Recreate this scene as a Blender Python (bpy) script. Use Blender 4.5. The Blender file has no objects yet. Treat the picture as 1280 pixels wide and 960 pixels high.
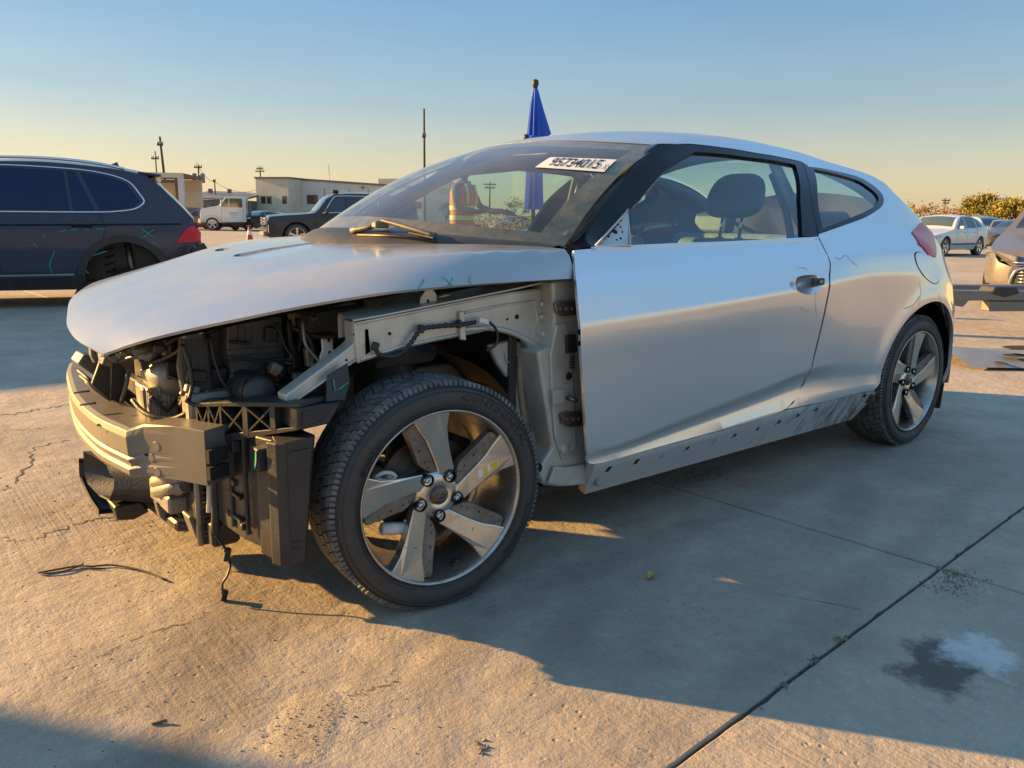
import bpy, bmesh, math, random
import numpy as np
from mathutils import Vector, Matrix
from mathutils.geometry import delaunay_2d_cdt

random.seed(7)
rng = np.random.default_rng(7)
scene = bpy.context.scene
COL = scene.collection

# ------------------------------------------------------------------ camera
CAM = np.array([-1.1210, -2.4960, 1.0180])
FPX, YAW, PIT, ROLL = 1000.0, 0.880276, -0.201851, 0.014691
_F = np.array([math.cos(PIT)*math.cos(YAW), math.cos(PIT)*math.sin(YAW), math.sin(PIT)])
_R = np.array([math.sin(YAW), -math.cos(YAW), 0.0])
_U = np.cross(_R, _F)
_R2 = math.cos(ROLL)*_R + math.sin(ROLL)*_U
_U2 = -math.sin(ROLL)*_R + math.cos(ROLL)*_U
cam_data = bpy.data.cameras.new('camera')
cam_data.sensor_width = 36.0
cam_data.lens = 36.0*FPX/1280.0
cam_data.clip_start = 0.05
cam_data.clip_end = 4000
cam = bpy.data.objects.new('camera', cam_data)
COL.objects.link(cam)
m = Matrix.Identity(4)
for i in range(3):
    m[i][0] = _R2[i]; m[i][1] = _U2[i]; m[i][2] = -_F[i]; m[i][3] = CAM[i]
cam.matrix_world = m
scene.camera = cam

# ------------------------------------------------------------------ light
SUN_EL = math.radians(15.5)
SUN_AZ = math.atan2(-0.58, 0.815)          # angle from +Y, towards +X positive
sun_dir = Vector((math.sin(SUN_AZ)*math.cos(SUN_EL), math.cos(SUN_AZ)*math.cos(SUN_EL), math.sin(SUN_EL)))
world = bpy.data.worlds.new('World')
scene.world = world
world.use_nodes = True
wn = world.node_tree
sky = wn.nodes.new('ShaderNodeTexSky')
sky.sky_type = 'NISHITA'
sky.sun_disc = False
sky.sun_elevation = SUN_EL
sky.sun_rotation = SUN_AZ
sky.altitude = 100
sky.air_density = 1.0
sky.dust_density = 1.0
sky.ozone_density = 1.2
bg = wn.nodes['Background']
bg.inputs['Strength'].default_value = 0.06
# haze-whitened sky: the glare near the sun is compressed, low air warm, high air blue and brightened above the frame to lift the shade, the same all the way round
gm = wn.nodes.new('ShaderNodeGamma'); gm.inputs['Gamma'].default_value = 0.40
wn.links.new(sky.outputs['Color'], gm.inputs['Color'])
tcw = wn.nodes.new('ShaderNodeTexCoord'); sxw = wn.nodes.new('ShaderNodeSeparateXYZ')
wn.links.new(tcw.outputs['Generated'], sxw.inputs['Vector'])
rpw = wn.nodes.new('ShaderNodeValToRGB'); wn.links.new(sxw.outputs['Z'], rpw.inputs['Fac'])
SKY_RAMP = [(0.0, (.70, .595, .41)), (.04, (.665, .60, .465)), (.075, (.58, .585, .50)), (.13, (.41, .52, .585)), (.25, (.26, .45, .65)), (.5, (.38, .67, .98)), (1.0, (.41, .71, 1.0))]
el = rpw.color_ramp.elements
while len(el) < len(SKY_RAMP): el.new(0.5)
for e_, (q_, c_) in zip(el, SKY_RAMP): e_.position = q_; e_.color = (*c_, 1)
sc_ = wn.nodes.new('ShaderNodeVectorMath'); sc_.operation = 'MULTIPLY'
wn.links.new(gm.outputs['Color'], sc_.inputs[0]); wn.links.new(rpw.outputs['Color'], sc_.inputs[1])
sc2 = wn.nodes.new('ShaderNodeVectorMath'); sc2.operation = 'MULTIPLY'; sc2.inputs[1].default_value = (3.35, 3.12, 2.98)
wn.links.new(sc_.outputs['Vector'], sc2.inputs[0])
# thin uneven high haze, a few per cent
mpw = wn.nodes.new('ShaderNodeMapping'); mpw.inputs['Scale'].default_value = (1.2, 1.2, 7.0); mpw.inputs['Rotation'].default_value = (.12, .05, .4)
wn.links.new(tcw.outputs['Generated'], mpw.inputs['Vector'])
nzw = wn.nodes.new('ShaderNodeTexNoise'); nzw.inputs['Scale'].default_value = 2.2; nzw.inputs['Detail'].default_value = 7; nzw.inputs['Roughness'].default_value = .58
wn.links.new(mpw.outputs['Vector'], nzw.inputs['Vector'])
mrw = wn.nodes.new('ShaderNodeMapRange'); mrw.inputs['From Min'].default_value = .3; mrw.inputs['From Max'].default_value = .75; mrw.inputs['To Min'].default_value = .965; mrw.inputs['To Max'].default_value = 1.06
wn.links.new(nzw.outputs['Fac'], mrw.inputs['Value'])
sc3 = wn.nodes.new('ShaderNodeVectorMath'); sc3.operation = 'SCALE'
wn.links.new(sc2.outputs['Vector'], sc3.inputs[0]); wn.links.new(mrw.outputs['Result'], sc3.inputs['Scale'])
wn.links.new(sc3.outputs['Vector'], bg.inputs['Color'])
sd = bpy.data.lights.new('sun', 'SUN')
sd.energy = 5.0
sd.angle = math.radians(0.55)
sd.color = (1.0, 0.575, 0.18)
so = bpy.data.objects.new('sun', sd)
so.rotation_euler = sun_dir.to_track_quat('Z', 'Y').to_euler()
so.location = (0, 0, 30)
COL.objects.link(so)
scene.view_settings.view_transform = 'Standard'
scene.view_settings.look = 'None'
scene.view_settings.exposure = 1.72
scene.view_settings.gamma = 1.0
scene.cycles.max_bounces = 8
scene.cycles.transparent_max_bounces = 16

# ------------------------------------------------------------------ photo pixel -> place
def ray(px, py):
    return _F + _R2*((px-640)/FPX) - _U2*((py-480)/FPX)
def P(px, py, X=None, Y=None, Z=None, D=None):
    d = ray(px, py)
    if Y is not None: t = (Y-CAM[1])/d[1]
    elif X is not None: t = (X-CAM[0])/d[0]
    elif Z is not None: t = (Z-CAM[2])/d[2]
    else: t = D
    return CAM + d*t
def proj(Q):
    d = np.asarray(Q, float)-CAM
    z = d@_F
    return np.stack([640+FPX*(d@_R2)/z, 480-FPX*(d@_U2)/z], -1)

def pchip(xs, ys):
    xs = np.array(xs, float); ys = np.array(ys, float)
    h = np.diff(xs); dl = np.diff(ys)/h
    d = np.zeros_like(ys)
    for i in range(1, len(xs)-1):
        if dl[i-1]*dl[i] > 0:
            w1 = 2*h[i]+h[i-1]; w2 = h[i]+2*h[i-1]
            d[i] = (w1+w2)/(w1/dl[i-1]+w2/dl[i])
    d[0] = dl[0]; d[-1] = dl[-1]
    def f(x):
        x = np.clip(np.asarray(x, float), xs[0], xs[-1])
        k = np.clip(np.searchsorted(xs, x, side='right')-1, 0, len(xs)-2)
        t = (x-xs[k])/h[k]
        return ((2*t**3-3*t**2+1)*ys[k] + (t**3-2*t**2+t)*h[k]*d[k]
                + (-2*t**3+3*t**2)*ys[k+1] + (t**3-t**2)*h[k]*d[k+1])
    return f

# ------------------------------------------------------------------ materials
MATS = {}
def nmat(name):
    mt = bpy.data.materials.new(name); mt.use_nodes = True
    MATS[name] = mt
    nt = mt.node_tree
    return mt, nt, nt.nodes['Principled BSDF']
def mat(name, base, rough=0.5, metal=0.0, coat=0.0, c2=None, scale=8.0, amt=0.5, bump=0.0, bscale=60.0,
        spec=0.5, emit=None, rvar=0.0, coords='Object', stretch=None, detail=6):
    """procedural material: two base colours mixed by noise, roughness wear and fine relief"""
    mt, nt, p = nmat(name)
    N, L = nt.nodes, nt.links
    p.inputs['Base Color'].default_value = (*base, 1)
    p.inputs['Roughness'].default_value = rough
    p.inputs['Metallic'].default_value = metal
    p.inputs['Specular IOR Level'].default_value = spec
    p.inputs['Coat Weight'].default_value = coat
    p.inputs['Coat Roughness'].default_value = 0.04
    if emit:
        p.inputs['Emission Color'].default_value = (*emit[0], 1)
        p.inputs['Emission Strength'].default_value = emit[1]
    tc = N.new('ShaderNodeTexCoord')
    src = tc.outputs[coords]
    if stretch:
        mp = N.new('ShaderNodeMapping'); mp.inputs['Scale'].default_value = stretch
        L.new(src, mp.inputs['Vector']); src = mp.outputs['Vector']
    if c2 is None and rvar == 0 and bump == 0:
        c2 = tuple(c*0.85 for c in base)
    if c2 is not None or rvar > 0:
        nz = N.new('ShaderNodeTexNoise'); nz.inputs['Scale'].default_value = scale
        nz.inputs['Detail'].default_value = detail; nz.inputs['Roughness'].default_value = 0.62
        L.new(src, nz.inputs['Vector'])
        rp = N.new('ShaderNodeValToRGB')
        rp.color_ramp.elements[0].position = 0.5-0.28*(1.1-amt); rp.color_ramp.elements[1].position = 0.5+0.28*(1.1-amt)+0.02
        L.new(nz.outputs['Fac'], rp.inputs['Fac'])
        if c2 is not None:
            rp.color_ramp.elements[0].color = (*base, 1); rp.color_ramp.elements[1].color = (*c2, 1)
            L.new(rp.outputs['Color'], p.inputs['Base Color'])
        if rvar > 0:
            mr = N.new('ShaderNodeMapRange')
            mr.inputs['From Min'].default_value = 0.3; mr.inputs['From Max'].default_value = 0.7
            mr.inputs['To Min'].default_value = max(0.02, rough-rvar); mr.inputs['To Max'].default_value = rough+rvar
            L.new(nz.outputs['Fac'], mr.inputs['Value']); L.new(mr.outputs['Result'], p.inputs['Roughness'])
    if bump > 0:
        n2 = N.new('ShaderNodeTexNoise'); n2.inputs['Scale'].default_value = bscale; n2.inputs['Detail'].default_value = 5
        L.new(src, n2.inputs['Vector'])
        b = N.new('ShaderNodeBump'); b.inputs['Strength'].default_value = bump; b.inputs['Distance'].default_value = 0.004
        L.new(n2.outputs['Fac'], b.inputs['Height']); L.new(b.outputs['Normal'], p.inputs['Normal'])
    return mt

def glass(name, tint, refl=1.0, rough=0.0, dust=0.0, f0=0.05):
    """thin pane: tinted see-through plus fresnel reflection and a film of dust"""
    mt = bpy.data.materials.new(name); mt.use_nodes = True; MATS[name] = mt
    nt = mt.node_tree; N, L = nt.nodes, nt.links
    N.clear()
    out = N.new('ShaderNodeOutputMaterial')
    tr = N.new('ShaderNodeBsdfTransparent'); tr.inputs['Color'].default_value = (*tint, 1)
    gl = N.new('ShaderNodeBsdfGlossy'); gl.inputs['Roughness'].default_value = rough
    gl.inputs['Color'].default_value = (refl, refl, refl, 1)
    lw = N.new('ShaderNodeLayerWeight'); lw.inputs['Blend'].default_value = 0.5
    pw = N.new('ShaderNodeMath'); pw.operation = 'POWER'; pw.inputs[1].default_value = 4.6; L.new(lw.outputs['Facing'], pw.inputs[0])
    fr = N.new('ShaderNodeMapRange'); fr.inputs['To Min'].default_value = f0; fr.inputs['To Max'].default_value = 0.95; L.new(pw.outputs['Value'], fr.inputs['Value'])
    mx = N.new('ShaderNodeMixShader')
    L.new(fr.outputs['Result'], mx.inputs['Fac']); L.new(tr.outputs['BSDF'], mx.inputs[1]); L.new(gl.outputs['BSDF'], mx.inputs[2])
    last = mx
    if dust > 0:
        df = N.new('ShaderNodeBsdfDiffuse'); df.inputs['Color'].default_value = (0.34, 0.29, 0.22, 1)
        nz = N.new('ShaderNodeTexNoise'); nz.inputs['Scale'].default_value = 7; nz.inputs['Detail'].default_value = 8
        tc = N.new('ShaderNodeTexCoord'); L.new(tc.outputs['Object'], nz.inputs['Vector'])
        mr = N.new('ShaderNodeMapRange'); mr.inputs['From Min'].default_value = 0.3; mr.inputs['From Max'].default_value = 0.8
        mr.inputs['To Min'].default_value = dust*0.25; mr.inputs['To Max'].default_value = dust
        L.new(nz.outputs['Fac'], mr.inputs['Value'])
        m2 = N.new('ShaderNodeMixShader')
        L.new(mr.outputs['Result'], m2.inputs['Fac']); L.new(mx.outputs['Shader'], m2.inputs[1]); L.new(df.outputs['BSDF'], m2.inputs[2])
        last = m2
    L.new(last.outputs['Shader'], out.inputs['Surface'])
    return mt

def paint(name, base, metal=0.55, rough=0.38, dust=0.25, dcol=(0.42, 0.37, 0.30), scale=2.2, coat=1.0, spec=0.5):
    """metallic car paint: flake base under clear coat, a thin uneven film of dust on upward faces"""
    mt, nt, p = nmat(name)
    N, L = nt.nodes, nt.links
    tc = N.new('ShaderNodeTexCoord')
    nz = N.new('ShaderNodeTexNoise'); nz.inputs['Scale'].default_value = scale; nz.inputs['Detail'].default_value = 9
    nz.inputs['Roughness'].default_value = 0.65
    L.new(tc.outputs['Object'], nz.inputs['Vector'])
    vo = N.new('ShaderNodeTexVoronoi'); vo.inputs['Scale'].default_value = 900
    L.new(tc.outputs['Object'], vo.inputs['Vector'])
    fl = N.new('ShaderNodeMix'); fl.data_type = 'RGBA'; fl.inputs['Factor'].default_value = 0.10
    fl.inputs['A'].default_value = (*base, 1)
    L.new(vo.outputs['Color'], fl.inputs['B'])
    bw = N.new('ShaderNodeRGBToBW'); L.new(vo.outputs['Color'], bw.inputs['Color'])
    L.new(bw.outputs['Val'], fl.inputs['B'])
    ge = N.new('ShaderNodeNewGeometry')
    sx = N.new('ShaderNodeSeparateXYZ'); L.new(ge.outputs['Normal'], sx.inputs['Vector'])
    up = N.new('ShaderNodeMapRange'); up.inputs['From Min'].default_value = -0.1; up.inputs['From Max'].default_value = 0.9
    up.inputs['To Min'].default_value = 0.25
    L.new(sx.outputs['Z'], up.inputs['Value'])
    mr = N.new('ShaderNodeMapRange'); mr.inputs['From Min'].default_value = 0.35; mr.inputs['From Max'].default_value = 0.75
    L.new(nz.outputs['Fac'], mr.inputs['Value'])
    mu = N.new('ShaderNodeMath'); mu.operation = 'MULTIPLY'; L.new(up.outputs['Result'], mu.inputs[0]); L.new(mr.outputs['Result'], mu.inputs[1])
    m2 = N.new('ShaderNodeMath'); m2.operation = 'MULTIPLY'; L.new(mu.outputs['Value'], m2.inputs[0]); m2.inputs[1].default_value = dust
    cm = N.new('ShaderNodeMix'); cm.data_type = 'RGBA'
    L.new(m2.outputs['Value'], cm.inputs['Factor']); L.new(fl.outputs['Result'], cm.inputs['A']); cm.inputs['B'].default_value = (*dcol, 1)
    L.new(cm.outputs['Result'], p.inputs['Base Color'])
    mm = N.new('ShaderNodeMapRange'); mm.inputs['To Min'].default_value = metal; mm.inputs['To Max'].default_value = 0.0
    L.new(m2.outputs['Value'], mm.inputs['Value']); L.new(mm.outputs['Result'], p.inputs['Metallic'])
    p.inputs['Roughness'].default_value = rough
    p.inputs['Coat Weight'].default_value = coat; p.inputs['Specular IOR Level'].default_value = spec
    cr = N.new('ShaderNodeMapRange'); cr.inputs['To Min'].default_value = 0.03; cr.inputs['To Max'].default_value = 0.5
    L.new(m2.outputs['Value'], cr.inputs['Value']); L.new(cr.outputs['Result'], p.inputs['Coat Roughness'])
    n3 = N.new('ShaderNodeTexNoise'); n3.inputs['Scale'].default_value = 5.0; n3.inputs['Detail'].default_value = 2
    L.new(tc.outputs['Object'], n3.inputs['Vector'])
    b = N.new('ShaderNodeBump'); b.inputs['Strength'].default_value = 0.05; b.inputs['Distance'].default_value = 0.01
    L.new(n3.outputs['Fac'], b.inputs['Height']); L.new(b.outputs['Normal'], p.inputs['Normal'])
    L.new(b.outputs['Normal'], p.inputs['Coat Normal'])
    return mt

SILVER = paint('silver_paint', (0.78, 0.79, 0.80), metal=0.80, rough=0.26, dust=0.12)
SILVER_DUSTY = paint('silver_paint_dusty', (0.42, 0.415, 0.41), metal=0.68, rough=0.30, dust=0.85, dcol=(0.36, 0.305, 0.23))
BARE = mat('primer_grey', (0.52, 0.52, 0.47), rough=0.42, metal=0.25, c2=(0.38, 0.36, 0.30), scale=9, amt=0.35, bump=0.1, bscale=40, rvar=0.12)
BARE_DIRT = mat('primer_dirty', (0.36, 0.35, 0.31), rough=0.5, metal=0.15, c2=(0.17, 0.14, 0.10), scale=11, amt=0.4, bump=0.15, bscale=60)
RAIL = mat('rail_galvanised', (0.58, 0.60, 0.57), rough=0.38, metal=0.45, c2=(0.44, 0.43, 0.38), scale=14, amt=0.3, bump=0.06, bscale=80)
BLACK = mat('black_plastic', (0.012, 0.012, 0.013), rough=0.5, c2=(0.045, 0.040, 0.034), scale=11, amt=0.3, bump=0.15, bscale=220, rvar=0.15)
BLACK2 = mat('dusty_black_plastic', (0.014, 0.014, 0.016), rough=0.5, c2=(0.045, 0.040, 0.035), scale=7, amt=0.25, bump=0.2, bscale=120, rvar=0.12)
GLOSSBLACK = mat('gloss_black', (0.006, 0.007, 0.011), rough=0.10, spec=0.32, rvar=0.04, scale=5)
TRIM = mat('rubber_trim', (0.014, 0.014, 0.015), rough=0.45, c2=(0.03, 0.028, 0.026), scale=30)
RUBBER = mat('tyre_rubber', (0.033, 0.033, 0.035), rough=0.55, c2=(0.052, 0.050, 0.048), scale=13, amt=0.3, bump=0.12, bscale=150, rvar=0.12)
TREAD = mat('tread_rubber', (0.030, 0.030, 0.031), rough=0.65, c2=(0.19, 0.18, 0.165), scale=30, amt=0.25, bump=0.3, bscale=160)
LETTER = mat('tyre_lettering', (0.004, 0.004, 0.004), rough=0.5, c2=(0.018, 0.017, 0.016), scale=30)
ALLOY = mat('machined_alloy', (0.78, 0.735, 0.675), rough=0.24, metal=0.9, c2=(0.55, 0.48, 0.40), scale=10, amt=0.3, rvar=0.1, bump=0.02, bscale=200)
ALLOY_DARK = mat('rim_barrel_alloy', (0.56, 0.545, 0.515), rough=0.28, metal=0.88, c2=(0.34, 0.29, 0.24), scale=9, amt=0.5, rvar=0.12)
INSERT = mat('spoke_insert', (0.26, 0.235, 0.205), rough=0.48, metal=0.5, c2=(0.13, 0.11, 0.09), scale=22, amt=0.4)
STEEL = mat('bare_steel', (0.30, 0.29, 0.28), rough=0.4, metal=0.85, c2=(0.20, 0.12, 0.06), scale=9, amt=0.35, rvar=0.12)
RUST = mat('brake_rust', (0.11, 0.085, 0.065), rough=0.5, metal=0.6, c2=(0.075, 0.045, 0.028), scale=20, amt=0.5)
CHROME = mat('chrome', (0.75, 0.75, 0.76), rough=0.1, metal=1.0, rvar=0.05, scale=9)
CASTALU = mat('cast_aluminium', (0.34, 0.34, 0.33), rough=0.5, metal=0.6, c2=(0.17, 0.16, 0.14), scale=16, amt=0.4, bump=0.4, bscale=90)
BEAM = mat('beam_metal', (0.21, 0.20, 0.17), rough=0.5, metal=0.3, c2=(0.12, 0.105, 0.085), scale=6, amt=0.3, bump=0.08, bscale=30, rvar=0.1)
BAYGREY = mat('dusty_lifted_plastic', (0.040, 0.040, 0.043), rough=0.5, c2=(0.10, 0.095, 0.088), scale=12, amt=0.3, bump=0.2, bscale=120, rvar=0.12)  # dusty black plastic, its colour lightened to brighten the dim engine bay
WHITEPART = mat('white_plastic', (0.70, 0.69, 0.66), rough=0.4, c2=(0.55, 0.52, 0.46), scale=16)
SEAT = mat('seat_leather', (0.055, 0.054, 0.055), rough=0.5, c2=(0.055, 0.053, 0.05), scale=14, bump=0.2, bscale=180)
SEATGREY = mat('seat_grey', (0.30, 0.275, 0.235), rough=0.55, c2=(0.15, 0.135, 0.115), scale=14, bump=0.2, bscale=180)
DASH = mat('dash_plastic', (0.026, 0.026, 0.027), rough=0.6, c2=(0.06, 0.053, 0.045), scale=8, bump=0.25, bscale=260)
HEADLINE = mat('headliner_cloth', (0.13, 0.13, 0.13), rough=0.9, c2=(0.10, 0.10, 0.10), scale=50)
CARPET = mat('carpet', (0.018, 0.018, 0.018), rough=0.95, c2=(0.03, 0.028, 0.025), scale=40)
REDLENS = mat('red_lens', (0.72, 0.02, 0.035), rough=0.22, spec=0.35, c2=(0.55, 0.015, 0.025), scale=10)
CLEARLENS = mat('clear_lens', (0.55, 0.55, 0.55), rough=0.12, metal=0.3, coat=1.0, c2=(0.35, 0.35, 0.36), scale=25)
GLASS = glass('side_glass', (0.64, 0.86, 0.90), dust=0.02, f0=0.11)
WSGLASS = glass('windscreen_glass', (0.78, 0.90, 0.78), dust=0.22, f0=0.08)
DARKGLASS = mat('privacy_glass', (0.010, 0.013, 0.022), rough=0.05, coat=1.0, spec=0.6, rvar=0.02, scale=4)
GREEN = mat('green_chalk', (0.02, 0.33, 0.20), rough=0.9, c2=(0.02, 0.22, 0.14), scale=90)
PINK = mat('pink_chalk', (0.85, 0.30, 0.32), rough=0.9, c2=(0.70, 0.40, 0.40), scale=90)
BLUECLIP = mat('blue_clip', (0.12, 0.50, 0.60), rough=0.6, c2=(0.16, 0.36, 0.42), scale=70)
DARKHOLE = mat('open_hole', (0.006, 0.006, 0.006), rough=0.9, c2=(0.01, 0.009, 0.008), scale=30)
STICKER_W = mat('sticker_white', (0.78, 0.77, 0.74), rough=0.5, c2=(0.70, 0.68, 0.64), scale=14)
STICKER_Y = mat('sticker_yellow', (0.82, 0.50, 0.03), rough=0.55, c2=(0.72, 0.42, 0.03), scale=20)
INK = mat('printed_ink', (0.012, 0.012, 0.012), rough=0.6, c2=(0.02, 0.02, 0.02), scale=20)
ORANGE = mat('amber_plastic', (0.65, 0.17, 0.04), rough=0.4, c2=(0.5, 0.12, 0.03), scale=20)

# ------------------------------------------------------------------ object helpers
def link(o, parent=None):
    COL.objects.link(o)
    if parent is not None: o.parent = parent
    return o
def tag(o, label=None, cat=None, group=None, kind=None):
    if label: o['label'] = label
    if cat: o['category'] = cat
    if group: o['group'] = group
    if kind: o['kind'] = kind
    return o
def thing(name, label, cat, loc=(0, 0, 0), rz=0.0, group=None):
    o = bpy.data.objects.new(name, None)
    o.empty_display_size = 0.2
    o.location = loc; o.rotation_euler = (0, 0, rz)
    link(o); return tag(o, label, cat, group)
def copy_tree(o, parent=None):
    c = o.copy(); COL.objects.link(c)
    if parent is not None: c.parent = parent
    for ch in list(o.children): copy_tree(ch, c)
    return c

class MB:
    """mesh builder: collects shapes, build() links them as one mesh object"""
    def __init__(s): s.v = []; s.f = []; s.sm = []; s.mi = []; s.mat = 0
    def add(s, vs, fs, smooth=False):
        o = len(s.v); s.v.extend([tuple(map(float, q)) for q in vs])
        for f in fs: s.f.append([i+o for i in f]); s.sm.append(smooth); s.mi.append(s.mat)
        return s
    def box(s, c, size, rot=None):
        hx, hy, hz = [k/2 for k in size]
        R = rot if rot is not None else Matrix.Identity(3)
        vs = []
        for i in (-1, 1):
            for j in (-1, 1):
                for k in (-1, 1):
                    q = R @ Vector((i*hx, j*hy, k*hz)); vs.append((q.x+c[0], q.y+c[1], q.z+c[2]))
        return s.add(vs, [(0, 1, 3, 2), (4, 6, 7, 5), (0, 4, 5, 1), (2, 3, 7, 6), (0, 2, 6, 4), (1, 5, 7, 3)])
    def hexa(s, bottom, top):
        return s.add(list(bottom)+list(top), [(3, 2, 1, 0), (4, 5, 6, 7), (0, 1, 5, 4), (1, 2, 6, 5), (2, 3, 7, 6), (3, 0, 4, 7)])
    def prism(s, pts, d):
        """3-D polygon pts swept by vector d"""
        n = len(pts); a = [np.array(q, float) for q in pts]; d = np.array(d, float)
        vs = a+[q+d for q in a]
        fs = [list(range(n))[::-1], list(range(n, 2*n))]+[(i, (i+1) % n, n+(i+1) % n, n+i) for i in range(n)]
        return s.add(vs, fs)
    def tube(s, path, r, n=10, cap=True, res=0, taper=None):
        pts = [np.array(q, float) for q in path]
        if res: pts = catmull(pts, res)
        m_ = len(pts); vs = []; fs = []
        T = [pts[min(i+1, m_-1)]-pts[max(i-1, 0)] for i in range(m_)]
        T = [t/(np.linalg.norm(t)+1e-12) for t in T]
        a = np.array([0, 0, 1.0]) if abs(T[0][2]) < 0.9 else np.array([1.0, 0, 0])
        u = np.cross(T[0], a); u /= np.linalg.norm(u)
        for i in range(m_):
            u = u-T[i]*(u@T[i]); u /= (np.linalg.norm(u)+1e-12); w = np.cross(T[i], u)
            rr = r if np.isscalar(r) else (r[i] if len(r) == m_ else r[0]+(r[-1]-r[0])*i/(m_-1))
            for k in range(n):
                t = 2*math.pi*k/n
                vs.append(pts[i]+rr*(math.cos(t)*u+math.sin(t)*w))
        for i in range(m_-1):
            for k in range(n):
                fs.append((i*n+k, i*n+(k+1) % n, (i+1)*n+(k+1) % n, (i+1)*n+k))
        s.add(vs, fs, True)
        if cap:
            o = len(s.v)-m_*n
            s.f.append([o+k for k in range(n)][::-1]); s.sm.append(False); s.mi.append(s.mat)
            s.f.append([o+(m_-1)*n+k for k in range(n)]); s.sm.append(False); s.mi.append(s.mat)
        return s
    def lathe(s, prof, n=48, c=(0, 0, 0), axis='y', smooth=True, closed=False):
        """prof: list of (radius, height along axis)"""
        vs = []
        for r, h in prof:
            for k in range(n):
                t = 2*math.pi*k/n; a, b = r*math.cos(t), r*math.sin(t)
                if axis == 'y': q = (a, h, b)
                elif axis == 'z': q = (a, b, h)
                else: q = (h, a, b)
                vs.append((q[0]+c[0], q[1]+c[1], q[2]+c[2]))
        fs = []
        m_ = len(prof)
        for i in range(m_-1 if not closed else m_):
            j = (i+1) % m_
            for k in range(n):
                fs.append((i*n+k, i*n+(k+1) % n, j*n+(k+1) % n, j*n+k))
        return s.add(vs, fs, smooth)
    def cyl(s, a, b, r, n=16, r2=None):
        return s.tube([a, b], [r, r if r2 is None else r2], n)
    def grid(s, G, smooth=True):
        a, b = G.shape[:2]
        return s.add(G.reshape(-1, 3), [(i*b+j, (i+1)*b+j, (i+1)*b+j+1, i*b+j+1) for i in range(a-1) for j in range(b-1)], smooth)
    def build(s, name, mats, parent=None, bevel=0.0, seg=1, label=None, loc=None, angle=30, wnorm=False):
        me = bpy.data.meshes.new(name)
        me.from_pydata(s.v, [], s.f)
        me.polygons.foreach_set('use_smooth', s.sm)
        me.polygons.foreach_set('material_index', s.mi)
        mats = mats if isinstance(mats, (list, tuple)) else [mats]
        for m_ in mats: me.materials.append(m_)
        if bevel or True:
            bm = bmesh.new(); bm.from_mesh(me)
            if bevel:
                bmesh.ops.remove_doubles(bm, verts=bm.verts, dist=1e-5)
                bmesh.ops.recalc_face_normals(bm, faces=bm.faces)
                es = [e for e in bm.edges if len(e.link_faces) == 2 and e.calc_face_angle(0) > math.radians(angle)]
                if es: bmesh.ops.bevel(bm, geom=es, offset=bevel, segments=seg, profile=0.5, affect='EDGES', clamp_overlap=True)
            else:
                bmesh.ops.recalc_face_normals(bm, faces=bm.faces)
            bm.to_mesh(me); bm.free()
        o = bpy.data.objects.new(name, me)
        if loc is not None: o.location = loc
        link(o, parent)
        if label: o['label'] = label
        return o

def catmull(pts, res):
    pts = [np.array(q, float) for q in pts]
    if len(pts) < 3: return pts
    out = []
    ext = [2*pts[0]-pts[1]]+pts+[2*pts[-1]-pts[-2]]
    for i in range(len(pts)-1):
        p0, p1, p2, p3 = ext[i:i+4]
        for k in range(res):
            t = k/res
            out.append(0.5*((2*p1)+(-p0+p2)*t+(2*p0-5*p1+4*p2-p3)*t*t+(-p0+3*p1-3*p2+p3)*t**3))
    out.append(pts[-1]); return out

def in_poly(pts, poly):
    x, y = pts[:, 0], pts[:, 1]; r = np.zeros(len(pts), bool)
    n = len(poly); j = n-1
    for i in range(n):
        xi, yi = poly[i]; xj, yj = poly[j]
        c = ((yi > y) != (yj > y)) & (x < (xj-xi)*(y-yi)/((yj-yi)+1e-15)+xi)
        r ^= c; j = i
    return r
def dist_poly(pts, poly):
    d = np.full(len(pts), 1e9)
    for i in range(len(poly)):
        a = np.array(poly[i-1]); b = np.array(poly[i]); ab = b-a
        t = np.clip(((pts-a)@ab)/(ab@ab+1e-15), 0, 1)
        d = np.minimum(d, np.linalg.norm(pts-(a+t[:, None]*ab), axis=1))
    return d
def densify(poly, h):
    out = []
    n = len(poly)
    for i in range(n):
        a = np.array(poly[i], float); b = np.array(poly[(i+1) % n], float)
        k = max(1, int(math.ceil(np.linalg.norm(b-a)/h)))
        for j in range(k): out.append(tuple(a+(b-a)*j/k))
    return out
def smooth_poly(pts, sharp=(), res=5):
    """closed outline smoothed by catmull-rom, corners with an index in sharp kept"""
    n = len(pts)
    if not sharp:
        ext = [pts[(i) % n] for i in range(n+1)]
        q = [np.array(p_, float) for p_ in pts]; out = []
        for i in range(n):
            p0, p1, p2, p3 = q[i-1], q[i], q[(i+1) % n], q[(i+2) % n]
            for k in range(res):
                t = k/res
                out.append(0.5*((2*p1)+(-p0+p2)*t+(2*p0-5*p1+4*p2-p3)*t*t+(-p0+3*p1-3*p2+p3)*t**3))
        return [tuple(o) for o in out]
    sh = sorted(sharp); out = []
    for a, b in zip(sh, sh[1:]+[sh[0]+n]):
        seg = [pts[i % n] for i in range(a, b+1)]
        c = catmull(seg, res) if len(seg) > 2 else seg
        out.extend([tuple(q) for q in c[:-1]])
    return out

def fnormals(surf, uv, sgn=1.0, eps=None):
    if eps is None: eps = 9e-3 if getattr(surf, '__name__', '') == 'S' else 2e-3
    u, v = uv[:, 0], uv[:, 1]
    du = surf(u+eps, v)-surf(u-eps, v); dv = surf(u, v+eps)-surf(u, v-eps)
    n = np.cross(du, dv)*sgn
    return n/(np.linalg.norm(n, axis=1, keepdims=True)+1e-12)

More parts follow.
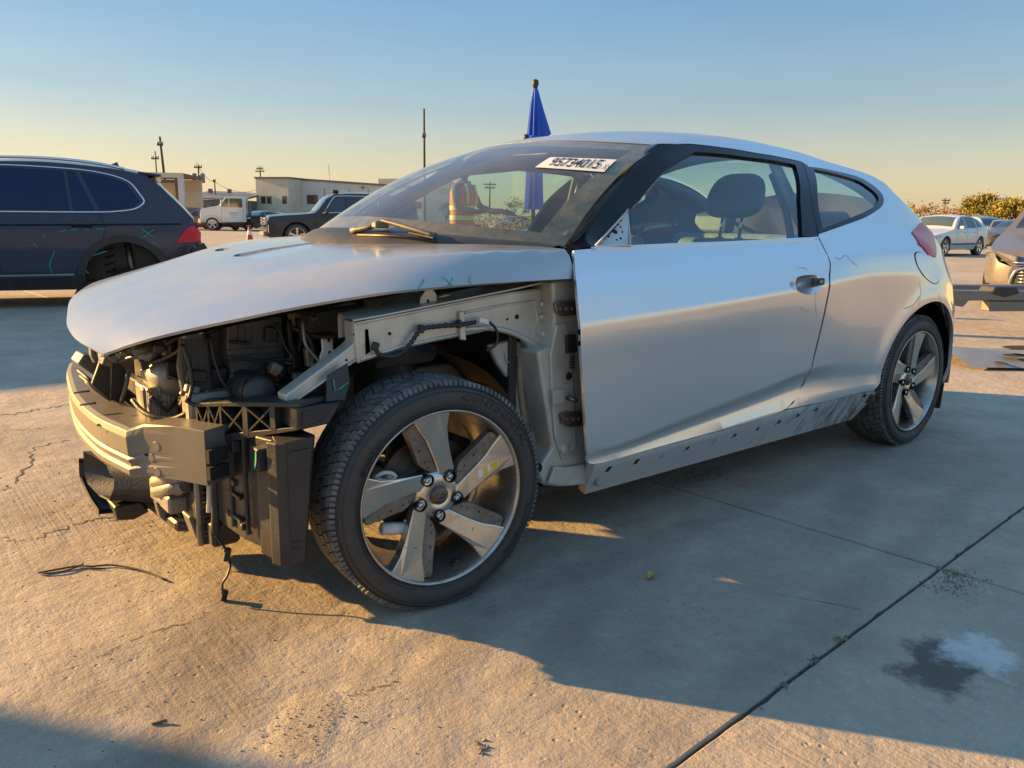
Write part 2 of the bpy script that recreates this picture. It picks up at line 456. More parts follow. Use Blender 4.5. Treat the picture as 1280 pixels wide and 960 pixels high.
def panel(name, poly, surf, mats, parent, h=0.03, holes=(), thick=0.012, sgn=1.0, off=0.0, label=None, mirror=False, back=False):
    """sheet-metal or glass panel: an outline in the surface's own parameters, meshed and laid on that surface"""
    loops = [densify(poly, h)]+[densify(q, h) for q in holes]
    V = [q for l in loops for q in l]
    E = []; o = 0
    for l in loops:
        E += [(o+i, o+(i+1) % len(l)) for i in range(len(l))]; o += len(l)
    pa = np.array(loops[0])
    lo, hi = pa.min(0), pa.max(0)
    gx = np.arange(lo[0]+h*0.5, hi[0], h); gy = np.arange(lo[1]+h*0.5, hi[1], h)
    if len(gx) and len(gy):
        G = np.stack(np.meshgrid(gx, gy, indexing='ij'), -1).reshape(-1, 2)
        k = in_poly(G, loops[0]) & (dist_poly(G, loops[0]) > h*0.35)
        for q in loops[1:]: k &= ~in_poly(G, q) & (dist_poly(G, q) > h*0.35)
        V = V+[tuple(q) for q in G[k]]
    res = delaunay_2d_cdt([Vector(q) for q in V], E, [], 0, 1e-6)
    vv = np.array([tuple(q) for q in res[0]]); tri = np.array([list(f) for f in res[2]])
    c = vv[tri].mean(1)
    k = in_poly(c, loops[0])
    for q in loops[1:]: k &= ~in_poly(c, q)
    tri = tri[k]
    xyz = surf(vv[:, 0], vv[:, 1]); nr = fnormals(surf, vv, sgn)
    xyz = xyz+nr*off
    # orient
    fn = np.cross(xyz[tri[:, 1]]-xyz[tri[:, 0]], xyz[tri[:, 2]]-xyz[tri[:, 0]])
    flip = (fn*nr[tri[:, 0]]).sum(1) < 0
    tri[flip] = tri[flip][:, ::-1]
    verts = [tuple(q) for q in xyz]; norms = [tuple(q) for q in nr]; faces = [tuple(map(int, t)) for t in tri]
    if thick:
        cnt = {}
        for t in faces:
            for a, b in ((t[0], t[1]), (t[1], t[2]), (t[2], t[0])):
                cnt[(a, b)] = cnt.get((a, b), 0)+1
        be = [(a, b) for (a, b) in cnt if (b, a) not in cnt]
        mp = {}
        def dup(i, lvl, nn):
            key = (i, lvl)
            if key not in mp:
                q = xyz[i]-nr[i]*thick*lvl; mp[key] = len(verts); verts.append(tuple(q)); norms.append(nn)
            return mp[key]
        for a, b in be:
            e = xyz[b]-xyz[a]; nn = np.cross(e, nr[a]); nn = tuple(nn/(np.linalg.norm(nn)+1e-12))
            faces.append((b, a, dup(a, 1e-4, nn), dup(b, 1e-4, nn)) if False else (dup(b, 0, nn), dup(a, 0, nn), dup(a, 1, nn), dup(b, 1, nn)))
    if mirror:
        verts = [(x, -y, z) for x, y, z in verts]; norms = [(x, -y, z) for x, y, z in norms]; faces = [f[::-1] for f in faces]
    me = bpy.data.meshes.new(name); me.from_pydata(verts, [], faces)
    me.polygons.foreach_set('use_smooth', [True]*len(faces))
    me.materials.append(mats)
    me.normals_split_custom_set_from_vertices(norms)
    ob = bpy.data.objects.new(name, me); link(ob, parent)
    if label: ob['label'] = label
    return ob

class Inv:
    """find the surface parameters seen at a photo pixel"""
    def __init__(s, surf, u0, u1, v0, v1, nu=160, nv=140):
        s.surf = surf
        U, V = np.meshgrid(np.linspace(u0, u1, nu), np.linspace(v0, v1, nv), indexing='ij')
        s.U, s.V = U.ravel(), V.ravel()
        X = surf(s.U, s.V); s.px = proj(X)
        n = fnormals(surf, np.stack([s.U, s.V], 1)); s.px[((CAM-X)*n).sum(1) < 0] = 1e6
    def __call__(s, px, py):
        k = ((s.px-np.array([px, py]))**2).sum(1).argmin()
        u, v = s.U[k], s.V[k]
        for _ in range(12):
            e = 1e-4
            X = s.surf(np.array([u, u+e, u]), np.array([v, v, v+e])); q = proj(X)
            J = np.stack([(q[1]-q[0])/e, (q[2]-q[0])/e], 1); r = np.array([px, py])-q[0]
            if abs(np.linalg.det(J)) < 1e-3: break
            st = np.linalg.solve(J, r); m_ = np.abs(st).max()
            if m_ > 0.08: st *= 0.08/m_
            u, v = u+st[0], v+st[1]
        return (float(u), float(v))
    def poly(s, pts): return [s(*q) for q in pts]
# ================================================================== ground
def concrete(name, base=(.49, .42, .33), dark=(.33, .28, .215), local=True):
    mt, nt, p = nmat(name); N, L = nt.nodes, nt.links
    ge = N.new('ShaderNodeNewGeometry'); pos = ge.outputs['Position']
    def noise(scale, detail=6, rough=.6, vec=None, stretch=None, rot=0):
        v = vec or pos
        if stretch:
            mp = N.new('ShaderNodeMapping'); mp.inputs['Scale'].default_value = stretch; mp.inputs['Rotation'].default_value = (0, 0, rot)
            L.new(v, mp.inputs['Vector']); v = mp.outputs['Vector']
        n = N.new('ShaderNodeTexNoise'); n.inputs['Scale'].default_value = scale; n.inputs['Detail'].default_value = detail; n.inputs['Roughness'].default_value = rough
        L.new(v, n.inputs['Vector']); return n.outputs['Fac']
    def mrange(f, a, b, c=0., d=1.):
        m_ = N.new('ShaderNodeMapRange'); L.new(f, m_.inputs['Value'])
        for k, w in zip(('From Min', 'From Max', 'To Min', 'To Max'), (a, b, c, d)): m_.inputs[k].default_value = w
        return m_.outputs['Result']
    def math_(op, a, b):
        m_ = N.new('ShaderNodeMath'); m_.operation = op
        for i, q in enumerate((a, b)):
            if hasattr(q, 'links'): L.new(q, m_.inputs[i])
            else: m_.inputs[i].default_value = q
        return m_.outputs['Value']
    def mix(f, a, b):
        m_ = N.new('ShaderNodeMix'); m_.data_type = 'RGBA'
        if hasattr(f, 'links'): L.new(f, m_.inputs['Factor'])
        else: m_.inputs['Factor'].default_value = f
        for k, q in (('A', a), ('B', b)):
            if hasattr(q, 'links'): L.new(q, m_.inputs[k])
            else: m_.inputs[k].default_value = (*q, 1)
        return m_.outputs['Result']
    big = noise(.55, 8, .62); mid = noise(3.1, 9, .66); fine = noise(38, 8, .7); tiny = noise(190, 4, .6)
    col = mix(mrange(big, .35, .68), base, dark)
    col = mix(mrange(mid, .42, .70, 0, .62), col, tuple(c*.62 for c in base))
    col = mix(mrange(noise(1.6, 7, .75), .50, .66, 0, .40), col, (.24, .175, .105))
    col = mix(mrange(noise(7, 8, .7), .52, .75, 0, .5), col, (.50, .455, .385))
    col = mix(mrange(fine, .35, .7, 0, .42), col, tuple(c*.5 for c in base))
    col = mix(mrange(noise(95, 5, .7), .55, .72, 0, .35), col, (.62, .58, .52))
    col = mix(mrange(noise(14, 7, .72, stretch=(1, .12, 1), rot=math.radians(-63)), .5, .72, 0, .35), col, tuple(c*.55 for c in base))
    spots = N.new('ShaderNodeTexVoronoi'); spots.inputs['Scale'].default_value = 16; L.new(pos, spots.inputs['Vector'])
    sp = mrange(spots.outputs['Distance'], .02, .10, 1, 0)
    sp = math_('MULTIPLY', sp, mrange(noise(2.3, 3), .52, .6))
    col = mix(math_('MULTIPLY', sp, .7), col, (.06, .05, .04))
    if local:
        def blob(x, y, rx, ry, rot=0, soft=.55, nscale=6, namt=.55):
            mp = N.new('ShaderNodeMapping'); mp.vector_type = 'TEXTURE'; mp.inputs['Location'].default_value = (x, y, 0); mp.inputs['Rotation'].default_value = (0, 0, rot)
            mp.inputs['Scale'].default_value = (rx, ry, 1000); L.new(pos, mp.inputs['Vector'])
            ln = N.new('ShaderNodeVectorMath'); ln.operation = 'LENGTH'; L.new(mp.outputs['Vector'], ln.inputs[0])
            d = math_('ADD', ln.outputs['Value'], math_('MULTIPLY', math_('SUBTRACT', noise(nscale, 6, .7), .5), namt*2.6))
            return mrange(d, 1-soft*.5, 1+soft*.5, 1, 0)
        oil = P(1180, 838, Z=0); wh = P(1228, 826, Z=0)
        col = mix(math_('MULTIPLY', blob(oil[0], oil[1], .13, .085, .3, .5, 7, 1.2), .72), col, (.030, .026, .022))
        col = mix(math_('MULTIPLY', blob(wh[0], wh[1], .085, .07, .2, .8, 13, 1.7), .62), col, (.66, .64, .60))
        q = P(990, 745, Z=0); col = mix(math_('MULTIPLY', blob(q[0], q[1], .5, .22, .2, .9), .22), col, (.16, .14, .12))
        q = P(120, 540, Z=0); col = mix(math_('MULTIPLY', blob(q[0], q[1], .9, .35, .2, .9), .35), col, (.18, .15, .12))
        for (px, py, rx, ry, ro, am) in ((900, 650, 1.5, .07, .05, .30), (1050, 760, 1.2, .06, .12, .25), (300, 700, 1.6, .09, 1.1, .28), (560, 900, 1.1, .07, .9, .25), (160, 600, 1.0, .35, .3, .22), (760, 830, .5, .2, .7, .22), (250, 880, .5, .12, 1.0, .3)):
            q = P(px, py, Z=0); col = mix(math_('MULTIPLY', blob(q[0], q[1], rx, ry, ro, 1.0, 5, .9), am), col, (.12, .10, .08))
        for (px, py, rx, ry, am) in ((820, 715, .09, .05, .25), (700, 800, .3, .06, .2), (1060, 640, .4, .08, .3), (330, 790, .35, .12, .22), (130, 850, .35, .15, .25)):
            q = P(px, py, Z=0); col = mix(math_('MULTIPLY', blob(q[0], q[1], rx, ry, .4, .9, 9, .6), am), col, (.13, .11, .09))
        q1 = P(385, 912, Z=0); q2 = P(470, 850, Z=0); q3 = P(560, 830, Z=0)
        rough_m = math_('MAXIMUM', blob(q1[0], q1[1], .10, .055, .9, .7, 12, .5), math_('MULTIPLY', math_('MAXIMUM', blob(q2[0], q2[1], .15, .06, .9, .9, 9, .6), blob(q3[0], q3[1], .2, .06, .3, .9, 9, .6)), .55))
    # broom lines run across the slab
    br = noise(26, 3, .55, stretch=(1, .035, 1), rot=math.radians(-63))
    br2 = noise(90, 2, .5, stretch=(1, .02, 1), rot=math.radians(-63))
    h = math_('MULTIPLY', big, .6)
    h = math_('ADD', h, math_('MULTIPLY', mid, .35))
    h = math_('ADD', h, math_('MULTIPLY', noise(11, 6, .65), .20))
    brm = mrange(noise(1.1, 3), .42, .62)
    h = math_('ADD', h, math_('MULTIPLY', math_('MULTIPLY', br, brm), .14))
    h = math_('ADD', h, math_('MULTIPLY', math_('MULTIPLY', br2, brm), .06))
    h = math_('ADD', h, math_('MULTIPLY', fine, .085))
    h = math_('ADD', h, math_('MULTIPLY', tiny, .024))
    pits = N.new('ShaderNodeTexVoronoi'); pits.inputs['Scale'].default_value = 30; L.new(pos, pits.inputs['Vector'])
    pm = math_('MULTIPLY', mrange(pits.outputs['Distance'], .04, .2, -1, 0), mrange(noise(4, 4), .5, .62))
    h = math_('ADD', h, math_('MULTIPLY', pm, .10))
    if local:
        crum = noise(55, 6, .75)
        h = math_('ADD', h, math_('MULTIPLY', math_('MULTIPLY', rough_m, crum), .42))
    b = N.new('ShaderNodeBump'); b.inputs['Strength'].default_value = 1.0; b.inputs['Distance'].default_value = .033
    L.new(h, b.inputs['Height']); L.new(b.outputs['Normal'], p.inputs['Normal'])
    L.new(col, p.inputs['Base Color'])
    L.new(mrange(mid, .3, .7, .62, .9), p.inputs['Roughness'])
    p.inputs['Specular IOR Level'].default_value = .35
    return mt
CONC = concrete('slab_concrete')
FAR = concrete('yard_concrete', local=False)
FILL = mat('joint_filler', (.05, .042, .034), rough=.95, c2=(.10, .085, .065), scale=60, bump=.5, bscale=120)
mb = MB(); R_ = 1500
mb.add([(-R_, -R_, -.012), (R_, -R_, -.012), (R_, R_, -.012), (-R_, R_, -.012)], [(0, 1, 2, 3)])
ground = mb.build('ground', FAR, None); ground['kind'] = 'structure'
GZ = .012
ground.location.z = GZ          # the loaded tyres stand slightly flattened on this level
SX = Vector((.9983, .0584, 0)); SY = Vector((-.0584, .9983, 0)); SO = Vector((1.311, -1.588, 0)); SL = 4.6
mb = MB()
q = [SO+SX*a+SY*b for a, b in ((-SL*2, -SL*2), (SL*2.0, -SL*2), (SL*2.0, SL*3), (-SL*2, SL*3))]
mb.add([(k.x, k.y, -.009) for k in q], [(0, 1, 2, 3)]); mb.build('joint_filler', FILL, ground)
g = .0038
for i in range(-2, 2):
    for j in range(-2, 3):
        # ragged slab edges, a little broken
        def edge(a, b, n=150):
            out = []
            for k in range(n):
                t = k/n; w = (rng.random()-.5)*.0035+(-.007*rng.random() if rng.random() < .10 else 0)
                out.append((a, b, t, w))
            return out
        cs = [SO+SX*(i*SL+g)+SY*(j*SL+g), SO+SX*((i+1)*SL-g)+SY*(j*SL+g), SO+SX*((i+1)*SL-g)+SY*((j+1)*SL-g), SO+SX*(i*SL+g)+SY*((j+1)*SL-g)]
        cen = (cs[0]+cs[2])/2
        pts = []
        for k in range(4):
            a, b = cs[k], cs[(k+1) % 4]; nrm = (cen-(a+b)/2).normalized()
            for (_, _, t, w) in edge(a, b): 
                q = a+(b-a)*t+(nrm*(abs(w)) if 0 < t < 1 else Vector((0, 0, 0))); pts.append(q)
        n = len(pts); mb = MB()
        ins = [q+(cen-q).normalized()*.004 for q in pts]
        mb.add([(q.x, q.y, -.011) for q in pts]+[(q.x, q.y, -.003) for q in pts]+[(q.x, q.y, 0) for q in ins],
               [(k, (k+1) % n, n+(k+1) % n, n+k) for k in range(n)]+[(n+k, n+(k+1) % n, 2*n+(k+1) % n, 2*n+k) for k in range(n)]+[list(range(2*n, 3*n))])
        mb.build('slab', CONC, ground)
# ================================================================== the silver coupe: body surfaces
SK = np.array([.17, .31, .36, .41, .60, .735, .77, .86, .95, 1.13, 1.31])
CREASE = (0, 1, 3, 6, 8, 10)
def _l(*kv): return pchip([k for k, _ in kv], [w for _, w in kv])
# every feature line: z(x) and half width y(x)
ZL = [
 _l((.3, .17), (.6, .168), (2.2, .165), (2.7, .20), (3.1, .23), (3.4, .27)),
 _l((.3, .292), (.55, .296), (1.0, .302), (1.7, .318), (2.1, .318), (2.65, .33), (3.4, .36)),
 _l((.3, .318), (.57, .322), (1.0, .350), (1.4, .383), (1.75, .412), (2.05, .395), (2.3, .385), (3.4, .40)),
 _l((.3, .345), (.57, .340), (1.0, .385), (1.4, .430), (1.75, .468), (2.0, .455), (2.2, .43), (3.4, .44)),
 _l((.3, .58), (1.2, .60), (3.0, .60), (3.4, .58)),
 _l((.3, .69), (.47, .700), (1.0, .722), (1.55, .752), (2.2, .775), (2.7, .76), (3.1, .74), (3.4, .70)),
 _l((.3, .72), (.47, .731), (1.0, .757), (1.55, .786), (2.2, .812), (2.7, .80), (3.1, .79), (3.4, .75)),
 _l((.3, .84), (.5, .848), (1.5, .882), (2.2, .915), (2.65, .92), (3.0, .905), (3.1, .885), (3.2, .85), (3.4, .80)),
 _l((.3, .925), (.5, .937), (.75, .944), (1.2, .954), (1.65, .966), (1.8, .972), (2.1, .99), (2.5, 1.01), (2.8, 1.012), (3.0, 1.0), (3.1, .98), (3.2, .93), (3.4, .85)),
 None,
 _l((.3, .935), (.45, .940), (.53, .946), (.8, 1.108), (1.1, 1.276), (1.3, 1.311), (1.55, 1.327), (1.7, 1.329), (1.9, 1.322), (2.3, 1.284), (2.56, 1.260), (2.75, 1.222), (2.9, 1.166), (3.02, 1.10), (3.1, 1.05), (3.22, .98), (3.32, .92), (3.4, .89)),
]
YL = [
 _l((.3, .79), (2.2, .79), (2.7, .82), (3.0, .845), (3.12, .80), (3.22, .71), (3.32, .54), (3.38, .40)),
 _l((.3, .872), (.6, .876), (1.5, .878), (2.1, .866), (2.35, .872), (2.65, .893), (2.95, .885), (3.12, .835), (3.22, .76), (3.3, .65), (3.35, .53), (3.38, .42)),
 _l((.3, .868), (.57, .872), (1.0, .865), (1.7, .858), (2.05, .860), (2.35, .868), (2.65, .893), (2.95, .884), (3.12, .835), (3.22, .765), (3.3, .66), (3.35, .54), (3.38, .42)),
 _l((.3, .872), (.57, .878), (1.0, .880), (1.7, .882), (2.0, .872), (2.35, .870), (2.65, .893), (2.95, .883), (3.12, .83), (3.22, .76), (3.3, .66), (3.35, .54), (3.38, .42)),
 _l((.3, .880), (.57, .884), (1.0, .889), (1.7, .889), (2.1, .880), (2.4, .884), (2.65, .900), (2.95, .880), (3.12, .82), (3.22, .745), (3.3, .64), (3.35, .52), (3.38, .41)),
 _l((.3, .884), (.57, .889), (1.0, .896), (1.7, .900), (2.1, .893), (2.4, .898), (2.7, .902), (2.95, .862), (3.1, .79), (3.2, .715), (3.28, .62), (3.34, .50), (3.38, .40)),
 _l((.3, .884), (.57, .888), (1.0, .896), (1.7, .901), (2.1, .897), (2.4, .900), (2.7, .895), (2.95, .845), (3.1, .765), (3.2, .685), (3.28, .60), (3.34, .48), (3.38, .38)),
 _l((.3, .853), (.57, .857), (1.0, .860), (1.7, .864), (2.2, .872), (2.6, .865), (2.85, .815), (3.0, .775), (3.1, .745), (3.2, .68), (3.3, .53), (3.38, .36)),
 _l((.3, .800), (.5, .803), (1.2, .806), (1.75, .808), (2.2, .800), (2.55, .765), (2.8, .728), (3.0, .700), (3.1, .680), (3.2, .62), (3.3, .48), (3.38, .32)),
 None,
 _l((.3, .77), (.45, .757), (.53, .735), (.8, .657), (1.1, .588), (1.3, .577), (1.7, .572), (2.0, .57), (2.5, .565), (2.8, .575), (3.0, .575), (3.1, .56), (3.22, .48), (3.32, .36), (3.38, .25)),
]
def S(x, s):
    """left body side: x along the car, s from the sill (.17) to the roof rail (1.31)"""
    x = np.asarray(x, float); s = np.asarray(s, float)
    xc = np.clip(x, .3, 3.38)
    K = len(SK)
    Z = [None]*K; Y = [None]*K
    for i in range(K):
        if ZL[i] is not None: Z[i] = ZL[i](xc); Y[i] = YL[i](xc)
    hgt = Z[10]-Z[8]
    Z[9] = Z[8]+hgt*0.52; Y[9] = Y[8]+(Y[10]-Y[8])*0.46+0.02*np.clip(hgt/.35, 0, 1)
    Z = np.array(Z); Y = np.array(Y)
    s_ = np.clip(s, SK[0], SK[-1])
    k = np.clip(np.searchsorted(SK, s_, side='right')-1, 0, K-2)
    h = np.diff(SK)
    def interp(W):
        dl = np.diff(W, axis=0)/h[:, None]
        dm = np.zeros((K,)+x.shape)
        for i in range(1, K-1):
            w1 = 2*h[i]+h[i-1]; w2 = h[i]+2*h[i-1]
            ok = dl[i-1]*dl[i] > 1e-9
            den = np.where(ok, w1/np.where(ok, dl[i-1], 1)+w2/np.where(ok, dl[i], 1), 1)
            dm[i] = np.where(ok, (w1+w2)/den, 0)
        left = np.zeros((K-1,)+x.shape); right = np.zeros((K-1,)+x.shape)
        for i in range(K-1):
            left[i] = dl[i]*1.0 if i in CREASE else dm[i]
            right[i] = dl[i]*1.0 if i+1 in CREASE else dm[i+1]
        ii = np.arange(len(x)) if x.ndim else 0
        t = (s_-SK[k])/h[k]
        a, b = W[k, ii], W[k+1, ii]; da, db = left[k, ii]*h[k], right[k, ii]*h[k]
        return (2*t**3-3*t**2+1)*a+(t**3-2*t**2+t)*da+(-2*t**3+3*t**2)*b+(t**3-t**2)*db
    y = interp(Y); z = interp(Z)
    # flare round the rear wheel arch
    r = np.hypot(x-2.65, z-.32)
    y = y+0.016*np.exp(-((r-.375)/.055)**2)*np.clip((z-.15)/.1, 0, 1)*(r > .2)*np.clip((3.05-x)/.12, 0, 1)
    z = z+(s-s_); 
    return np.stack([x, -y, z], -1)

YE = lambda x: YL[10](x)
ZE = lambda x: ZL[10](x)
ZCEN = _l((.6, 1.10), (.95, 1.318), (1.1, 1.350), (1.4, 1.385), (1.75, 1.399), (2.1, 1.386), (2.5, 1.345), (2.8, 1.295), (3.0, 1.215), (3.1, 1.15), (3.22, 1.06), (3.32, .98), (3.38, .93))
def ROOF(x, u):
    x = np.asarray(x, float); u = np.asarray(u, float)
    ye, ze, zc = YE(x), ZE(x), ZCEN(x)
    return np.stack([x, u*ye, ze+(zc-ze)*(1-np.abs(u)**2.2)], -1)
XH = lambda u: .93+.175*np.abs(u)**2          # windscreen header, plan
def WIND(u, v):
    """windscreen: u across -1..1, v from the cowl (0) to the header (1)"""
    u = np.asarray(u, float); v = np.asarray(v, float)
    bx = .19+.34*np.abs(u)**2; by = .735*u; bz = .985-.040*np.abs(u)**2
    xh = XH(u); T = ROOF(xh, u)
    bow = .035*np.sin(np.pi*np.clip(v, 0, 1))
    return np.stack([bx+(T[..., 0]-bx)*v-bow*.45, -(by+(T[..., 1]-by)*v), bz+(T[..., 2]-bz)*v+bow*.9], -1)

# hood
HYE = _l((-.72, .36), (-.70, .395), (-.665, .415), (-.58, .548), (-.42, .668), (-.25, .725), (-.07, .785), (.16, .815), (.475, .832), (.6, .835))
HZE = _l((-.72, .655), (-.70, .675), (-.665, .693), (-.58, .742), (-.42, .788), (-.25, .819), (-.07, .843), (.16, .853), (.475, .857), (.6, .857))
HZC = _l((-.72, .665), (-.70, .680), (-.67, .705), (-.64, .726), (-.6, .750), (-.5, .795), (-.35, .843), (-.1, .902), (.2, .946), (.475, .965), (.6, .97))
HPW = _l((-.72, 1.6), (-.4, 1.9), (0, 2.4), (.475, 3.2))
HTC = _l((-.72, .40), (-.5, .47), (-.32, .563), (-.115, .69), (.074, .80), (.2, .87), (.475, .945))
HAC = _l((-.72, .35), (-.25, .35), (0, .17), (.475, .28))
def HOOD(x, y):
    x = np.asarray(x, float); y = np.asarray(y, float)
    ye = HYE(x); t = np.abs(y)/ye
    d = HZC(x)-HZE(x)
    tc = HTC(x); r_ = np.clip((t-tc)/(1-tc), 0, 1.4); q_ = .55*np.clip((x+.62)/.3, 0, 1)
    soft = .5*(r_+np.sqrt(r_*r_+.0003)-.0173)
    a_ = HAC(x); f = a_*np.minimum(t, tc)**2+(1-a_*tc**2)*(q_*soft+(1-q_)*r_**HPW(x))
    z = HZC(x)-d*f
    return np.stack([x, y, z], -1)

ISIDE = Inv(S, .42, 3.36, .17, 1.31)
IHOOD = Inv(HOOD, -.70, .5, -.84, .5)
IWIND = Inv(WIND, -1, 1, 0, 1)

car = thing('silver_coupe', 'silver two-door coupe without front bumper, left fender and headlights, engine bay open to view', 'car', (0, 0, 0))

def xs_line(f, a, b, n): return [(float(a+(b-a)*i/n), float(f(a+(b-a)*i/n))) for i in range(n+1)]
# ---- door
door_px = [(717, 313), (721, 360), (726, 430), (731, 515), (735, 570), (742, 580), (800, 565), (880, 543), (945, 526), (973, 516), (990, 503),
           (1003, 480), (1018, 440), (1030, 390), (1036, 350), (1037, 330), (1030, 312), (1023, 298), (960, 301.5), (900, 304.5), (840, 307.5), (787, 309.5), (740, 311)]
door_uv = smooth_poly(ISIDE.poly(door_px), sharp=(0, 4, 6, 17), res=4)
hpx = (1010, 356)
h_uv = ISIDE(*hpx)
bowl = smooth_poly(ISIDE.poly([(988, 355), (996, 347), (1010, 343.5), (1024, 345), (1031, 350), (1026, 360), (1016, 368), (1004, 367), (993, 361)]), res=4)
door = panel('door', door_uv, S, SILVER, car, h=.024, thick=.010, holes=(bowl,))
# door glass, frame and A-pillar
frame_out = [(738, 308), (790, 250), (845, 196), (858, 181), (905, 186), (950, 193.5), (1002, 203), (1012, 245), (1022, 296)]
win_out = [(786, 307), (787, 262), (868, 190), (930, 196), (994, 206), (1000, 250), (1003, 298), (900, 303)]
win_uv = ISIDE.poly(win_out)
frame_uv = ISIDE.poly(frame_out)
tri_px = [(742, 307.5), (783, 262), (785, 307)]
tri_uv = ISIDE.poly(tri_px)
panel('window_frame', frame_uv, S, GLOSSBLACK, door, h=.03, holes=(win_uv, [ISIDE(*q) for q in [(752, 305), (782, 268), (783.5, 305)]]), thick=.02, off=.001)
panel('window_pane', win_uv, S, GLASS, door, h=.04, thick=0, off=-.008)
belt = [ISIDE(*q) for q in [(738, 309), (787, 307.6), (900, 302.8), (1003, 297.6), (1022, 296.6), (1022.5, 299), (1003, 300.2), (900, 305.5), (787, 310.3), (738, 311.5)]]
panel('window_seal', belt, S, CHROME, door, h=.03, thick=.008, off=.005)
# exposed mirror mounting triangle
mm = panel('mirror_mount', tri_uv, S, RAIL, door, h=.02, thick=.01, off=.004)
for (ox, oy, rr_) in [(768, 291, .0085), (772, 282, .0035), (775, 285, .003), (776, 277, .003), (777, 291, .003), (775, 299, .004), (770, 301, .003), (760, 297, .004), (755, 300, .003), (768, 285, .0035)]:
    c0 = ISIDE(ox, oy); q = S(np.array([c0[0]]), np.array([c0[1]])); n_ = fnormals(S, np.array([c0]))[0]
    mbh = MB(); a = q[0]+n_*.002; mbh.cyl(a, a+n_*.0035, rr_, 10); mbh.build('hole', DARKHOLE, mm)
mbt = MB()
trip = [S(np.array([u_]), np.array([v_]))[0]+np.array([0, -.009, 0]) for u_, v_ in tri_uv]
mbt.tube([trip[0], trip[1], trip[2], trip[0]], .004, 8); mbt.build('mount_rim', RAIL, mm)
apil_px = [(701, 309), (735, 274), (780, 224), (823, 179.5), (858, 181), (845, 196), (790, 250), (738, 308.5), (720, 311)]
apil_uv = ISIDE.poly(apil_px)
panel('windscreen_pillar', apil_uv, S, GLOSSBLACK, car, h=.03, thick=.02)
# ---- quarter window
qw_px = [(1010, 208.5), (1040, 213), (1072, 221), (1093, 233), (1104, 246), (1102, 258), (1085, 270), (1060, 280), (1023, 293), (1016, 250)]
qg_px = [(1017, 212), (1042, 217), (1070, 225), (1088, 236), (1098, 247), (1094, 257), (1078, 266), (1056, 275), (1028, 286), (1022, 250)]
qw_uv = smooth_poly(ISIDE.poly(qw_px), sharp=(0, 8), res=4); qg_uv = smooth_poly(ISIDE.poly(qg_px), sharp=(0, 8), res=4)
qp_px = [(1003, 203.5), (1009.5, 207), (1015.5, 250), (1022.5, 294), (1022.5, 296), (1012.5, 245)]
# ---- quarter panel with roof rail
ARC = (2.65, .325, .362)
def arc_uv(a0, a1, n):
    out = []
    for i in range(n+1):
        a = math.radians(a0+(a1-a0)*i/n); x = ARC[0]+ARC[2]*math.cos(a); zt = ARC[1]+ARC[2]*math.sin(a)
        lo, hi = .17, 1.0
        for _ in range(40):
            md = (lo+hi)/2
            if S(np.array([x]), np.array([md]))[0, 2] < zt: lo = md
            else: hi = md
        out.append((x, (lo+hi)/2))
    return out
rail_lo = ISIDE.poly([(858, 180), (905, 185), (950, 192.5), (1002, 202.3)])
door_r = [ISIDE(*q) for q in [(1024.5, 298), (1031.5, 312), (1038.8, 330), (1037.8, 350), (1032, 390), (1020, 440), (1005, 481), (992, 504), (984, 511)]]
sill_top = [ISIDE(*q) for q in [(1000, 508), (1040, 500), (1092, 488)]]
arcpts = arc_uv(176, -12, 40)
x_end = 3.375
qpoly = [(1.02, 1.31)]+rail_lo+ISIDE.poly([(1010, 207.5)])
qpoly = [(1.115, 1.308)]+[(u_, v_+.002) for u_, v_ in rail_lo]
# outline runs: roof rail front -> along window top -> round quarter window front -> door gap -> sill -> arch -> rear -> roof edge back
qpoly = qpoly+ISIDE.poly([(1010, 207), (1016, 250), (1023.5, 295)])+door_r+sill_top+arcpts
qpoly += [(3.02, .20), (3.12, .20), (3.22, .20), (3.30, .21), (3.35, .22), (3.375, .24), (3.375, .5), (3.375, .8), (3.375, 1.0), (3.375, 1.2), (3.375, 1.31)]
qpoly += [(3.3, 1.31), (3.2, 1.31), (3.1, 1.31), (2.9, 1.31), (2.4, 1.31), (1.9, 1.31), (1.5, 1.31)]
tl_px = [(1139, 290.5), (1146, 284), (1152.5, 278), (1160, 279.3), (1165, 285), (1167.5, 293), (1168.5, 305), (1168.8, 322), (1159.5, 318), (1148, 305)]
tl_uv = ISIDE.poly(tl_px)
tl_uv = [(min(u_, 3.3), v_) for u_, v_ in tl_uv]
fuel_px = [(1144, 318), (1150, 316), (1158, 322), (1166, 334), (1172, 346), (1172, 352), (1167, 354), (1160, 350), (1152, 341), (1146, 330)]
qp = panel('quarter_panel', qpoly, S, SILVER, car, h=.024, holes=(qw_uv, tl_uv), thick=.015)
fuel_uv = smooth_poly(ISIDE.poly(fuel_px), res=4)
panel('fuel_flap', fuel_uv, S, SILVER, qp, h=.02, thick=.012, off=.0025)
gap = [(u_, v_) for u_, v_ in fuel_uv]
cx_, cy_ = np.mean(np.array(gap), 0)
panel('flap_gap', [(cx_+(u_-cx_)*1.06, cy_+(v_-cy_)*1.06) for u_, v_ in gap], S, DARKHOLE, qp, h=.03, thick=0, off=.0008)
panel('pillar_trim', ISIDE.poly(qp_px), S, GLOSSBLACK, car, h=.03, thick=.01, off=.001)
qwf = panel('quarter_window', qw_uv, S, GLOSSBLACK, qp, h=.03, holes=(qg_uv,), thick=.012, off=.001)
panel('quarter_pane', qg_uv, S, GLASS, qp, h=.04, thick=0, off=-.006)
# ---- tail lamp
tlo = panel('tail_light', tl_uv, S, REDLENS, car, h=.02, thick=.03, off=.004)
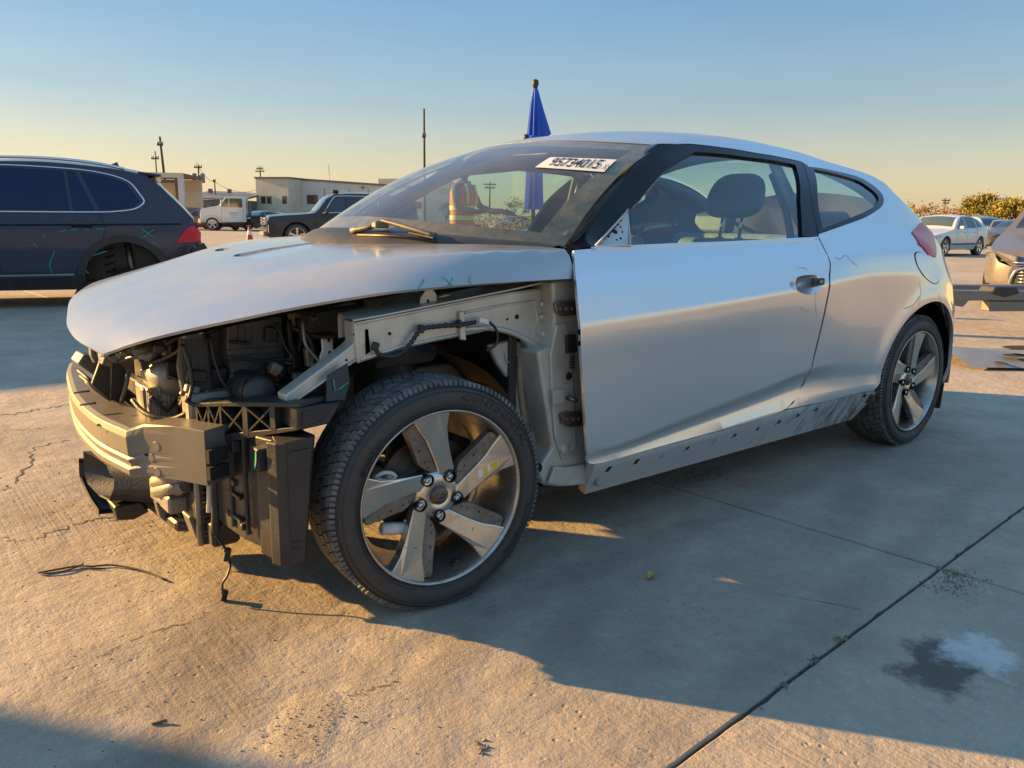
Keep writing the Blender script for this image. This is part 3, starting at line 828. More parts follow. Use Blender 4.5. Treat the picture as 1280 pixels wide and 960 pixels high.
# ---- bare sill with clip holes
sill_uv = ISIDE.poly([(745, 582), (800, 567), (880, 545), (945, 528), (984, 513), (1000, 510), (1040, 502), (1092, 490)])
sl = sill_uv+arc_uv(184, 188, 3)[0:1]+[(2.262, .172), (1.8, .172), (1.2, .172), (.8, .172), (.595, .172)]
SILLM, snt, sp_ = nmat('bare_sill_paint')
def streak_mat():
    N, L = snt.nodes, snt.links
    tc = N.new('ShaderNodeTexCoord'); mp = N.new('ShaderNodeMapping'); mp.inputs['Scale'].default_value = (7, 1, 3.0)
    L.new(tc.outputs['Object'], mp.inputs['Vector'])
    nz = N.new('ShaderNodeTexNoise'); nz.inputs['Scale'].default_value = 3.5; nz.inputs['Detail'].default_value = 7; nz.inputs['Roughness'].default_value = .7
    L.new(mp.outputs['Vector'], nz.inputs['Vector'])
    sx = N.new('ShaderNodeSeparateXYZ'); L.new(tc.outputs['Object'], sx.inputs['Vector'])
    mr = N.new('ShaderNodeMapRange'); mr.inputs['From Min'].default_value = 1.2; mr.inputs['From Max'].default_value = 2.2
    mr.inputs['To Min'].default_value = .02; mr.inputs['To Max'].default_value = .24
    L.new(sx.outputs['X'], mr.inputs['Value'])
    ad = N.new('ShaderNodeMath'); ad.operation = 'ADD'; L.new(nz.outputs['Fac'], ad.inputs[0]); L.new(mr.outputs['Result'], ad.inputs[1])
    rp = N.new('ShaderNodeValToRGB'); rp.color_ramp.elements[0].position = .64; rp.color_ramp.elements[1].position = .88
    rp.color_ramp.elements[0].color = (.56, .57, .58, 1); rp.color_ramp.elements[1].color = (.11, .095, .08, 1)
    L.new(ad.outputs['Value'], rp.inputs['Fac']); L.new(rp.outputs['Color'], sp_.inputs['Base Color'])
    sp_.inputs['Roughness'].default_value = .42; sp_.inputs['Metallic'].default_value = .3
streak_mat()
sill = panel('sill', sl, S, SILLM, car, h=.03, thick=.03, off=-.006)
def patch(px, py, w, hgt, m_, nm, parent, off=-.0045, inv=ISIDE, surf=S, rot=0.0):
    """small flat piece lying on a body surface at a photo pixel"""
    c0 = inv(px, py); k = [(-w/2, -hgt/2), (w/2, -hgt/2), (w/2, hgt/2), (-w/2, hgt/2)]
    cr, sr = math.cos(rot), math.sin(rot)
    return panel(nm, [(c0[0]+a*cr-b*sr, c0[1]+a*sr+b*cr) for a, b in k], surf, m_, parent, h=.05, thick=.002, off=off)
for (a, b) in [(762, 588), (797, 578.5)]:
    patch(a, b, .016, .02, DARKHOLE, 'clip_hole', sill)
for (a, b) in [(831, 570.5), (862, 562), (893, 551.5), (921, 545), (949, 536.5), (974, 528), (998, 521), (1021, 511.5), (1041, 506.5)]:
    k_ = random.random(); patch(a+random.uniform(-3, 3), b+random.uniform(-1, 2), .012+.012*k_, .014+.012*random.random(), BLUECLIP, 'clip', sill, rot=random.uniform(-.3, .3))
    if k_ > .35: patch(a+random.uniform(-2, 3), b+random.uniform(-1, 1.5), .006+.008*random.random(), .008+.006*random.random(), DARKHOLE, 'clip_hole', sill, off=-.002, rot=random.uniform(-.5, .5))
patch(1082, 496, .014, .014, DARKHOLE, 'clip_hole', sill)
# ---- roof, tail glass, tail panel
nU = 24
hd = [(float(XH(u_))+.012, float(u_)) for u_ in np.linspace(-1, 1, nU+1)]
roof_poly = hd+[(1.6, 1), (2.0, 1), (2.28, 1)]+[(2.28+.12*(1-abs(u_)**2), float(u_)) for u_ in np.linspace(.95, -.95, 15)]+[(2.28, -1), (2.0, -1), (1.6, -1)]
ROOFC = lambda x, u: ROOF(x, np.clip(u, -1.0, 1.0))
panel('roof', roof_poly, ROOF, SILVER_DUSTY, car, h=.06, thick=.012, sgn=1)
hatch_poly = [(2.285+.12*(1-abs(u_)**2), float(u_)) for u_ in np.linspace(-1, 1, 15)]+[(3.04, .97), (3.04, -.97)]
panel('hatch_glass', hatch_poly, ROOF, GLASS, car, h=.06, thick=0)
mbt = MB()
tail_sec = []
for x_ in np.linspace(3.04, 3.38, 9):
    tail_sec.append([[x_, u_*float(YE(x_)), float(ROOF(np.array([x_]), np.array([u_]))[0, 2])] for u_ in np.linspace(-1, 1, 13)])
mbt.grid(np.array(tail_sec))
cap = S(np.full(24, 3.375), np.linspace(.22, 1.31, 24))
G = np.stack([cap, cap*np.array([1, .5, 1])+np.array([.012, 0, 0]), cap*np.array([1, 0, 1])+np.array([.016, 0, 0]), cap*np.array([1, -.5, 1])+np.array([.012, 0, 0]), cap*np.array([1, -1, 1])], 0)
mbt.grid(G)
mbt.build('tailgate', SILVER, car)
# ---- right-hand side, the same sheets mirrored
DOORR = [(.46, .30), (1.66, .31), (1.78, .40), (1.84, .77), (1.83, .90), (1.78, .955), (.53, .955), (.46, .9)]
dr = panel('door', DOORR, S, SILVER, car, h=.06, thick=.03, mirror=True)
panel('window_frame', frame_uv, S, GLOSSBLACK, dr, h=.05, holes=(win_uv,), thick=.02, off=.001, mirror=True)
panel('window_pane', win_uv, S, GLASS, dr, h=.06, thick=0, off=-.008, mirror=True)
panel('windscreen_pillar', apil_uv, S, GLOSSBLACK, car, h=.05, thick=.02, mirror=True)
qr = panel('quarter_panel', qpoly, S, SILVER, car, h=.05, holes=(qw_uv, tl_uv), thick=.015, mirror=True)
panel('pillar_trim', ISIDE.poly(qp_px), S, GLOSSBLACK, car, h=.05, thick=.01, off=.001, mirror=True)
panel('quarter_window', qw_uv, S, GLOSSBLACK, qr, h=.04, holes=(qg_uv,), thick=.012, off=.001, mirror=True)
panel('quarter_pane', qg_uv, S, GLASS, qr, h=.06, thick=0, off=-.006, mirror=True)
panel('tail_light', tl_uv, S, REDLENS, car, h=.03, thick=.03, off=.004, mirror=True)
panel('sill', sl, S, SILLM, car, h=.06, thick=.03, off=-.006, mirror=True)
# ---- windscreen
ws_poly = [(float(u_), 0.0) for u_ in np.linspace(-1, 1, 21)]+[(1.0, v_) for v_ in np.linspace(.1, .9, 9)]+[(float(u_), 1.0) for u_ in np.linspace(1, -1, 21)]+[(-1.0, v_) for v_ in np.linspace(.9, .1, 9)]
ws = panel('windscreen', ws_poly, WIND, WSGLASS, car, h=.08, thick=0, sgn=1)
# printed black edge of the glass, dirty where leaves collected
frit_o = [(float(u_), 0.002) for u_ in np.linspace(-.995, .995, 21)]+[(float(u_), .998) for u_ in np.linspace(.995, -.995, 21)]
frit_i = [(float(u_), 0.10-.03*abs(u_)) for u_ in np.linspace(-.90, .90, 21)]+[(float(u_), .91) for u_ in np.linspace(.90, -.90, 21)]
FRIT = mat('glass_edge_print', (.05, .036, .024), rough=.5, c2=(.34, .21, .10), scale=22, amt=.35, bump=.2, bscale=150)
panel('edge_print', frit_o, WIND, FRIT, ws, h=.08, holes=(frit_i,), thick=0, off=-.003)
# lot sticker
st_uv = IWIND.poly([(669, 210), (688, 197.5), (771, 200.5), (755, 216)])
st = panel('lot_sticker', st_uv, WIND, STICKER_W, ws, h=.05, thick=0, off=.003)
def text_mesh(txt, size=1.0, font_scale=(1, 1), bold=0.0, res=2):
    cu = bpy.data.curves.new('t', 'FONT'); cu.body = txt; cu.size = size; cu.resolution_u = res; cu.offset = bold
    ob = bpy.data.objects.new('t', cu); COL.objects.link(ob)
    dg = bpy.context.evaluated_depsgraph_get(); me = bpy.data.meshes.new_from_object(ob.evaluated_get(dg))
    V = np.array([v.co[:2] for v in me.vertices]); Fc = [list(p_.vertices) for p_ in me.polygons]
    bpy.data.objects.remove(ob); bpy.data.curves.remove(cu); bpy.data.meshes.remove(me)
    return V, Fc
def text_on(txt, corners_uv, surf, m_, parent, name='lettering', off=.0045, bold=0.0):
    """text laid in the quad (uv corners: bottom-left, top-left, top-right, bottom-right) of a surface"""
    V, Fc = text_mesh(txt, bold=bold); lo, hi = V.min(0), V.max(0); W = (V-lo)/(hi-lo)
    c = np.array(corners_uv)
    uv = ((1-W[:, :1])*(1-W[:, 1:])*c[0]+(1-W[:, :1])*W[:, 1:]*c[1]+W[:, :1]*W[:, 1:]*c[2]+W[:, :1]*(1-W[:, 1:])*c[3])
    X = surf(uv[:, 0], uv[:, 1])+fnormals(surf, uv)*off
    mb = MB(); mb.add(X, Fc); return mb.build(name, m_, parent)
text_on('95734015', IWIND.poly([(683.5, 208.3), (695, 198.6), (756.5, 201.2), (745, 212.8)]), WIND, INK, st, bold=.012)
text_on('X', IWIND.poly([(751, 213), (757, 206.5), (762, 206.8), (756.5, 213.4)]), WIND, INK, st)
# ---- hood
hood_edge = [(x_, -float(HYE(x_))) for x_ in np.concatenate([np.linspace(-.665, -.3, 14), np.linspace(-.25, .474, 16)])]
LEADX = _l((-.41, -.674), (-.2, -.682), (0, -.668), (.2, -.628), (.35, -.590), (.50, -.52), (.6, -.47))
lead = [(float(LEADX(y_)), float(y_)) for y_ in np.linspace(.60, -.41, 21)]
rear = [(.484, -.826), (.486, -.78), (.466, -.70), (.385, -.60), (.315, -.5), (.20, -.25), (.165, 0), (.20, .25), (.315, .5), (.385, .60), (.466, .70), (.486, .78), (.484, .826)]
hood_poly = lead+hood_edge+rear+[(x_, -y_) for x_, y_ in hood_edge[::-1] if x_ > -.44]
vent_uv = IHOOD.poly([(307, 320.5), (350, 312), (414, 300.5), (421, 302), (372, 314), (335, 322.8), (320, 324)])
slot_uv = smooth_poly(IHOOD.poly([(268, 312.8), (276, 310.5), (287, 310.4), (282, 312.6), (273, 314.2)]), res=3)
vent_m = [(x_, -y_) for x_, y_ in vent_uv]
hood = panel('hood', hood_poly, HOOD, SILVER_DUSTY, car, h=.026, holes=(vent_uv, slot_uv, vent_m), thick=.007)
HIN = lambda x, y: HOOD(x*.985+.002, y*.975)-np.stack([np.zeros_like(x), np.zeros_like(x), .026+0*x], -1)
panel('hood_inner', [(x_*.985, y_*.985) for x_, y_ in hood_poly], HIN, BLACK, hood, h=.06, thick=0)
VENT = lambda x, y: HOOD(x, y)-np.stack([np.zeros_like(x), np.zeros_like(x), .008*np.clip((.22-x)/.36, 0, 1)], -1)
for q, mr_ in ((vent_uv, False), (vent_uv, True)):
    vt = panel('hood_vent', q, VENT, SILVER, hood, h=.03, thick=0, mirror=mr_)
panel('washer_slot', slot_uv, HOOD, DARKHOLE, hood, h=.02, thick=0, off=-.012)
# chalk ticks on hood edge and body
def chalk(px_pts, inv, surf, m_, parent, w=.004, off=.0015, nm='chalk_mark'):
    pts = [inv(*q) for q in catmull([np.array(q_, float) for q_ in px_pts], 4)]
    X = surf(np.array([q[0] for q in pts]), np.array([q[1] for q in pts])); n_ = fnormals(surf, np.array(pts))
    X = X+n_*off; mb = MB(); vs = []; fs = []
    for i in range(len(X)):
        t = X[min(i+1, len(X)-1)]-X[max(i-1, 0)]; b_ = np.cross(t, n_[i]); b_ /= np.linalg.norm(b_)+1e-9
        ww = w*(.6+.5*random.random()); vs += [X[i]+b_*ww/2, X[i]-b_*ww/2]
        if i: fs.append((2*i-2, 2*i-1, 2*i+1, 2*i))
    mb.add(vs, fs); return mb.build(nm, m_, parent)
for q in ([(530, 349), (526, 356), (522, 361)], [(552, 346), (560, 352), (566, 359)], [(566, 347), (562, 355), (557, 357)], [(588, 345), (586, 351), (589, 355)]):
    chalk(q, IHOOD, HOOD, GREEN, hood, w=.0025)
for q in ([(997, 336), (1003, 334.5), (1008, 336.5)], [(1000, 384), (1005, 388), (1011, 388)], [(1020, 362), (1019, 378), (1021, 396)], [(1016, 368), (1022, 364)]):
    chalk(q, ISIDE, S, PINK, door, w=.0022)
for q in ([(1044, 321), (1050, 324), (1057, 319), (1064, 326), (1072, 333)], [(1149, 353), (1151, 366), (1148, 382)], [(1130, 386), (1142, 381), (1150, 370)], [(1172, 366), (1176, 376), (1180, 392)]):
    chalk(q, ISIDE, S, PINK, qp, w=.0024)
# door handle recess with the handle taken off
hx, hs = h_uv
hc = S(np.array([hx]), np.array([hs]))[0]; hn = fnormals(S, np.array([[hx, hs]]))[0]
bc = np.mean(np.array(bowl), 0)
def BOWL(u_, v_):
    u_ = np.asarray(u_, float); v_ = np.asarray(v_, float)
    r_ = np.hypot((u_-bc[0])/.085, (v_-bc[1])/.042)
    X = S(u_, v_); n_ = np.array([0.0, 1.0, .12])
    return X+n_*(.026*np.clip(1-r_**2, 0, 1))[..., None]+np.array([0, -.0008, 0])
hb = panel('handle_recess', bowl, BOWL, SILVER, door, h=.008, thick=0)
mbh = MB()
p0 = hc+hn*.006
def on_side(px, py, off=.0): 
    c0 = ISIDE(px, py); return S(np.array([c0[0]]), np.array([c0[1]]))[0]+fnormals(S, np.array([c0]))[0]*off
a, b = on_side(1014, 352, .004), on_side(1029, 353, .004)
mbh.box((a+b)/2, (np.linalg.norm(b-a), .012, .026)); mbh.build('lock_housing', BLACK, door, bevel=.004)
mbh = MB(); mbh.box((a+b)/2+np.array([.004, -.008, 0]), (.02, .01, .012)); mbh.build('lock_lever', STEEL, door, bevel=.002)
mbh = MB(); q = on_side(990.5, 355, .002); mbh.box(q, (.012, .012, .016)); mbh.build('handle_bush', WHITEPART, door, bevel=.003)
# rear mudguard piece behind the wheel
mb = MB(); mb.prism([(3.0, -.86, .13), (3.02, -.86, .32), (3.035, -.86, .42), (3.075, -.83, .42), (3.07, -.83, .22), (3.04, -.84, .12)], (0, .2, 0)); mb.build('mudguard', BLACK, car, bevel=.006)
# rear wheel housing liners
for sg in (-1, 1):
    mb = MB(); n = 28; vs = []; fs = []
    for i in range(n+1):
        a = math.radians(190-200*i/n)
        for (yy, rr_) in ((.865, .365), (.865, .40), (.60, .40), (.50, .36)):
            vs.append((2.65+rr_*math.cos(a), sg*yy, .325+rr_*math.sin(a)))
        if i:
            o = 4*i
            for k in range(3): fs.append((o-4+k, o-3+k, o+k+1, o+k))
    mb.add(vs, fs, True); mb.build('wheel_housing', BLACK, car)
# ================================================================== wheels (local frame: outer face at y=0, outward is -y)
def tyre_prof():
    return [(.226, .012), (.233, .006), (.240, .001), (.252, -.003), (.268, -.005), (.284, -.002), (.296, .006), (.304, .016), (.3075, .026), (.3085, .040),
            (.309, .108), (.3085, .176), (.3075, .190), (.304, .200), (.296, .210), (.284, .218), (.268, .221), (.252, .219), (.240, .215), (.226, .204)]
def arc_text(txt, r0, ang_mid, height, span, mb, y=-.0068, curve=None):
    """raised lettering round the side wall; angles seen from outside, centre of the word at ang_mid"""
    V, Fc = text_mesh(txt, bold=.01, res=1); lo, hi = V.min(0), V.max(0); W = (V-lo)/(hi-lo)
    th = ang_mid+span/2-W[:, 0]*span; r = r0+W[:, 1]*height
    f = _l((.24, .001), (.252, -.003), (.268, -.005), (.284, -.002), (.296, .006))
    yy = f(r)-.0016
    r = .226+(r-.226)*(.309-.226)/(.3165-.226)
    mb.add(np.stack([r*np.cos(th), yy, r*np.sin(th)], 1), Fc)
SPOKE_IN = 72.0
def make_wheel(parent, loc, rz, front, mirror=False, phase=90.0, detail=True):
    barrel = MB()
    barrel.lathe([(.2345, .012), (.2355, .002), (.2335, -.0025), (.2295, -.001), (.2265, .006), (.222, .020), (.214, .05), (.206, .09), (.203, .15), (.207, .19), (.222, .202), (.232, .204), (.236, .200)], 72)
    w = barrel.build('wheel', ALLOY_DARK, parent, loc=loc)
    w.rotation_euler = (0, 0, rz)
    TS = .977
    def shr(r): return .226+(r-.226)*(.309-.226)/(.3165-.226)
    t = MB(); t.lathe([(shr(r_), h_) for r_, h_ in tyre_prof()], 96)
    # rim protector and fine rings on the side wall
    for r_, y_ in ((.2385, .0005), (.245, -.003), (.289, -.0015), (.2985, .0072)):
        t.lathe([(shr(r_-.0012), y_+.001), (shr(r_-.0006), y_-.0022), (shr(r_+.0006), y_-.0022), (shr(r_+.0012), y_+.001)], 96)
    t.v = [(x, y-(.006 if y < .11 else -.006)*max(0, min(1, (-z-.24)/.05)), max(z, -.2992)) for x, y, z in t.v]
    ty = t.build('tyre', RUBBER, w)
    def squash(m_):
        m_.v = [(x, y, max(z, -.2990)) if z < -.2990 else (x, y, z) for x, y, z in m_.v]
    tb = MB(); nb = 66
    ribs = [(.010, .040, .0), (.045, .072, .5), (.077, .104, .15), (.110, .137, .65), (.142, .170, .3), (.175, .206, .8)]
    for (a0, a1, ph) in ribs:
        for k in range(nb):
            t0 = 2*math.pi*(k+ph)/nb; t1 = t0+2*math.pi/nb*.86
            sk = .35*2*math.pi/nb*(1 if a0 < .108 else -1)
            def rad(y_):
                e = abs(y_-.108)
                return .3165-.0022*(e/.07)**2-(.010*max(0, (e-.080)/.018)**2)
            vs = []
            for (yy, q) in ((a0, 0), (a1, sk)):
                for tt in (t0, t1):
                    for rr_ in (shr(.303), shr(rad(yy))):
                        vs.append((rr_*math.cos(tt+q), yy, rr_*math.sin(tt+q)))
            tb.add(vs, [(1, 3, 7, 5), (0, 1, 5, 4), (2, 6, 7, 3), (0, 2, 3, 1), (4, 5, 7, 6)])
        # shoulder lugs running down the wall
    for k in range(nb*2):
        t0 = math.pi*(k+.1)/nb; t1 = t0+math.pi/nb*.6
        vs = []
        for (r_, y_) in ((.3155, .014), (.3025, .0075), (.2995, .0105), (.3095, .018)):
            for tt in (t0, t1): vs.append((shr(r_)*math.cos(tt), y_, shr(r_)*math.sin(tt)))
        tb.add(vs, [(0, 1, 3, 2), (2, 3, 5, 4), (0, 2, 4, 6), (1, 7, 5, 3)])
    squash(tb); o = tb.build('tread', TREAD, ty); o['kind'] = 'stuff'
    if detail:
        for tx_ in (('CONTINENTAL', .2625, 52, .0200, 56), ('SPORT', .2480, 149, .0135, 16), ('PLUS', .2530, 136.5, .0065, 7), ('CONTINENTAL', .2625, -30, .0130, 34)):
            L = MB(); arc_text(tx_[0], tx_[1], math.radians(tx_[2]), tx_[3], math.radians(tx_[4]), L); L.build('tyre_lettering', LETTER, ty)
    # hub
    hb_ = MB(); hb_.lathe([(.0, .034), (.028, .034), (.032, .031), (.052, .035), (.066, .044), (.072, .075), (.0, .075)], 40)
    hb_.build('hub', ALLOY, w, bevel=.0)
    def fh(r): return .008+(.034-.008)*max(0, min(1, (.222-r)/(.222-.060)))**.8
    def rot(x, y, a):
        c, s = math.cos(a), math.sin(a); return (x*c-y*s, x*s+y*c)
    for k in range(5):
        a = math.radians(phase-90-72*k)
        blade = [(.020, .2285), (-.012, .2288), (-.046, .2248), (-.085, .2125), (-.067, .185), (-.046, .158), (-.030, .128), (-.015, .095), (.000, .058), (.018, .047), (.035, .051), (.046, .066), (.041, .082), (.033, .110), (.024, .145), (.017, .185)]
        mbk = MB(); n = len(blade)
        top = []; bot = []
        for (x, y) in blade:
            X, Z_ = rot(x, y, a); r = math.hypot(x, y)
            top.append((X, fh(r), Z_)); x2, y2 = x*.93+.0, y*.985
            X2, Z2 = rot(x2, y2, a); bot.append((X2, fh(r)+.034, Z2))
        mbk.add(top+bot, [list(range(n))]+[(i, n+i, n+(i+1) % n, (i+1) % n) for i in range(n)]+[list(range(n, 2*n))[::-1]])
        sp = mbk.build('spoke', ALLOY, w, bevel=.0032, seg=2, angle=40)
        ins = [(-.074, .2085), (-.100, .1935), (-.098, .180), (-.083, .150), (-.066, .112), (-.056, .088), (-.038, .072), (-.012, .060), (.000, .064), (-.014, .096), (-.028, .128), (-.044, .159), (-.062, .183)]
        mbk = MB(); n = len(ins); top = []; bot = []
        for (x, y) in ins:
            r = math.hypot(x, y); X, Z_ = rot(x, y, a)
            top.append((X, fh(r)+.007, Z_)); bot.append((X*.98, fh(r)+.038, Z_*.98))
        mbk.add(top+bot, [list(range(n))]+[(i, n+i, n+(i+1) % n, (i+1) % n) for i in range(n)]+[list(range(n, 2*n))[::-1]])
        pl = mbk.build('spoke_insert', INSERT, w, bevel=.0025, angle=40)
        hm = MB()
        for (x, y, r_) in ((-.076, .163, .0030), (-.058, .128, .0030), (-.040, .095, .0026), (-.030, .078, .0024)):
            X, Z_ = rot(x, y, a); yy = fh(math.hypot(x, y))+.0062
            hm.cyl((X, yy, Z_), (X, yy+.004, Z_), r_, 10)
        hm.build('insert_hole', DARKHOLE, pl)
        hm = MB(); X, Z_ = rot(-.088, .190, a); yy = fh(.209)+.004
        hm.cyl((X, yy, Z_), (X, yy+.008, Z_), .0062, 14); hm.build('insert_bolt', STEEL, pl, bevel=.001)
        # lug nut in its pocket
        X, Z_ = rot(.057*math.cos(math.radians(54)), .057*math.sin(math.radians(54)), a)
        hm = MB(); hm.lathe([(.0172, .0275), (.0165, .0258), (.0150, .0258), (.0138, .030), (.0130, .046), (.0, .046)], 20, c=(X, 0, Z_)); hm.build('lug_pocket', GLOSSBLACK, w)
        hm = MB()
        hm.tube([(X, .044, Z_), (X, .030, Z_)], .0092, 6); hm.tube([(X, .031, Z_), (X, .0265, Z_)], [.0082, .0045], 12)
        hm.build('lug_nut', CHROME, w, bevel=.0008)
    # centre cap with its slanted oval emblem
    c = MB(); c.lathe([(.0, .0235), (.018, .0245), (.0245, .028), (.026, .034)], 32); cc = c.build('centre_cap', mat('cap_brown', (.06, .022, .018), rough=.3, coat=.6, c2=(.10, .05, .04), scale=60) if 'cap_brown' not in MATS else MATS['cap_brown'], w)
    c = MB(); ring = []
    for i in range(29):
        a = 2*math.pi*i/28; ring.append((.0165*math.cos(a), .0225, .0105*math.sin(a)))
    c.tube(ring, .0013, 6, cap=False)
    for s_ in (-1, 1): c.tube([(s_*.0075-.003, .0225, -.0075), (s_*.0075+.003, .0225, .0075)], .0013, 6)
    c.tube([(-.0075, .0225, -.0015), (.0, .0222, .0), (.0075, .0225, .0015)], .0012, 6)
    c.build('emblem', STEEL, cc)
    # valve stem
    a = math.radians(-75); X, Z_ = .2165*math.cos(a), .2165*math.sin(a)
    c = MB(); c.box((X*.985, .043, Z_*.985), (.030, .022, .012), Matrix.Rotation(-(a-math.pi/2), 3, 'Y')); c.cyl((X*.97, .045, Z_*.97), (X*.93, .030, Z_*.93), .0045, 10)
    c.build('valve', BLACK, w, bevel=.003)
    # brake disc, caliper, knuckle: they stay with the wheel here
    d = MB(); d.lathe([(.05, .085), (.075, .083), (.080, .102), (.140, .102), (.142, .104), (.142, .124), (.140, .126), (.06, .126)], 56)
    d.build('brake_disc', RUST, w)
    kk = MB(); kk.lathe([(.0, .07), (.055, .072), (.062, .085), (.062, .10)], 28); kk.build('disc_hub', STEEL, w)
    cal = MB(); fs = -1 if front else 1
    for i in range(9):
        pass
    aa = [math.radians(q) for q in ((150, 162, 175, 188, 200) if front else (20, 8, -5, -18))]
    pts_o = [(.168*math.cos(q), .168*math.sin(q)) for q in aa]; pts_i = [(.110*math.cos(q), .110*math.sin(q)) for q in aa[::-1]]
    cal.prism([(x, .066, z) for x, z in pts_o+pts_i], (0, .085, 0)); cb_ = cal.build('brake_caliper', CASTALU, w, bevel=.006, seg=2)
    if front:
        for q_, r_, k_ in (([(-.135, .062, .045), (-.118, .058, .052)], .021, 0), ([(-.150, .07, -.075), (-.085, .066, -.085)], .017, 0), ([(-.168, .066, .065), (-.145, .058, .078), (-.118, .056, .07), (-.105, .058, .04), (-.108, .06, .02)], .0055, 4), ([(-.085, .06, -.06), (-.076, .058, -.082), (-.084, .06, -.105)], .0055, 4)):
            c = MB(); c.tube(q_, r_, 12, res=k_); c.build('caliper_pin' if not k_ else 'caliper_spring', WHITEPART, cb_, bevel=0 if k_ else .004)
    if detail and front:
        # yellow and white tag on one spoke and green tick marks
        a = math.radians(phase-90-72)
        def onb(x, y): X, Z_ = rot(x, y, a); return (X, fh(math.hypot(x, y))-.0012, Z_)
        q = [(.0145, .118), (-.012, .122), (-.021, .186), (.0045, .184)]
        c = MB(); c.add([onb(*k) for k in q], [(0, 1, 2, 3)]); tg = c.build('spoke_tag', STICKER_W, w)
        c = MB()
        for v0, v1 in ((.22, .48), (.58, .98)):
            pts = []
            for (u_, v_) in ((.06, v0), (.42, v0+.05), (.94, v0), (.9, (v0+v1)/2), (.96, v1), (.5, v1-.03), (.04, v1), (.1, (v0+v1)/2)):
                A = np.array(q[0])*(1-v_)+np.array(q[3])*v_; B = np.array(q[1])*(1-v_)+np.array(q[2])*v_
                x, y = A*(1-u_)+B*u_; X, Z_ = rot(x, y, a); pts.append((X, fh(math.hypot(x, y))-.0020, Z_))
            c.add(pts, [list(range(8))])
        c.build('tag_print', STICKER_Y, tg)
        for kk_, y0, sgn in ((2, .150, 1), (3, .150, -1)):
            a2 = math.radians(phase-90-72*kk_); c = MB(); vs = []
            for (x, y) in ((.016, y0+.006), (-.018, y0-.006), (-.018, y0-.003), (.016, y0+.009)):
                X, Z_ = rot(x, y, a2); vs.append((X, fh(math.hypot(x, y))-.0011, Z_))
            c.add(vs, [(0, 1, 2, 3)]); c.build('chalk_mark', GREEN, w)
    return w
def put_copy(w, loc, rz):
    c = copy_tree(w, car); c.location = loc; c.rotation_euler = (0, 0, rz); return c
fw = make_wheel(car, (0, -.875, .3115), -.0952, True, phase=90.0)
rw = make_wheel(car, (2.65, -.875, .3115), 0, False, phase=76.0)
put_copy(rw, (2.65, .875, .3115), math.pi)
put_copy(rw, (0, .875, .3115), math.pi-.0952)
# ================================================================== what the missing bumper and fender leave open
def quadpx(pts, Y=None, X=None): return [P(*q, Y=Y, X=X) for q in pts]
def plate(name, pts, th, mt, parent=None, bevel=.003, dirv=(0, 1, 0), label=None, seg=1):
    mb = MB(); mb.prism(pts, np.array(dirv, float)*th); return mb.build(name, mt, parent or car, bevel=bevel, seg=seg, label=label)
def holes_on(pts, r, mt, parent, d=(0, -1, 0), name='bolt_hole', n=10, proud=.0015, dep=.004):
    for q in pts:
        mb = MB(); a = np.array(q)+np.array(d)*proud; mb.cyl(a, a-np.array(d)*dep, r, n); mb.build(name, mt, parent)

# ---- bumper beam: one pressed section swept along its bow
path = [(-.535, .72), (-.575, .55), (-.615, .30), (-.638, .12), (-.648, -.06), (-.645, -.22), (-.622, -.385), (-.600, -.425), (-.515, -.605)]
prof = [(.0, .362), (-.010, .372), (-.010, .386), (-.004, .392), (-.004, .400), (-.010, .406), (-.010, .412), (-.005, .418), (-.010, .424), (-.012, .470), (-.008, .486), (.004, .492), (.095, .492), (.105, .484), (.105, .37), (.095, .362)]
pts = path[:1]+[tuple(q) for q in catmull([np.array((*q, 0)) for q in path[:7]], 4)[1:-1]]+[None]
pp = [np.array((*q, 0.0)) for q in path[:7]]; cc = catmull(pp, 4); cc += [np.array((-.610, -.405, 0)), np.array((-.598, -.428, 0)), np.array((-.555, -.52, 0)), np.array((-.512, -.610, 0))]
mb = MB(); vs = []; fs = []; n = len(prof)
for i, q in enumerate(cc):
    t = cc[min(i+1, len(cc)-1)]-cc[max(i-1, 0)]; t /= np.linalg.norm(t); nr = np.array([-t[1], t[0], 0])
    if nr[0] < 0: nr = -nr
    e = max(0, min(1, (i-len(cc)+5)/3.0))
    for a, z in prof:
        a2 = a*(1-e)+(0.0 if a < .05 else a)*e
        zz = .362+(z-.362)*(1+.06*e)+.016*e
        vs.append(q+nr*a2+np.array([0, 0, zz]))
    if i:
        for k in range(n): fs.append(((i-1)*n+k, (i-1)*n+(k+1) % n, i*n+(k+1) % n, i*n+k))
fs += [list(range(n)), [len(vs)-n+k for k in range(n)]]
mb.add(vs, fs); beam = mb.build('bumper_beam', BEAM, car, bevel=.003, seg=2)
for (px, py, rx) in ((131, 530, .006), (143, 538, .005), (110, 505, .005), (102, 490, .005)):
    q = P(px, py, Y=-.1-.004*(px-100)); mb = MB(); mb.cyl(q+np.array([-.02, 0, 0]), q+np.array([.02, 0, 0]), rx*.6, 8); mb.build('rivet', BEAM, beam)
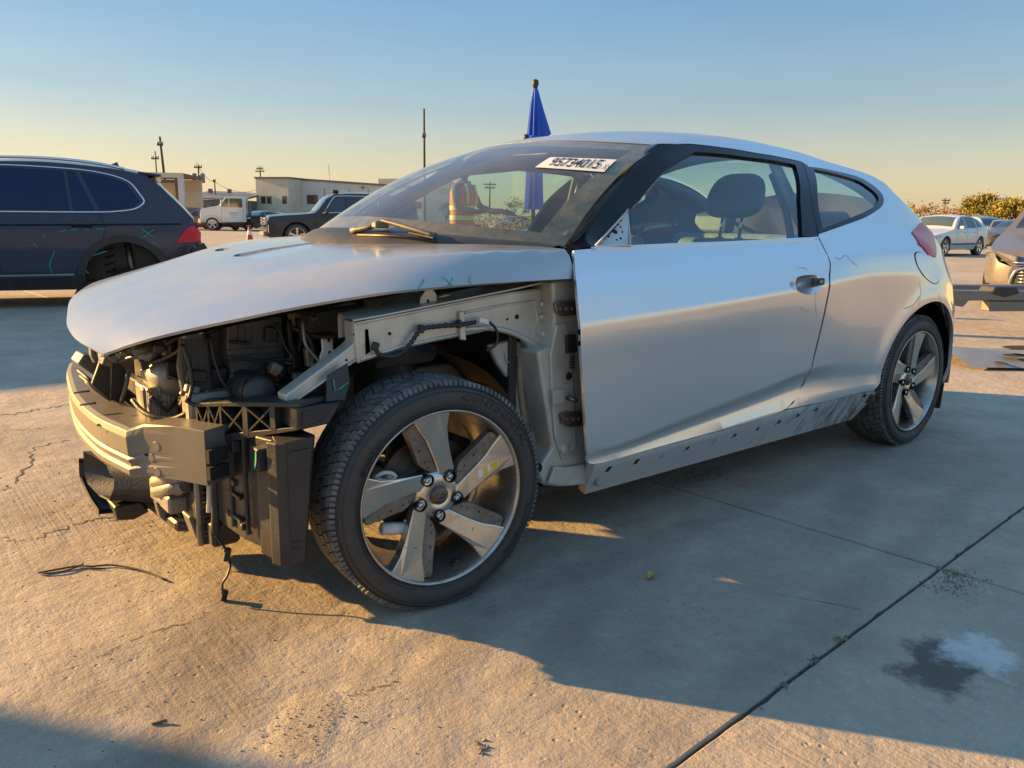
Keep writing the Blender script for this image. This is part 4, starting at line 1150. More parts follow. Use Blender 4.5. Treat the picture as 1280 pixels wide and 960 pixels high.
# end faces of the beam with its dimples and open crush tube
t = np.array([.0861, -.182, 0]); t /= np.linalg.norm(t); nrm = np.array([-.905, -.425, 0])
def on_end(px, py):
    d = ray(px, py); q0 = np.array([-.598, -.428, .43])
    k = ((q0-CAM)@nrm)/(d@nrm); return CAM+d*k
for (px, py, r_) in ((196, 558, .014), (190, 572, .012), (197, 590, .014), (184, 570, .009)):
    q = on_end(px, py); mb = MB(); mb.cyl(q+nrm*.003, q-nrm*.004, r_, 14); mb.build('dimple', BEAM if px != 184 else DARKHOLE, beam, bevel=.002)
a = P(238, 549, Y=-.60); b = P(251, 573, Y=-.61)
for k in range(2):
    mb = MB(); mb.box((-.487, -.618, .455+(.0 if k == 0 else -.042)), (.055, .012, .032), Matrix.Rotation(math.radians(18), 3, 'Z')); mb.build('tube_mouth', DARKHOLE, beam)
# crash boxes behind the beam
for sg in (-1, 1):
    mb = MB(); mb.box((-.40, sg*.47, .43), (.30, .10, .11)); mb.build('crash_box', CASTALU, car, bevel=.008)
# left bracket that carried the beam cover
# ---- lower air duct and lip
def ring(px_pts, Ys): return [P(x, y, Y=Y) for (x, y), Y in zip(px_pts, Ys)]
mouth = ring([(104, 564), (120, 572), (133, 581), (137, 592), (143, 599), (142, 611), (136, 626), (124, 620), (109, 604), (105, 585)], [.16, .10, .04, .02, 0, 0, 0, .06, .14, .17])
back = [q+np.array([.22, -.30, .015]) for q in mouth]; mid = [q*1+np.array([.085, -.10, .012]) for q in mouth]
mb = MB(); n = len(mouth); cen = np.mean(mouth, 0)
inner = [cen+(q-cen)*.95+np.array([.004, 0, 0]) for q in mouth]; inb = [q*1+np.array([.20, -.24, .0]) for q in inner]
mb.add(mouth+mid+back, [(i, (i+1) % n, n+(i+1) % n, n+i) for i in range(n)]+[(n+i, n+(i+1) % n, 2*n+(i+1) % n, 2*n+i) for i in range(n)], True)
mb.add(inner+inb, [(i, n+i, n+(i+1) % n, (i+1) % n) for i in range(n)], True)
mb.add(mouth+inner, [(i, n+i, n+(i+1) % n, (i+1) % n) for i in range(n)])
duct = mb.build('air_duct', BLACK2, car)
lip = [P(x, y, Y=Y) for (x, y), Y in (((103, 573), .18), ((104, 590), .18), ((110, 606), .15), ((118, 622), .10), ((128, 637), .04))]
mb = MB(); lip2 = catmull(lip, 4); vs = []; fs = []
for i, q in enumerate(lip2):
    for d in ((0, 0, 0), (-.010, 0, .002), (-.012, -.004, -.012), (.16, -.06, -.010), (.16, -.06, .0)): vs.append(q+np.array(d))
    if i:
        for k in range(5): fs.append(((i-1)*5+k, (i-1)*5+(k+1) % 5, i*5+(k+1) % 5, i*5+k))
mb.add(vs, fs, False); mb.build('lower_lip', BLACK2, car)
# flap hanging from the duct, yellow-lit tray, cross member
plate('duct_flap', quadpx([(143, 634), (176, 627), (187, 640), (168, 650), (147, 651)], Y=-.02), .12, BLACK2, bevel=.004)
plate('tow_bracket', quadpx([(195, 628), (203, 634), (232, 640), (236, 650), (207, 653), (200, 646)], Y=-.20), .03, BEAM, bevel=.003)
plate('subframe_arm', [(-.52, .2, .150), (-.50, -.28, .150), (-.42, -.34, .150), (-.30, -.34, .150), (-.30, .2, .150)], .03, BLACK2, dirv=(0, 0, 1), bevel=.006)
for k, (x0, y0, x1, y1) in enumerate(((196, 602, 232, 594), (197, 613, 233, 606))):
    a, b = P(x0, y0, Y=-.20), P(x1, y1, Y=-.34); mb = MB(); mb.tube([a, b], .022, 10); mb.build('cooler_tank', CASTALU, car)
a = P(203, 622, Y=-.2); mb = MB(); mb.box(a+np.array([.05, .0, 0]), (.12, .18, .05)); mb.build('cooler_bracket', CASTALU, car, bevel=.006)
# ---- condenser and radiator seen edge-on
mb = MB(); mb.box((-.455, -.06, .33), (.030, .72, .36)); rad = mb.build('condenser', BLACK, car, bevel=.004)
mb = MB(); mb.box((-.405, -.06, .40), (.045, .74, .46)); mb.build('radiator', BLACK, car, bevel=.004)
for k in range(26):
    mb = MB(); mb.box((-.455, -.4225, .165+k*.0135), (.026, .006, .004)); mb.build('fin', STEEL if k % 3 else BLACK, rad)
mb = MB()
for yy in (-.41,):
    mb.tube([(-.475, yy, .15), (-.473, yy, .50)], .009, 8)
mb.build('condenser_pipe', CASTALU, car)
plate('radiator_foot', quadpx([(236, 647), (241, 645), (254, 668), (285, 663), (287, 667), (252, 678), (246, 674)], Y=-.40), .06, BEAM, bevel=.003)
mb = MB(); mb.box((-.425, -.445, .19), (.075, .05, .07)); mb.build('lower_mount', BLACK, car, bevel=.008)
mb = MB(); a, b = P(263, 588, Y=-.46), P(262, 640, Y=-.46); mb.tube([a, b], .0085, 10); mb.build('drain_pipe', WHITEPART, car)
mb = MB(); mb.tube([P(*q, Y=-.48) for q in ((262, 548), (268, 575), (269, 610), (270, 640), (269, 668))], .012, 10, res=4); mb.build('coolant_hose', TRIM, car)
# dangling lamp wire with its two plugs
w = [P(269, 668, Y=-.48), P(274, 676, Y=-.48), P(282, 686, Y=-.49), P(284, 697, Y=-.49), P(288, 706, Y=-.49), P(284, 720, Y=-.50), P(278, 730, Y=-.50), P(279, 745, Y=-.51)]
mb = MB(); mb.tube(w, .0032, 8, res=5); wire = mb.build('lamp_wire', TRIM, car)
for (px, py, l, r_) in ((283.5, 693, .036, .010), (280, 744, .030, .009)):
    q = P(px, py, Y=-.49); mb = MB(); mb.box(q, (.016, .014, l), Matrix.Rotation(.25, 3, 'Y')); mb.build('plug', BLACK, wire, bevel=.002)
    mb = MB(); mb.box(q+np.array([0, 0, l*.35]), (.020, .018, .008), Matrix.Rotation(.25, 3, 'Y')); mb.build('plug_collar', BLACK2, wire, bevel=.001)
# ---- moulded side box in front of the wheel
bx = [(-.452, -.45), (-.425, -.60), (-.405, -.668), (-.418, -.685), (-.402, -.742), (-.418, -.748), (-.407, -.776), (-.392, -.795), (-.338, -.808), (-.325, -.79), (-.33, -.48)]
bot = [.235, .215, .210, .205, .200, .200, .200, .200, .215, .215, .225]
tz = [.505, .505, .505, .505, .505, .505, .505, .508, .515, .515, .51]
mb = MB(); n = len(bx); B = [(x, y, z) for (x, y), z in zip(bx, bot)]; T = [(x+(.012 if i_ > 7 else 0), y, z) for i_, ((x, y), z) in enumerate(zip(bx, tz))]; B = [(x-(.022 if i_ > 7 else 0), y, z) for i_, (x, y, z) in enumerate(B)]
M_ = [(x-.004, y, .37) for (x, y) in bx]
mb.add(B+T, [(i, (i+1) % n, n+(i+1) % n, n+i) for i in range(n)]+[list(range(n))[::-1], list(range(n, 2*n))])
sbox = mb.build('side_box', BLACK2, car, bevel=.004, seg=2)
mb = MB(); mb.box((-.437, -.60, .465), (.022, .028, .030)); mb.build('clip_tab', BLACK2, sbox, bevel=.003)
mb = MB(); mb.box((-.418, -.705, .455), (.030, .050, .055)); tab = mb.build('clip_tab', BLACK2, sbox, bevel=.004)
c = [np.array((-.4345, -.728, .478)), np.array((-.4345, -.725, .455)), np.array((-.4345, -.715, .432))]
mb = MB(); vs = [q+np.array([-.0008, d, 0]) for q in c for d in (.004, -.004)]; mb.add(vs, [(0, 1, 3, 2), (2, 3, 5, 4)]); mb.build('chalk_mark', GREEN, tab)
for z_ in (.33, .27):
    mb = MB(); mb.box((-.432, -.56, z_), (.012, .10, .010)); mb.build('rib', BLACK2, sbox, bevel=.002)
# ---- lattice bracket under the missing headlamp
A0, A1 = np.array([-.492, -.50, 0]), np.array([-.352, -.80, 0])
LT = lambda t: A0*(1-t)+A1*t
zt0, zt1, zb0, zb1 = .560, .597, .462, .536
ztf = lambda t: zt0+(zt1-zt0)*t; zbf = lambda t: zb0+(zb1-zb0)*t
back = np.array([.085, .035, 0])
mb = MB()
def bar(mb, a, b, w=.008, d=.05): 
    a = np.array(a); b = np.array(b); v = b-a; l = np.linalg.norm(v); v /= l
    s_ = np.cross(v, back/np.linalg.norm(back)); s_ /= np.linalg.norm(s_); k = back/np.linalg.norm(back)*d
    q = [a-s_*w/2, a+s_*w/2, b+s_*w/2, b-s_*w/2]; mb.hexa(q, [x+k for x in q])
mb.prism([LT(0)+(0, 0, ztf(0)), LT(.35)+(0, 0, ztf(.35)+.004), LT(1)+(0, 0, ztf(1)), LT(1)+(0, 0, ztf(1)-.010), LT(.35)+(0, 0, ztf(.35)-.008), LT(0)+(0, 0, ztf(0)-.010)], back)
mb.prism([LT(0)+(0, 0, zbf(0)+.012), LT(1)+(0, 0, zbf(1)+.006), LT(1)+(0, 0, zbf(1)-.002), LT(.12)+(0, 0, zbf(.12)-.012), LT(0)+(0, 0, zbf(0)+.004)], back)
lat = mb.build('lamp_bracket', BLACK2, car, bevel=.0015)
wv = [0, .12, .24, .48, .74, .97]
for k in range(5):
    a, b = wv[k], wv[k+1]
    m1 = MB(); bar(m1, LT(a)+(0, 0, zbf(a)), LT(a)+(0, 0, ztf(a)-.004), .006 if k < 3 else .016, .045); m1.build('strut', BLACK2, lat)
    if k < 4:
        m1 = MB(); bar(m1, LT(a)+(0, 0, zbf(a)+.004), LT(b)+(0, 0, ztf(b)-.008), .0045, .03); m1.build('brace', BLACK2, lat)
        m1 = MB(); bar(m1, LT(a)+(0, 0, ztf(a)-.008), LT(b)+(0, 0, zbf(b)+.004), .0045, .03); m1.build('brace', BLACK2, lat)
m1 = MB(); m1.prism([LT(0)+back*.9+(0, 0, zbf(0)+.01), LT(1)+back*.9+(0, 0, zbf(1)), LT(1)+back*.9+(0, 0, ztf(1)-.01), LT(0)+back*.9+(0, 0, ztf(0)-.01)], back*.05); m1.build('rear_web', BLACK, lat)
# closed end of the bracket running back to the wheel housing
mb = MB(); q = [P(372, 511, Y=-.803), P(427, 503, Y=-.79), P(412, 530, Y=-.80), P(372, 539, Y=-.803)]
mb.prism(q, (.0, .10, 0)); e_ = mb.build('bracket_end', BLACK2, car, bevel=.004)
mb = MB(); q2 = [P(379, 515, Y=-.806), P(416, 508.5, Y=-.796), P(405, 526, Y=-.80), P(379, 534, Y=-.806)]; mb.prism(q2, (0, .006, 0)); mb.build('bracket_panel', BLACK, e_, bevel=.002)
plate('bracket_ear', [P(409, 470, Y=-.76), P(435, 454, Y=-.76), P(438, 478, Y=-.77), P(432, 500, Y=-.78), P(408, 503, Y=-.78)], .006, BLACK2, bevel=.002)
ear_off = np.array([0, -.003, 0]); c = [P(416, 474, Y=-.765)+ear_off, P(418, 488, Y=-.77)+ear_off, P(425, 485, Y=-.77)+ear_off, P(434, 478, Y=-.768)+ear_off]
mb = MB(); mb.tube(c, .0022, 6); mb.build('chalk_mark', GREEN, car)
# ---- upper fender rail
YR = -.742
outer = [(443, 403), (520, 388.5), (600, 372), (640, 365), (690, 360), (693, 380), (690, 398), (683, 425), (666, 440), (655, 424), (640, 417), (612, 413), (600, 416), (545, 427), (500, 437), (447, 455)]
op = [P(x, y, Y=YR) for x, y in outer]
mb = MB(); mb.prism(op, (0, .028, 0)); rail = mb.build('fender_rail', RAIL, car, bevel=.004, seg=2)
# top flange, lying inward of the outer face
tp = [P(x, y, Y=YR-.006) for x, y in ((441, 402), (480, 395), (520, 387), (560, 379), (600, 371), (640, 363), (676, 355), (690, 352))]
mb = MB(); vs = []; fs = []
for i, q in enumerate(tp):
    for d in ((0, 0, 0), (0, 0, .004), (.0, .075, .014), (0, .078, .004), (0, .078, -.05)): vs.append(q+np.array(d))
    if i:
        for k in range(4): fs.append(((i-1)*5+k, (i-1)*5+k+1, i*5+k+1, i*5+k))
mb.add(vs, fs); mb.build('rail_flange', RAIL, rail)
for (x0, y0, x1, y1) in ((447, 405, 690, 362),):
    mb = MB(); mb.tube([P(x, y, Y=YR-.002) for x, y in ((445, 404.5), (520, 389.5), (600, 373), (640, 366), (688, 360))], .004, 6); mb.build('weld_seam', RAIL, rail)
# pressed rib and joint plate
mb = MB(); mb.prism([P(x, y, Y=YR-.001) for x, y in ((572, 389), (577, 388), (580, 425), (573, 424))], (0, -.012, 0)); mb.build('joint_plate', RAIL, rail, bevel=.002)
rib = [P(x, y, Y=YR) for x, y in ((578, 412), (612, 410), (640, 416), (660, 426), (676, 436))]
mb = MB(); mb.tube(rib, .0085, 10, res=4); mb.build('pressed_rib', RAIL, rail)
rib = [P(x, y, Y=YR) for x, y in ((580, 391), (625, 382), (668, 376), (672, 400), (670, 420))]
mb = MB(); mb.tube(rib, .0042, 8); mb.build('pressed_rib', RAIL, rail)
mb = MB(); mb.tube([P(x, y, Y=YR) for x, y in ((450, 450), (500, 433.5), (545, 423.5), (600, 412.5))], .0045, 8); mb.build('pressed_rib', RAIL, rail)
for (px, py, w_, h_) in ((678, 380, .026, .018), (677, 396, .026, .018), (680, 417, .032, .020)):
    mb = MB(); mb.box(P(px, py, Y=YR-.004), (w_, .022, h_)); mb.build('rail_boss', RAIL, rail, bevel=.006, seg=2)
holes_on([P(x, y, Y=YR) for x, y in ((487, 417), (557, 405))], .0045, DARKHOLE, rail)
holes_on([P(646, 396, Y=YR)], .007, DARKHOLE, rail); holes_on([P(634, 399, Y=YR)], .0038, DARKHOLE, rail)
# forward leg slanting down to the lamp bracket
leg = [P(x, y, Y=-.735) for x, y in ((441, 402), (452, 410), (455, 435), (449, 447), (430, 462), (372, 500), (358, 503), (357, 494), (400, 462), (434, 436), (443, 428))]
mb = MB(); mb.prism(leg, (0, .05, 0)); rl = mb.build('rail_leg', RAIL, car, bevel=.004, seg=2)
mb = MB(); mb.tube([P(x, y, Y=-.738) for x, y in ((448, 448), (420, 466), (372, 499.5))], .0035, 6); mb.build('weld_seam', RAIL, rl)
mb = MB(); mb.prism([P(x, y, Y=-.742) for x, y in ((455, 411), (461, 410), (464, 440), (456, 446))], (0, .012, 0)); mb.build('end_tab', mat('green_primer', (.22, .36, .28), rough=.5, c2=(.30, .36, .30), scale=20), rl, bevel=.002)
holes_on([P(x, y, Y=-.735) for x, y in ((443, 418), (452, 431), (446, 441), (433, 450))], .0032, DARKHOLE, rl)
# latch-stay bracket on top of the rail
b0 = [P(x, y, Y=-.72) for x, y in ((525, 386), (526, 372), (533, 362), (541, 361), (546, 368), (547, 384), (537, 387))]
mb = MB(); mb.prism(b0, (0, .006, 0)); br = mb.build('hood_hinge_bracket', WHITEPART, car, bevel=.002)
holes_on([P(535, 376, Y=-.72)], .004, DARKHOLE, br)
mb = MB(); mb.prism([P(x, y, Y=-.70) for x, y in ((545, 372), (556, 368), (574, 368), (578, 372), (586, 383), (582, 384), (573, 374), (560, 373), (552, 383), (547, 384))], (0, .006, 0)); mb.build('hood_hinge_bracket', RAIL, car, bevel=.002)
# inner wing top behind the rail, pale and dirty
mb = MB(); mb.prism([P(x, y, Y=-.60) for x, y in ((462, 401), (472, 378), (500, 372), (530, 366), (545, 372), (560, 380))], (0, .05, 0)); mb.build('inner_wing', BARE_DIRT, car, bevel=.004)
mb = MB(); mb.prism([P(x, y, Y=-.66) for x, y in ((596, 371), (608, 361), (635, 357), (688, 350), (688, 357), (640, 364))], (0, .05, 0)); mb.build('inner_wing', BARE_DIRT, car, bevel=.004)
# ---- hinge pillar and inner apron behind the wheel
YP = -.795
pil = [P(x, y, Y=YP) for x, y in ((690, 352), (722, 350), (733, 350), (742, 575), (748, 583), (746, 606), (700, 609), (680, 607), (672, 590), (690, 560), (684, 520), (676, 470), (672, 440), (690, 432), (693, 400))]
mb = MB(); mb.prism(pil, (0, .10, 0)); pillar = mb.build('hinge_pillar', BARE, car, bevel=.010, seg=3)
web = [P(x, y, Y=-.70) for x, y in ((612, 432), (640, 425), (672, 432), (682, 470), (690, 530), (700, 600), (668, 607), (655, 560), (648, 520), (640, 480), (622, 455))]
mb = MB(); mb.prism(web, (0, .02, 0)); apr = mb.build('inner_apron', BARE, car, bevel=.004)
mb = MB(); mb.tube([P(x, y, Y=-.705) for x, y in ((650, 446), (650, 470), (652, 500), (658, 540))], [.011, .009], 8, res=3); mb.build('seam_sealer', mat('sealer_tan', (.36, .29, .19), rough=.7, c2=(.24, .17, .10), scale=30), apr)
mb = MB(); mb.tube([P(x, y, Y=-.705) for x, y in ((632, 441), (633, 452), (645, 454))], .0025, 6); mb.build('pressed_rib', BARE, apr)
mb = MB(); mb.prism([P(x, y, Y=-.72) for x, y in ((660, 440), (686, 436), (694, 560), (700, 602), (682, 606), (668, 560))], (0, .02, 0)); mb.build('pillar_web', BARE, apr, bevel=.008, seg=2)
def raised(px_pts, Y, h, mt, parent, name, bevel=.006):
    mb = MB(); mb.prism([P(x, y, Y=Y) for x, y in px_pts], (0, -h, 0)); return mb.build(name, mt, parent, bevel=bevel, seg=2)
raised([(692, 405), (706, 403), (712, 440), (716, 500), (718, 560), (700, 575), (690, 545), (686, 490), (684, 445)], YP+.004, .012, BARE, pillar, 'pressed_panel', .010)
for (hx0, hy0) in ((706, 385), (714, 523)):
    hg = raised([(690+hx0-706, hy0-6), (697+hx0-706, hy0-9), (733+hx0-712, hy0-9), (734+hx0-712, hy0+8), (700+hx0-706, hy0+10), (692+hx0-706, hy0+6)], YP-.010, .012, STEEL, pillar, 'door_hinge', .003)
    for dx in (-6, 2, 9):
        q = P(hx0+dx, hy0+(1 if dx else -1), Y=YP-.022); mb = MB(); mb.tube([q+np.array([0, .002, 0]), q+np.array([0, -.007, 0])], .0065, 6); mb.build('hinge_bolt', STEEL, hg, bevel=.001)
raised([(705, 419), (717, 417), (719, 440), (706, 442)], YP-.008, .012, BLACK, pillar, 'wiring_grommet', .004)
mb = MB()
for k in range(5): mb.lathe([(.007, -.002), (.0105, 0), (.007, .002)], 12, c=tuple(P(715, 446+k*3.4, Y=YP-.012)), axis='z')
mb.build('grommet_boot', BLACK, pillar)
holes_on([P(712, 470, Y=YP-.010)], .0095, DARKHOLE, pillar, n=16); holes_on([P(711, 470, Y=YP-.008)], .012, BARE, pillar, n=16, name='hole_rim', proud=.0)
holes_on([P(673, 585, Y=YP-.001)], .0145, DARKHOLE, pillar, n=18)
raised([(689, 487), (704, 486), (705, 503), (690, 506)], YP-.010, .006, BARE, pillar, 'pillar_plate', .002)
q = P(709, 497, Y=YP-.014); mb = MB(); mb.tube([q, q+np.array([.01, -.016, -.004]), q+np.array([.022, -.016, -.010])], .007, 10); mb.build('door_check_stud', STEEL, pillar)
q = P(706, 562, Y=YP-.010); mb = MB(); mb.lathe([(.018, .004), (.016, -.003), (.010, -.006), (.0, -.006)], 20, c=tuple(q)); mb.build('pressed_dome', BARE, pillar)
raised([(690, 582), (704, 583), (744, 577), (747, 603), (700, 607), (682, 604)], YP-.004, .012, BARE, pillar, 'sill_nose', .010)
raised([(741.5, 581), (745, 580.5), (746, 608), (742, 606)], YP-.020, .014, BARE_DIRT, pillar, 'seam_flange', .003)
# ---- plastic wheel liner, strut tower, inner wheelhouse
mb = MB(); vs = []; fs = []; n = 22
for i in range(n+1):
    a = math.radians(150-165*i/n)
    for yy, rr_ in ((-.70, .385), (-.60, .395), (-.42, .395), (-.40, .34)): vs.append((rr_*math.cos(a)*1.0+.02, yy, .335+rr_*math.sin(a)*.86))
    if i:
        o = 4*i
        for k in range(3): fs.append((o-4+k, o-3+k, o+k+1, o+k))
mb.add(vs, fs, True); mb.build('wheel_liner', TRIM, car)
mb = MB(); mb.add([(x, -y, z) for x, y, z in vs], [f[::-1] for f in fs], True); mb.build('wheel_liner', TRIM, car)
mb = MB(); mb.prism([P(x, y, Y=-.62) for x, y in ((470, 440), (545, 432), (548, 442), (540, 452), (470, 462))], (0, .03, 0)); mb.build('liner_bracket', BLACK2, car, bevel=.003)
mb = MB(); mb.lathe([(.0, .70), (.05, .70), (.075, .685), (.09, .60), (.10, .36)], 24, c=(.05, -.50, 0), axis='z'); mb.build('strut_tower', BLACK, car)
# ---- wiring along the rail
cw = [P(x, y, Y=-.760) for x, y in ((470, 436), (474, 443), (490, 446), (503, 441), (514, 428), (527, 412), (548, 408), (575, 406), (594, 403))]
pts = catmull(cw, 14); mb = MB(); rr_ = [.0068 if (i//2) % 2 == 0 else .0052 for i in range(len(pts))]
mb.tube(pts, rr_, 10); har = mb.build('wiring_conduit', TRIM, car)
mb = MB(); a = P(469, 433, Y=-.76); mb.box(a, (.018, .014, .022), Matrix.Rotation(.4, 3, 'Y')); mb.build('conduit_plug', BLACK, har, bevel=.003)
mb = MB(); a = P(604, 401, Y=-.765); mb.box(a, (.034, .016, .016), Matrix.Rotation(.25, 3, 'Y')); mb.build('connector', WHITEPART, har, bevel=.004, seg=2)
mb = MB(); mb.tube([P(x, y, Y=-.765) for x, y in ((611, 402), (619, 410), (622, 421), (620, 430), (613, 436), (607, 438))], .0042, 8, res=4); mb.build('cable_loop', TRIM, har)
for (px, py) in ((526, 411), (573, 405)):
    mb = MB(); mb.box(P(px, py, Y=-.758), (.010, .02, .022)); mb.build('conduit_clip', BLACK, har, bevel=.002)
# ---- engine bay
YB = -.45
bb = [P(x, y, Y=YB) for x, y in ((283, 405), (330, 398), (353, 395), (356, 440), (360, 478), (292, 486), (288, 460), (283, 440))]
mb = MB(); mb.prism(bb, (0, .22, 0)); batt = mb.build('fuse_box', BAYGREY, car, bevel=.006, seg=2)
for x0 in (299, 308, 316):
    mb = MB(); mb.prism([P(x, y, Y=YB-.006) for x, y in ((x0-.9, 408), (x0+.9, 408), (x0+.9, 435), (x0-.9, 435))], (0, .01, 0)); mb.build('lid_rib', BAYGREY, batt, bevel=.001)
for yy in (436, 444, 450):
    mb = MB(); mb.prism([P(x, y, Y=YB-.004) for x, y in ((284, yy+1), (356, yy-3.5), (356, yy-2), (284, yy+2.6))], (0, .01, 0)); mb.build('lid_seam', BAYGREY, batt, bevel=.001)
mb = MB(); a = P(313, 487, Y=-.50); mb.lathe([(.0, -.075), (.035, -.07), (.046, -.055), (.048, -.02), (.046, -.018), (.046, .05), (.04, .06)], 24, c=tuple(a), axis='y'); mb.build('horn_body', BAYGREY, car)
mb = MB(); mb.lathe([(.0485, -.0575), (.0500, -.055), (.0485, -.0525)], 24, c=tuple(a), axis='y'); mb.build('horn_ring', TRIM, car)
a = P(344, 460, Y=-.50); mb = MB(); mb.box(a, (.03, .03, .026), Matrix.Rotation(.6, 3, 'Y')); mb.build('relay', CASTALU, car, bevel=.003)
a = P(341, 466, Y=-.52); mb = MB(); mb.box(a, (.022, .02, .010), Matrix.Rotation(.6, 3, 'Y')); mb.build('relay_base', ORANGE, car, bevel=.002)
# radiator shroud panel and side panels
plate('fan_shroud', [P(x, y, Y=-.43) for x, y in ((228, 415), (254, 408), (262, 440), (268, 490), (258, 498), (230, 496), (224, 460))], .03, BAYGREY, bevel=.006)
plate('shroud_duct', [P(x, y, Y=-.40) for x, y in ((258, 412), (278, 406), (284, 440), (284, 490), (270, 500), (264, 450))], .05, BLACK, bevel=.006)
plate('air_cleaner', [P(x, y, Y=-.45) for x, y in ((387, 392), (420, 384), (452, 380), (476, 396), (470, 410), (432, 436), (428, 428), (395, 424), (390, 410))], .16, BAYGREY, bevel=.008)
plate('cleaner_lid', [P(x, y, Y=-.46) for x, y in ((395, 391), (424, 386), (426, 405), (397, 409))], .02, BAYGREY, bevel=.003)
mb = MB(); mb.box(P(432, 401, Y=-.47), (.018, .01, .022)); mb.build('cleaner_clip', BLACK, car, bevel=.002)
lb = [P(x, y, Y=-.62) for x, y in ((402, 421), (416, 419.5), (417.5, 446), (401, 458), (400, 446), (403, 438))]
lb_ = plate('lamp_support', lb, .006, WHITEPART, bevel=.002)
holes_on([P(x, y, Y=-.62) for x, y in ((411, 425.5), (412, 440.5))], .0042, DARKHOLE, lb_)
mb = MB(); mb.box(P(408, 419, Y=-.60), (.06, .08, .008)); mb.build('support_shelf', BLACK2, car, bevel=.002)
# silver air-con compressor / alternator block
c0 = P(192, 468, Y=-.24); mb = MB(); mb.lathe([(.0, -.085), (.035, -.085), (.050, -.075), (.060, -.05), (.062, .0), (.06, .05)], 28, c=tuple(c0+np.array([.04, 0, .0])), axis='y'); eng = mb.build('alternator', CASTALU, car, bevel=.002)
mb = MB(); mb.prism([P(x, y, Y=-.30) for x, y in ((184, 486), (222, 480), (224, 520), (222, 530), (187, 526))], (.0, .12, .0)); mb.build('engine_casting', CASTALU, car, bevel=.006, seg=2)
for k in range(3):
    mb = MB(); mb.prism([P(x, y, Y=-.306) for x, y in ((186+k*12, 486-k*2), (189+k*12, 486-k*2), (190+k*12, 527), (187+k*12, 527))], (0, .01, 0)); mb.build('casting_rib', CASTALU, eng, bevel=.002)
belt_ = [P(x, y, Y=-.312) for x, y in ((188, 496), (210, 514), (222, 500))]
mb = MB(); mb.tube(belt_, .0055, 6); mb.build('drive_belt', TRIM, eng)
plate('engine_mount', [P(x, y, Y=-.28) for x, y in ((178, 487), (186, 484), (187, 520), (190, 528), (184, 530), (180, 505))], .03, BEAM, bevel=.003)
for (px, py, r_, l, mt_) in ((176, 447, .018, .05, CASTALU), (200, 442, .022, .06, STEEL), (214, 448, .015, .06, CASTALU), (186, 438, .016, .05, BEAM), (168, 440, .012, .05, BEAM), (206, 432, .014, .08, BEAM), (222, 440, .012, .06, STEEL)):
    q = P(px, py, Y=-.26); mb = MB(); mb.tube([q, q+np.array([.03, -l*.3, .01]), q+np.array([.05, l, .015])], r_, 10, res=2); mb.build('engine_fitting', mt_, car)
mb = MB(); mb.box(P(222, 452, Y=-.30), (.05, .03, .11)); mb.build('coil_pack', BLACK, car, bevel=.006)
mb = MB(); mb.box(P(217, 462, Y=-.32), (.04, .02, .05)); mb.build('sensor', BLACK, car, bevel=.004)
# bright bracket catching the sun
plate('shroud_tab', [P(x, y, Y=-.42) for x, y in ((226, 446), (242, 450), (243, 457), (236, 463), (229, 459), (231, 455), (227, 451))], .004, BEAM, bevel=.001)
# front upper panel: hood prop post, dark trapezoid, crossbar
plate('latch_post', [P(x, y, Y=0.02) for x, y in ((113, 430), (118, 430), (121, 442), (124, 452), (119, 455), (114, 445))], .03, BEAM, bevel=.003)
plate('upper_crossbar', [P(x, y, Y=.15) for x, y in ((97, 455), (105, 443), (122, 448), (130, 456), (118, 470))], .10, BEAM, bevel=.004)
plate('intake_panel', [P(x, y, Y=-.06) for x, y in ((127, 448), (147, 450), (158, 464), (153, 503), (136, 500), (115, 481))], .02, BLACK2, bevel=.003)
mb = MB(); mb.tube([P(x, y, Y=-.075) for x, y in ((127, 449), (115, 481), (138, 501))], .0032, 6); mb.build('panel_edge', BEAM, car)
mb = MB(); mb.tube([P(x, y, Y=-.10) for x, y in ((162, 462), (158, 480), (152, 503))], .006, 8); mb.build('grille_stay', BEAM, car)
mb = MB(); mb.tube([P(x, y, Y=-.078) for x, y in ((139.5, 453), (138.5, 498))], .0015, 6); mb.build('cable_stay', STEEL, car)
for k, (x0, y0, x1, y1) in enumerate(((98, 463, 116, 478), (101, 470, 118, 484), (107, 477, 136, 499))):
    mb = MB(); mb.tube([P(x0, y0, Y=.10-.04*k), P(x1, y1, Y=-.03)], .005, 8); mb.build('grille_rod', BLACK2, car)
# scattered light-coloured brackets below the hood lip
rs = random.Random(5)
for k in range(9):
    px, py = 132+k*9.5+rs.uniform(-3, 3), 447-k*3.4+rs.uniform(-2, 7)
    q = P(px, py, Y=-.12-.02*k); mb = MB(); mb.box(q, (.012+rs.random()*.03, .02, .008+rs.random()*.014), Matrix.Rotation(rs.uniform(-.9, .9), 3, 'Y') @ Matrix.Rotation(rs.uniform(-.6, .6), 3, 'Z')); mb.build('lamp_fixing', BEAM if k % 2 else CASTALU, car, bevel=.002)
mb = MB(); mb.tube([P(x, y, Y=-.40) for x, y in ((253, 412), (262, 445), (272, 470), (292, 490), (318, 499), (345, 492), (370, 475), (385, 468))], .0055, 8, res=5); mb.build('hood_cable', TRIM, car)
for k, pts_ in enumerate(([(360, 400), (364, 430), (372, 455), (380, 470)], [(372, 398), (376, 420), (372, 445)], [(366, 448), (376, 454), (383, 466)], [(330, 470), (348, 480), (372, 470)], [(240, 505), (262, 500), (285, 505), (310, 500)])):
    mb = MB(); mb.tube([P(x, y, Y=-.46+.02*k) for x, y in pts_], .009-.001*k, 8, res=4); mb.build('hose', TRIM if k != 2 else CASTALU, car)
mb = MB(); mb.box(P(364, 447, Y=-.42), (.03, .05, .03)); mb.build('hose_valve', CASTALU, car, bevel=.004)
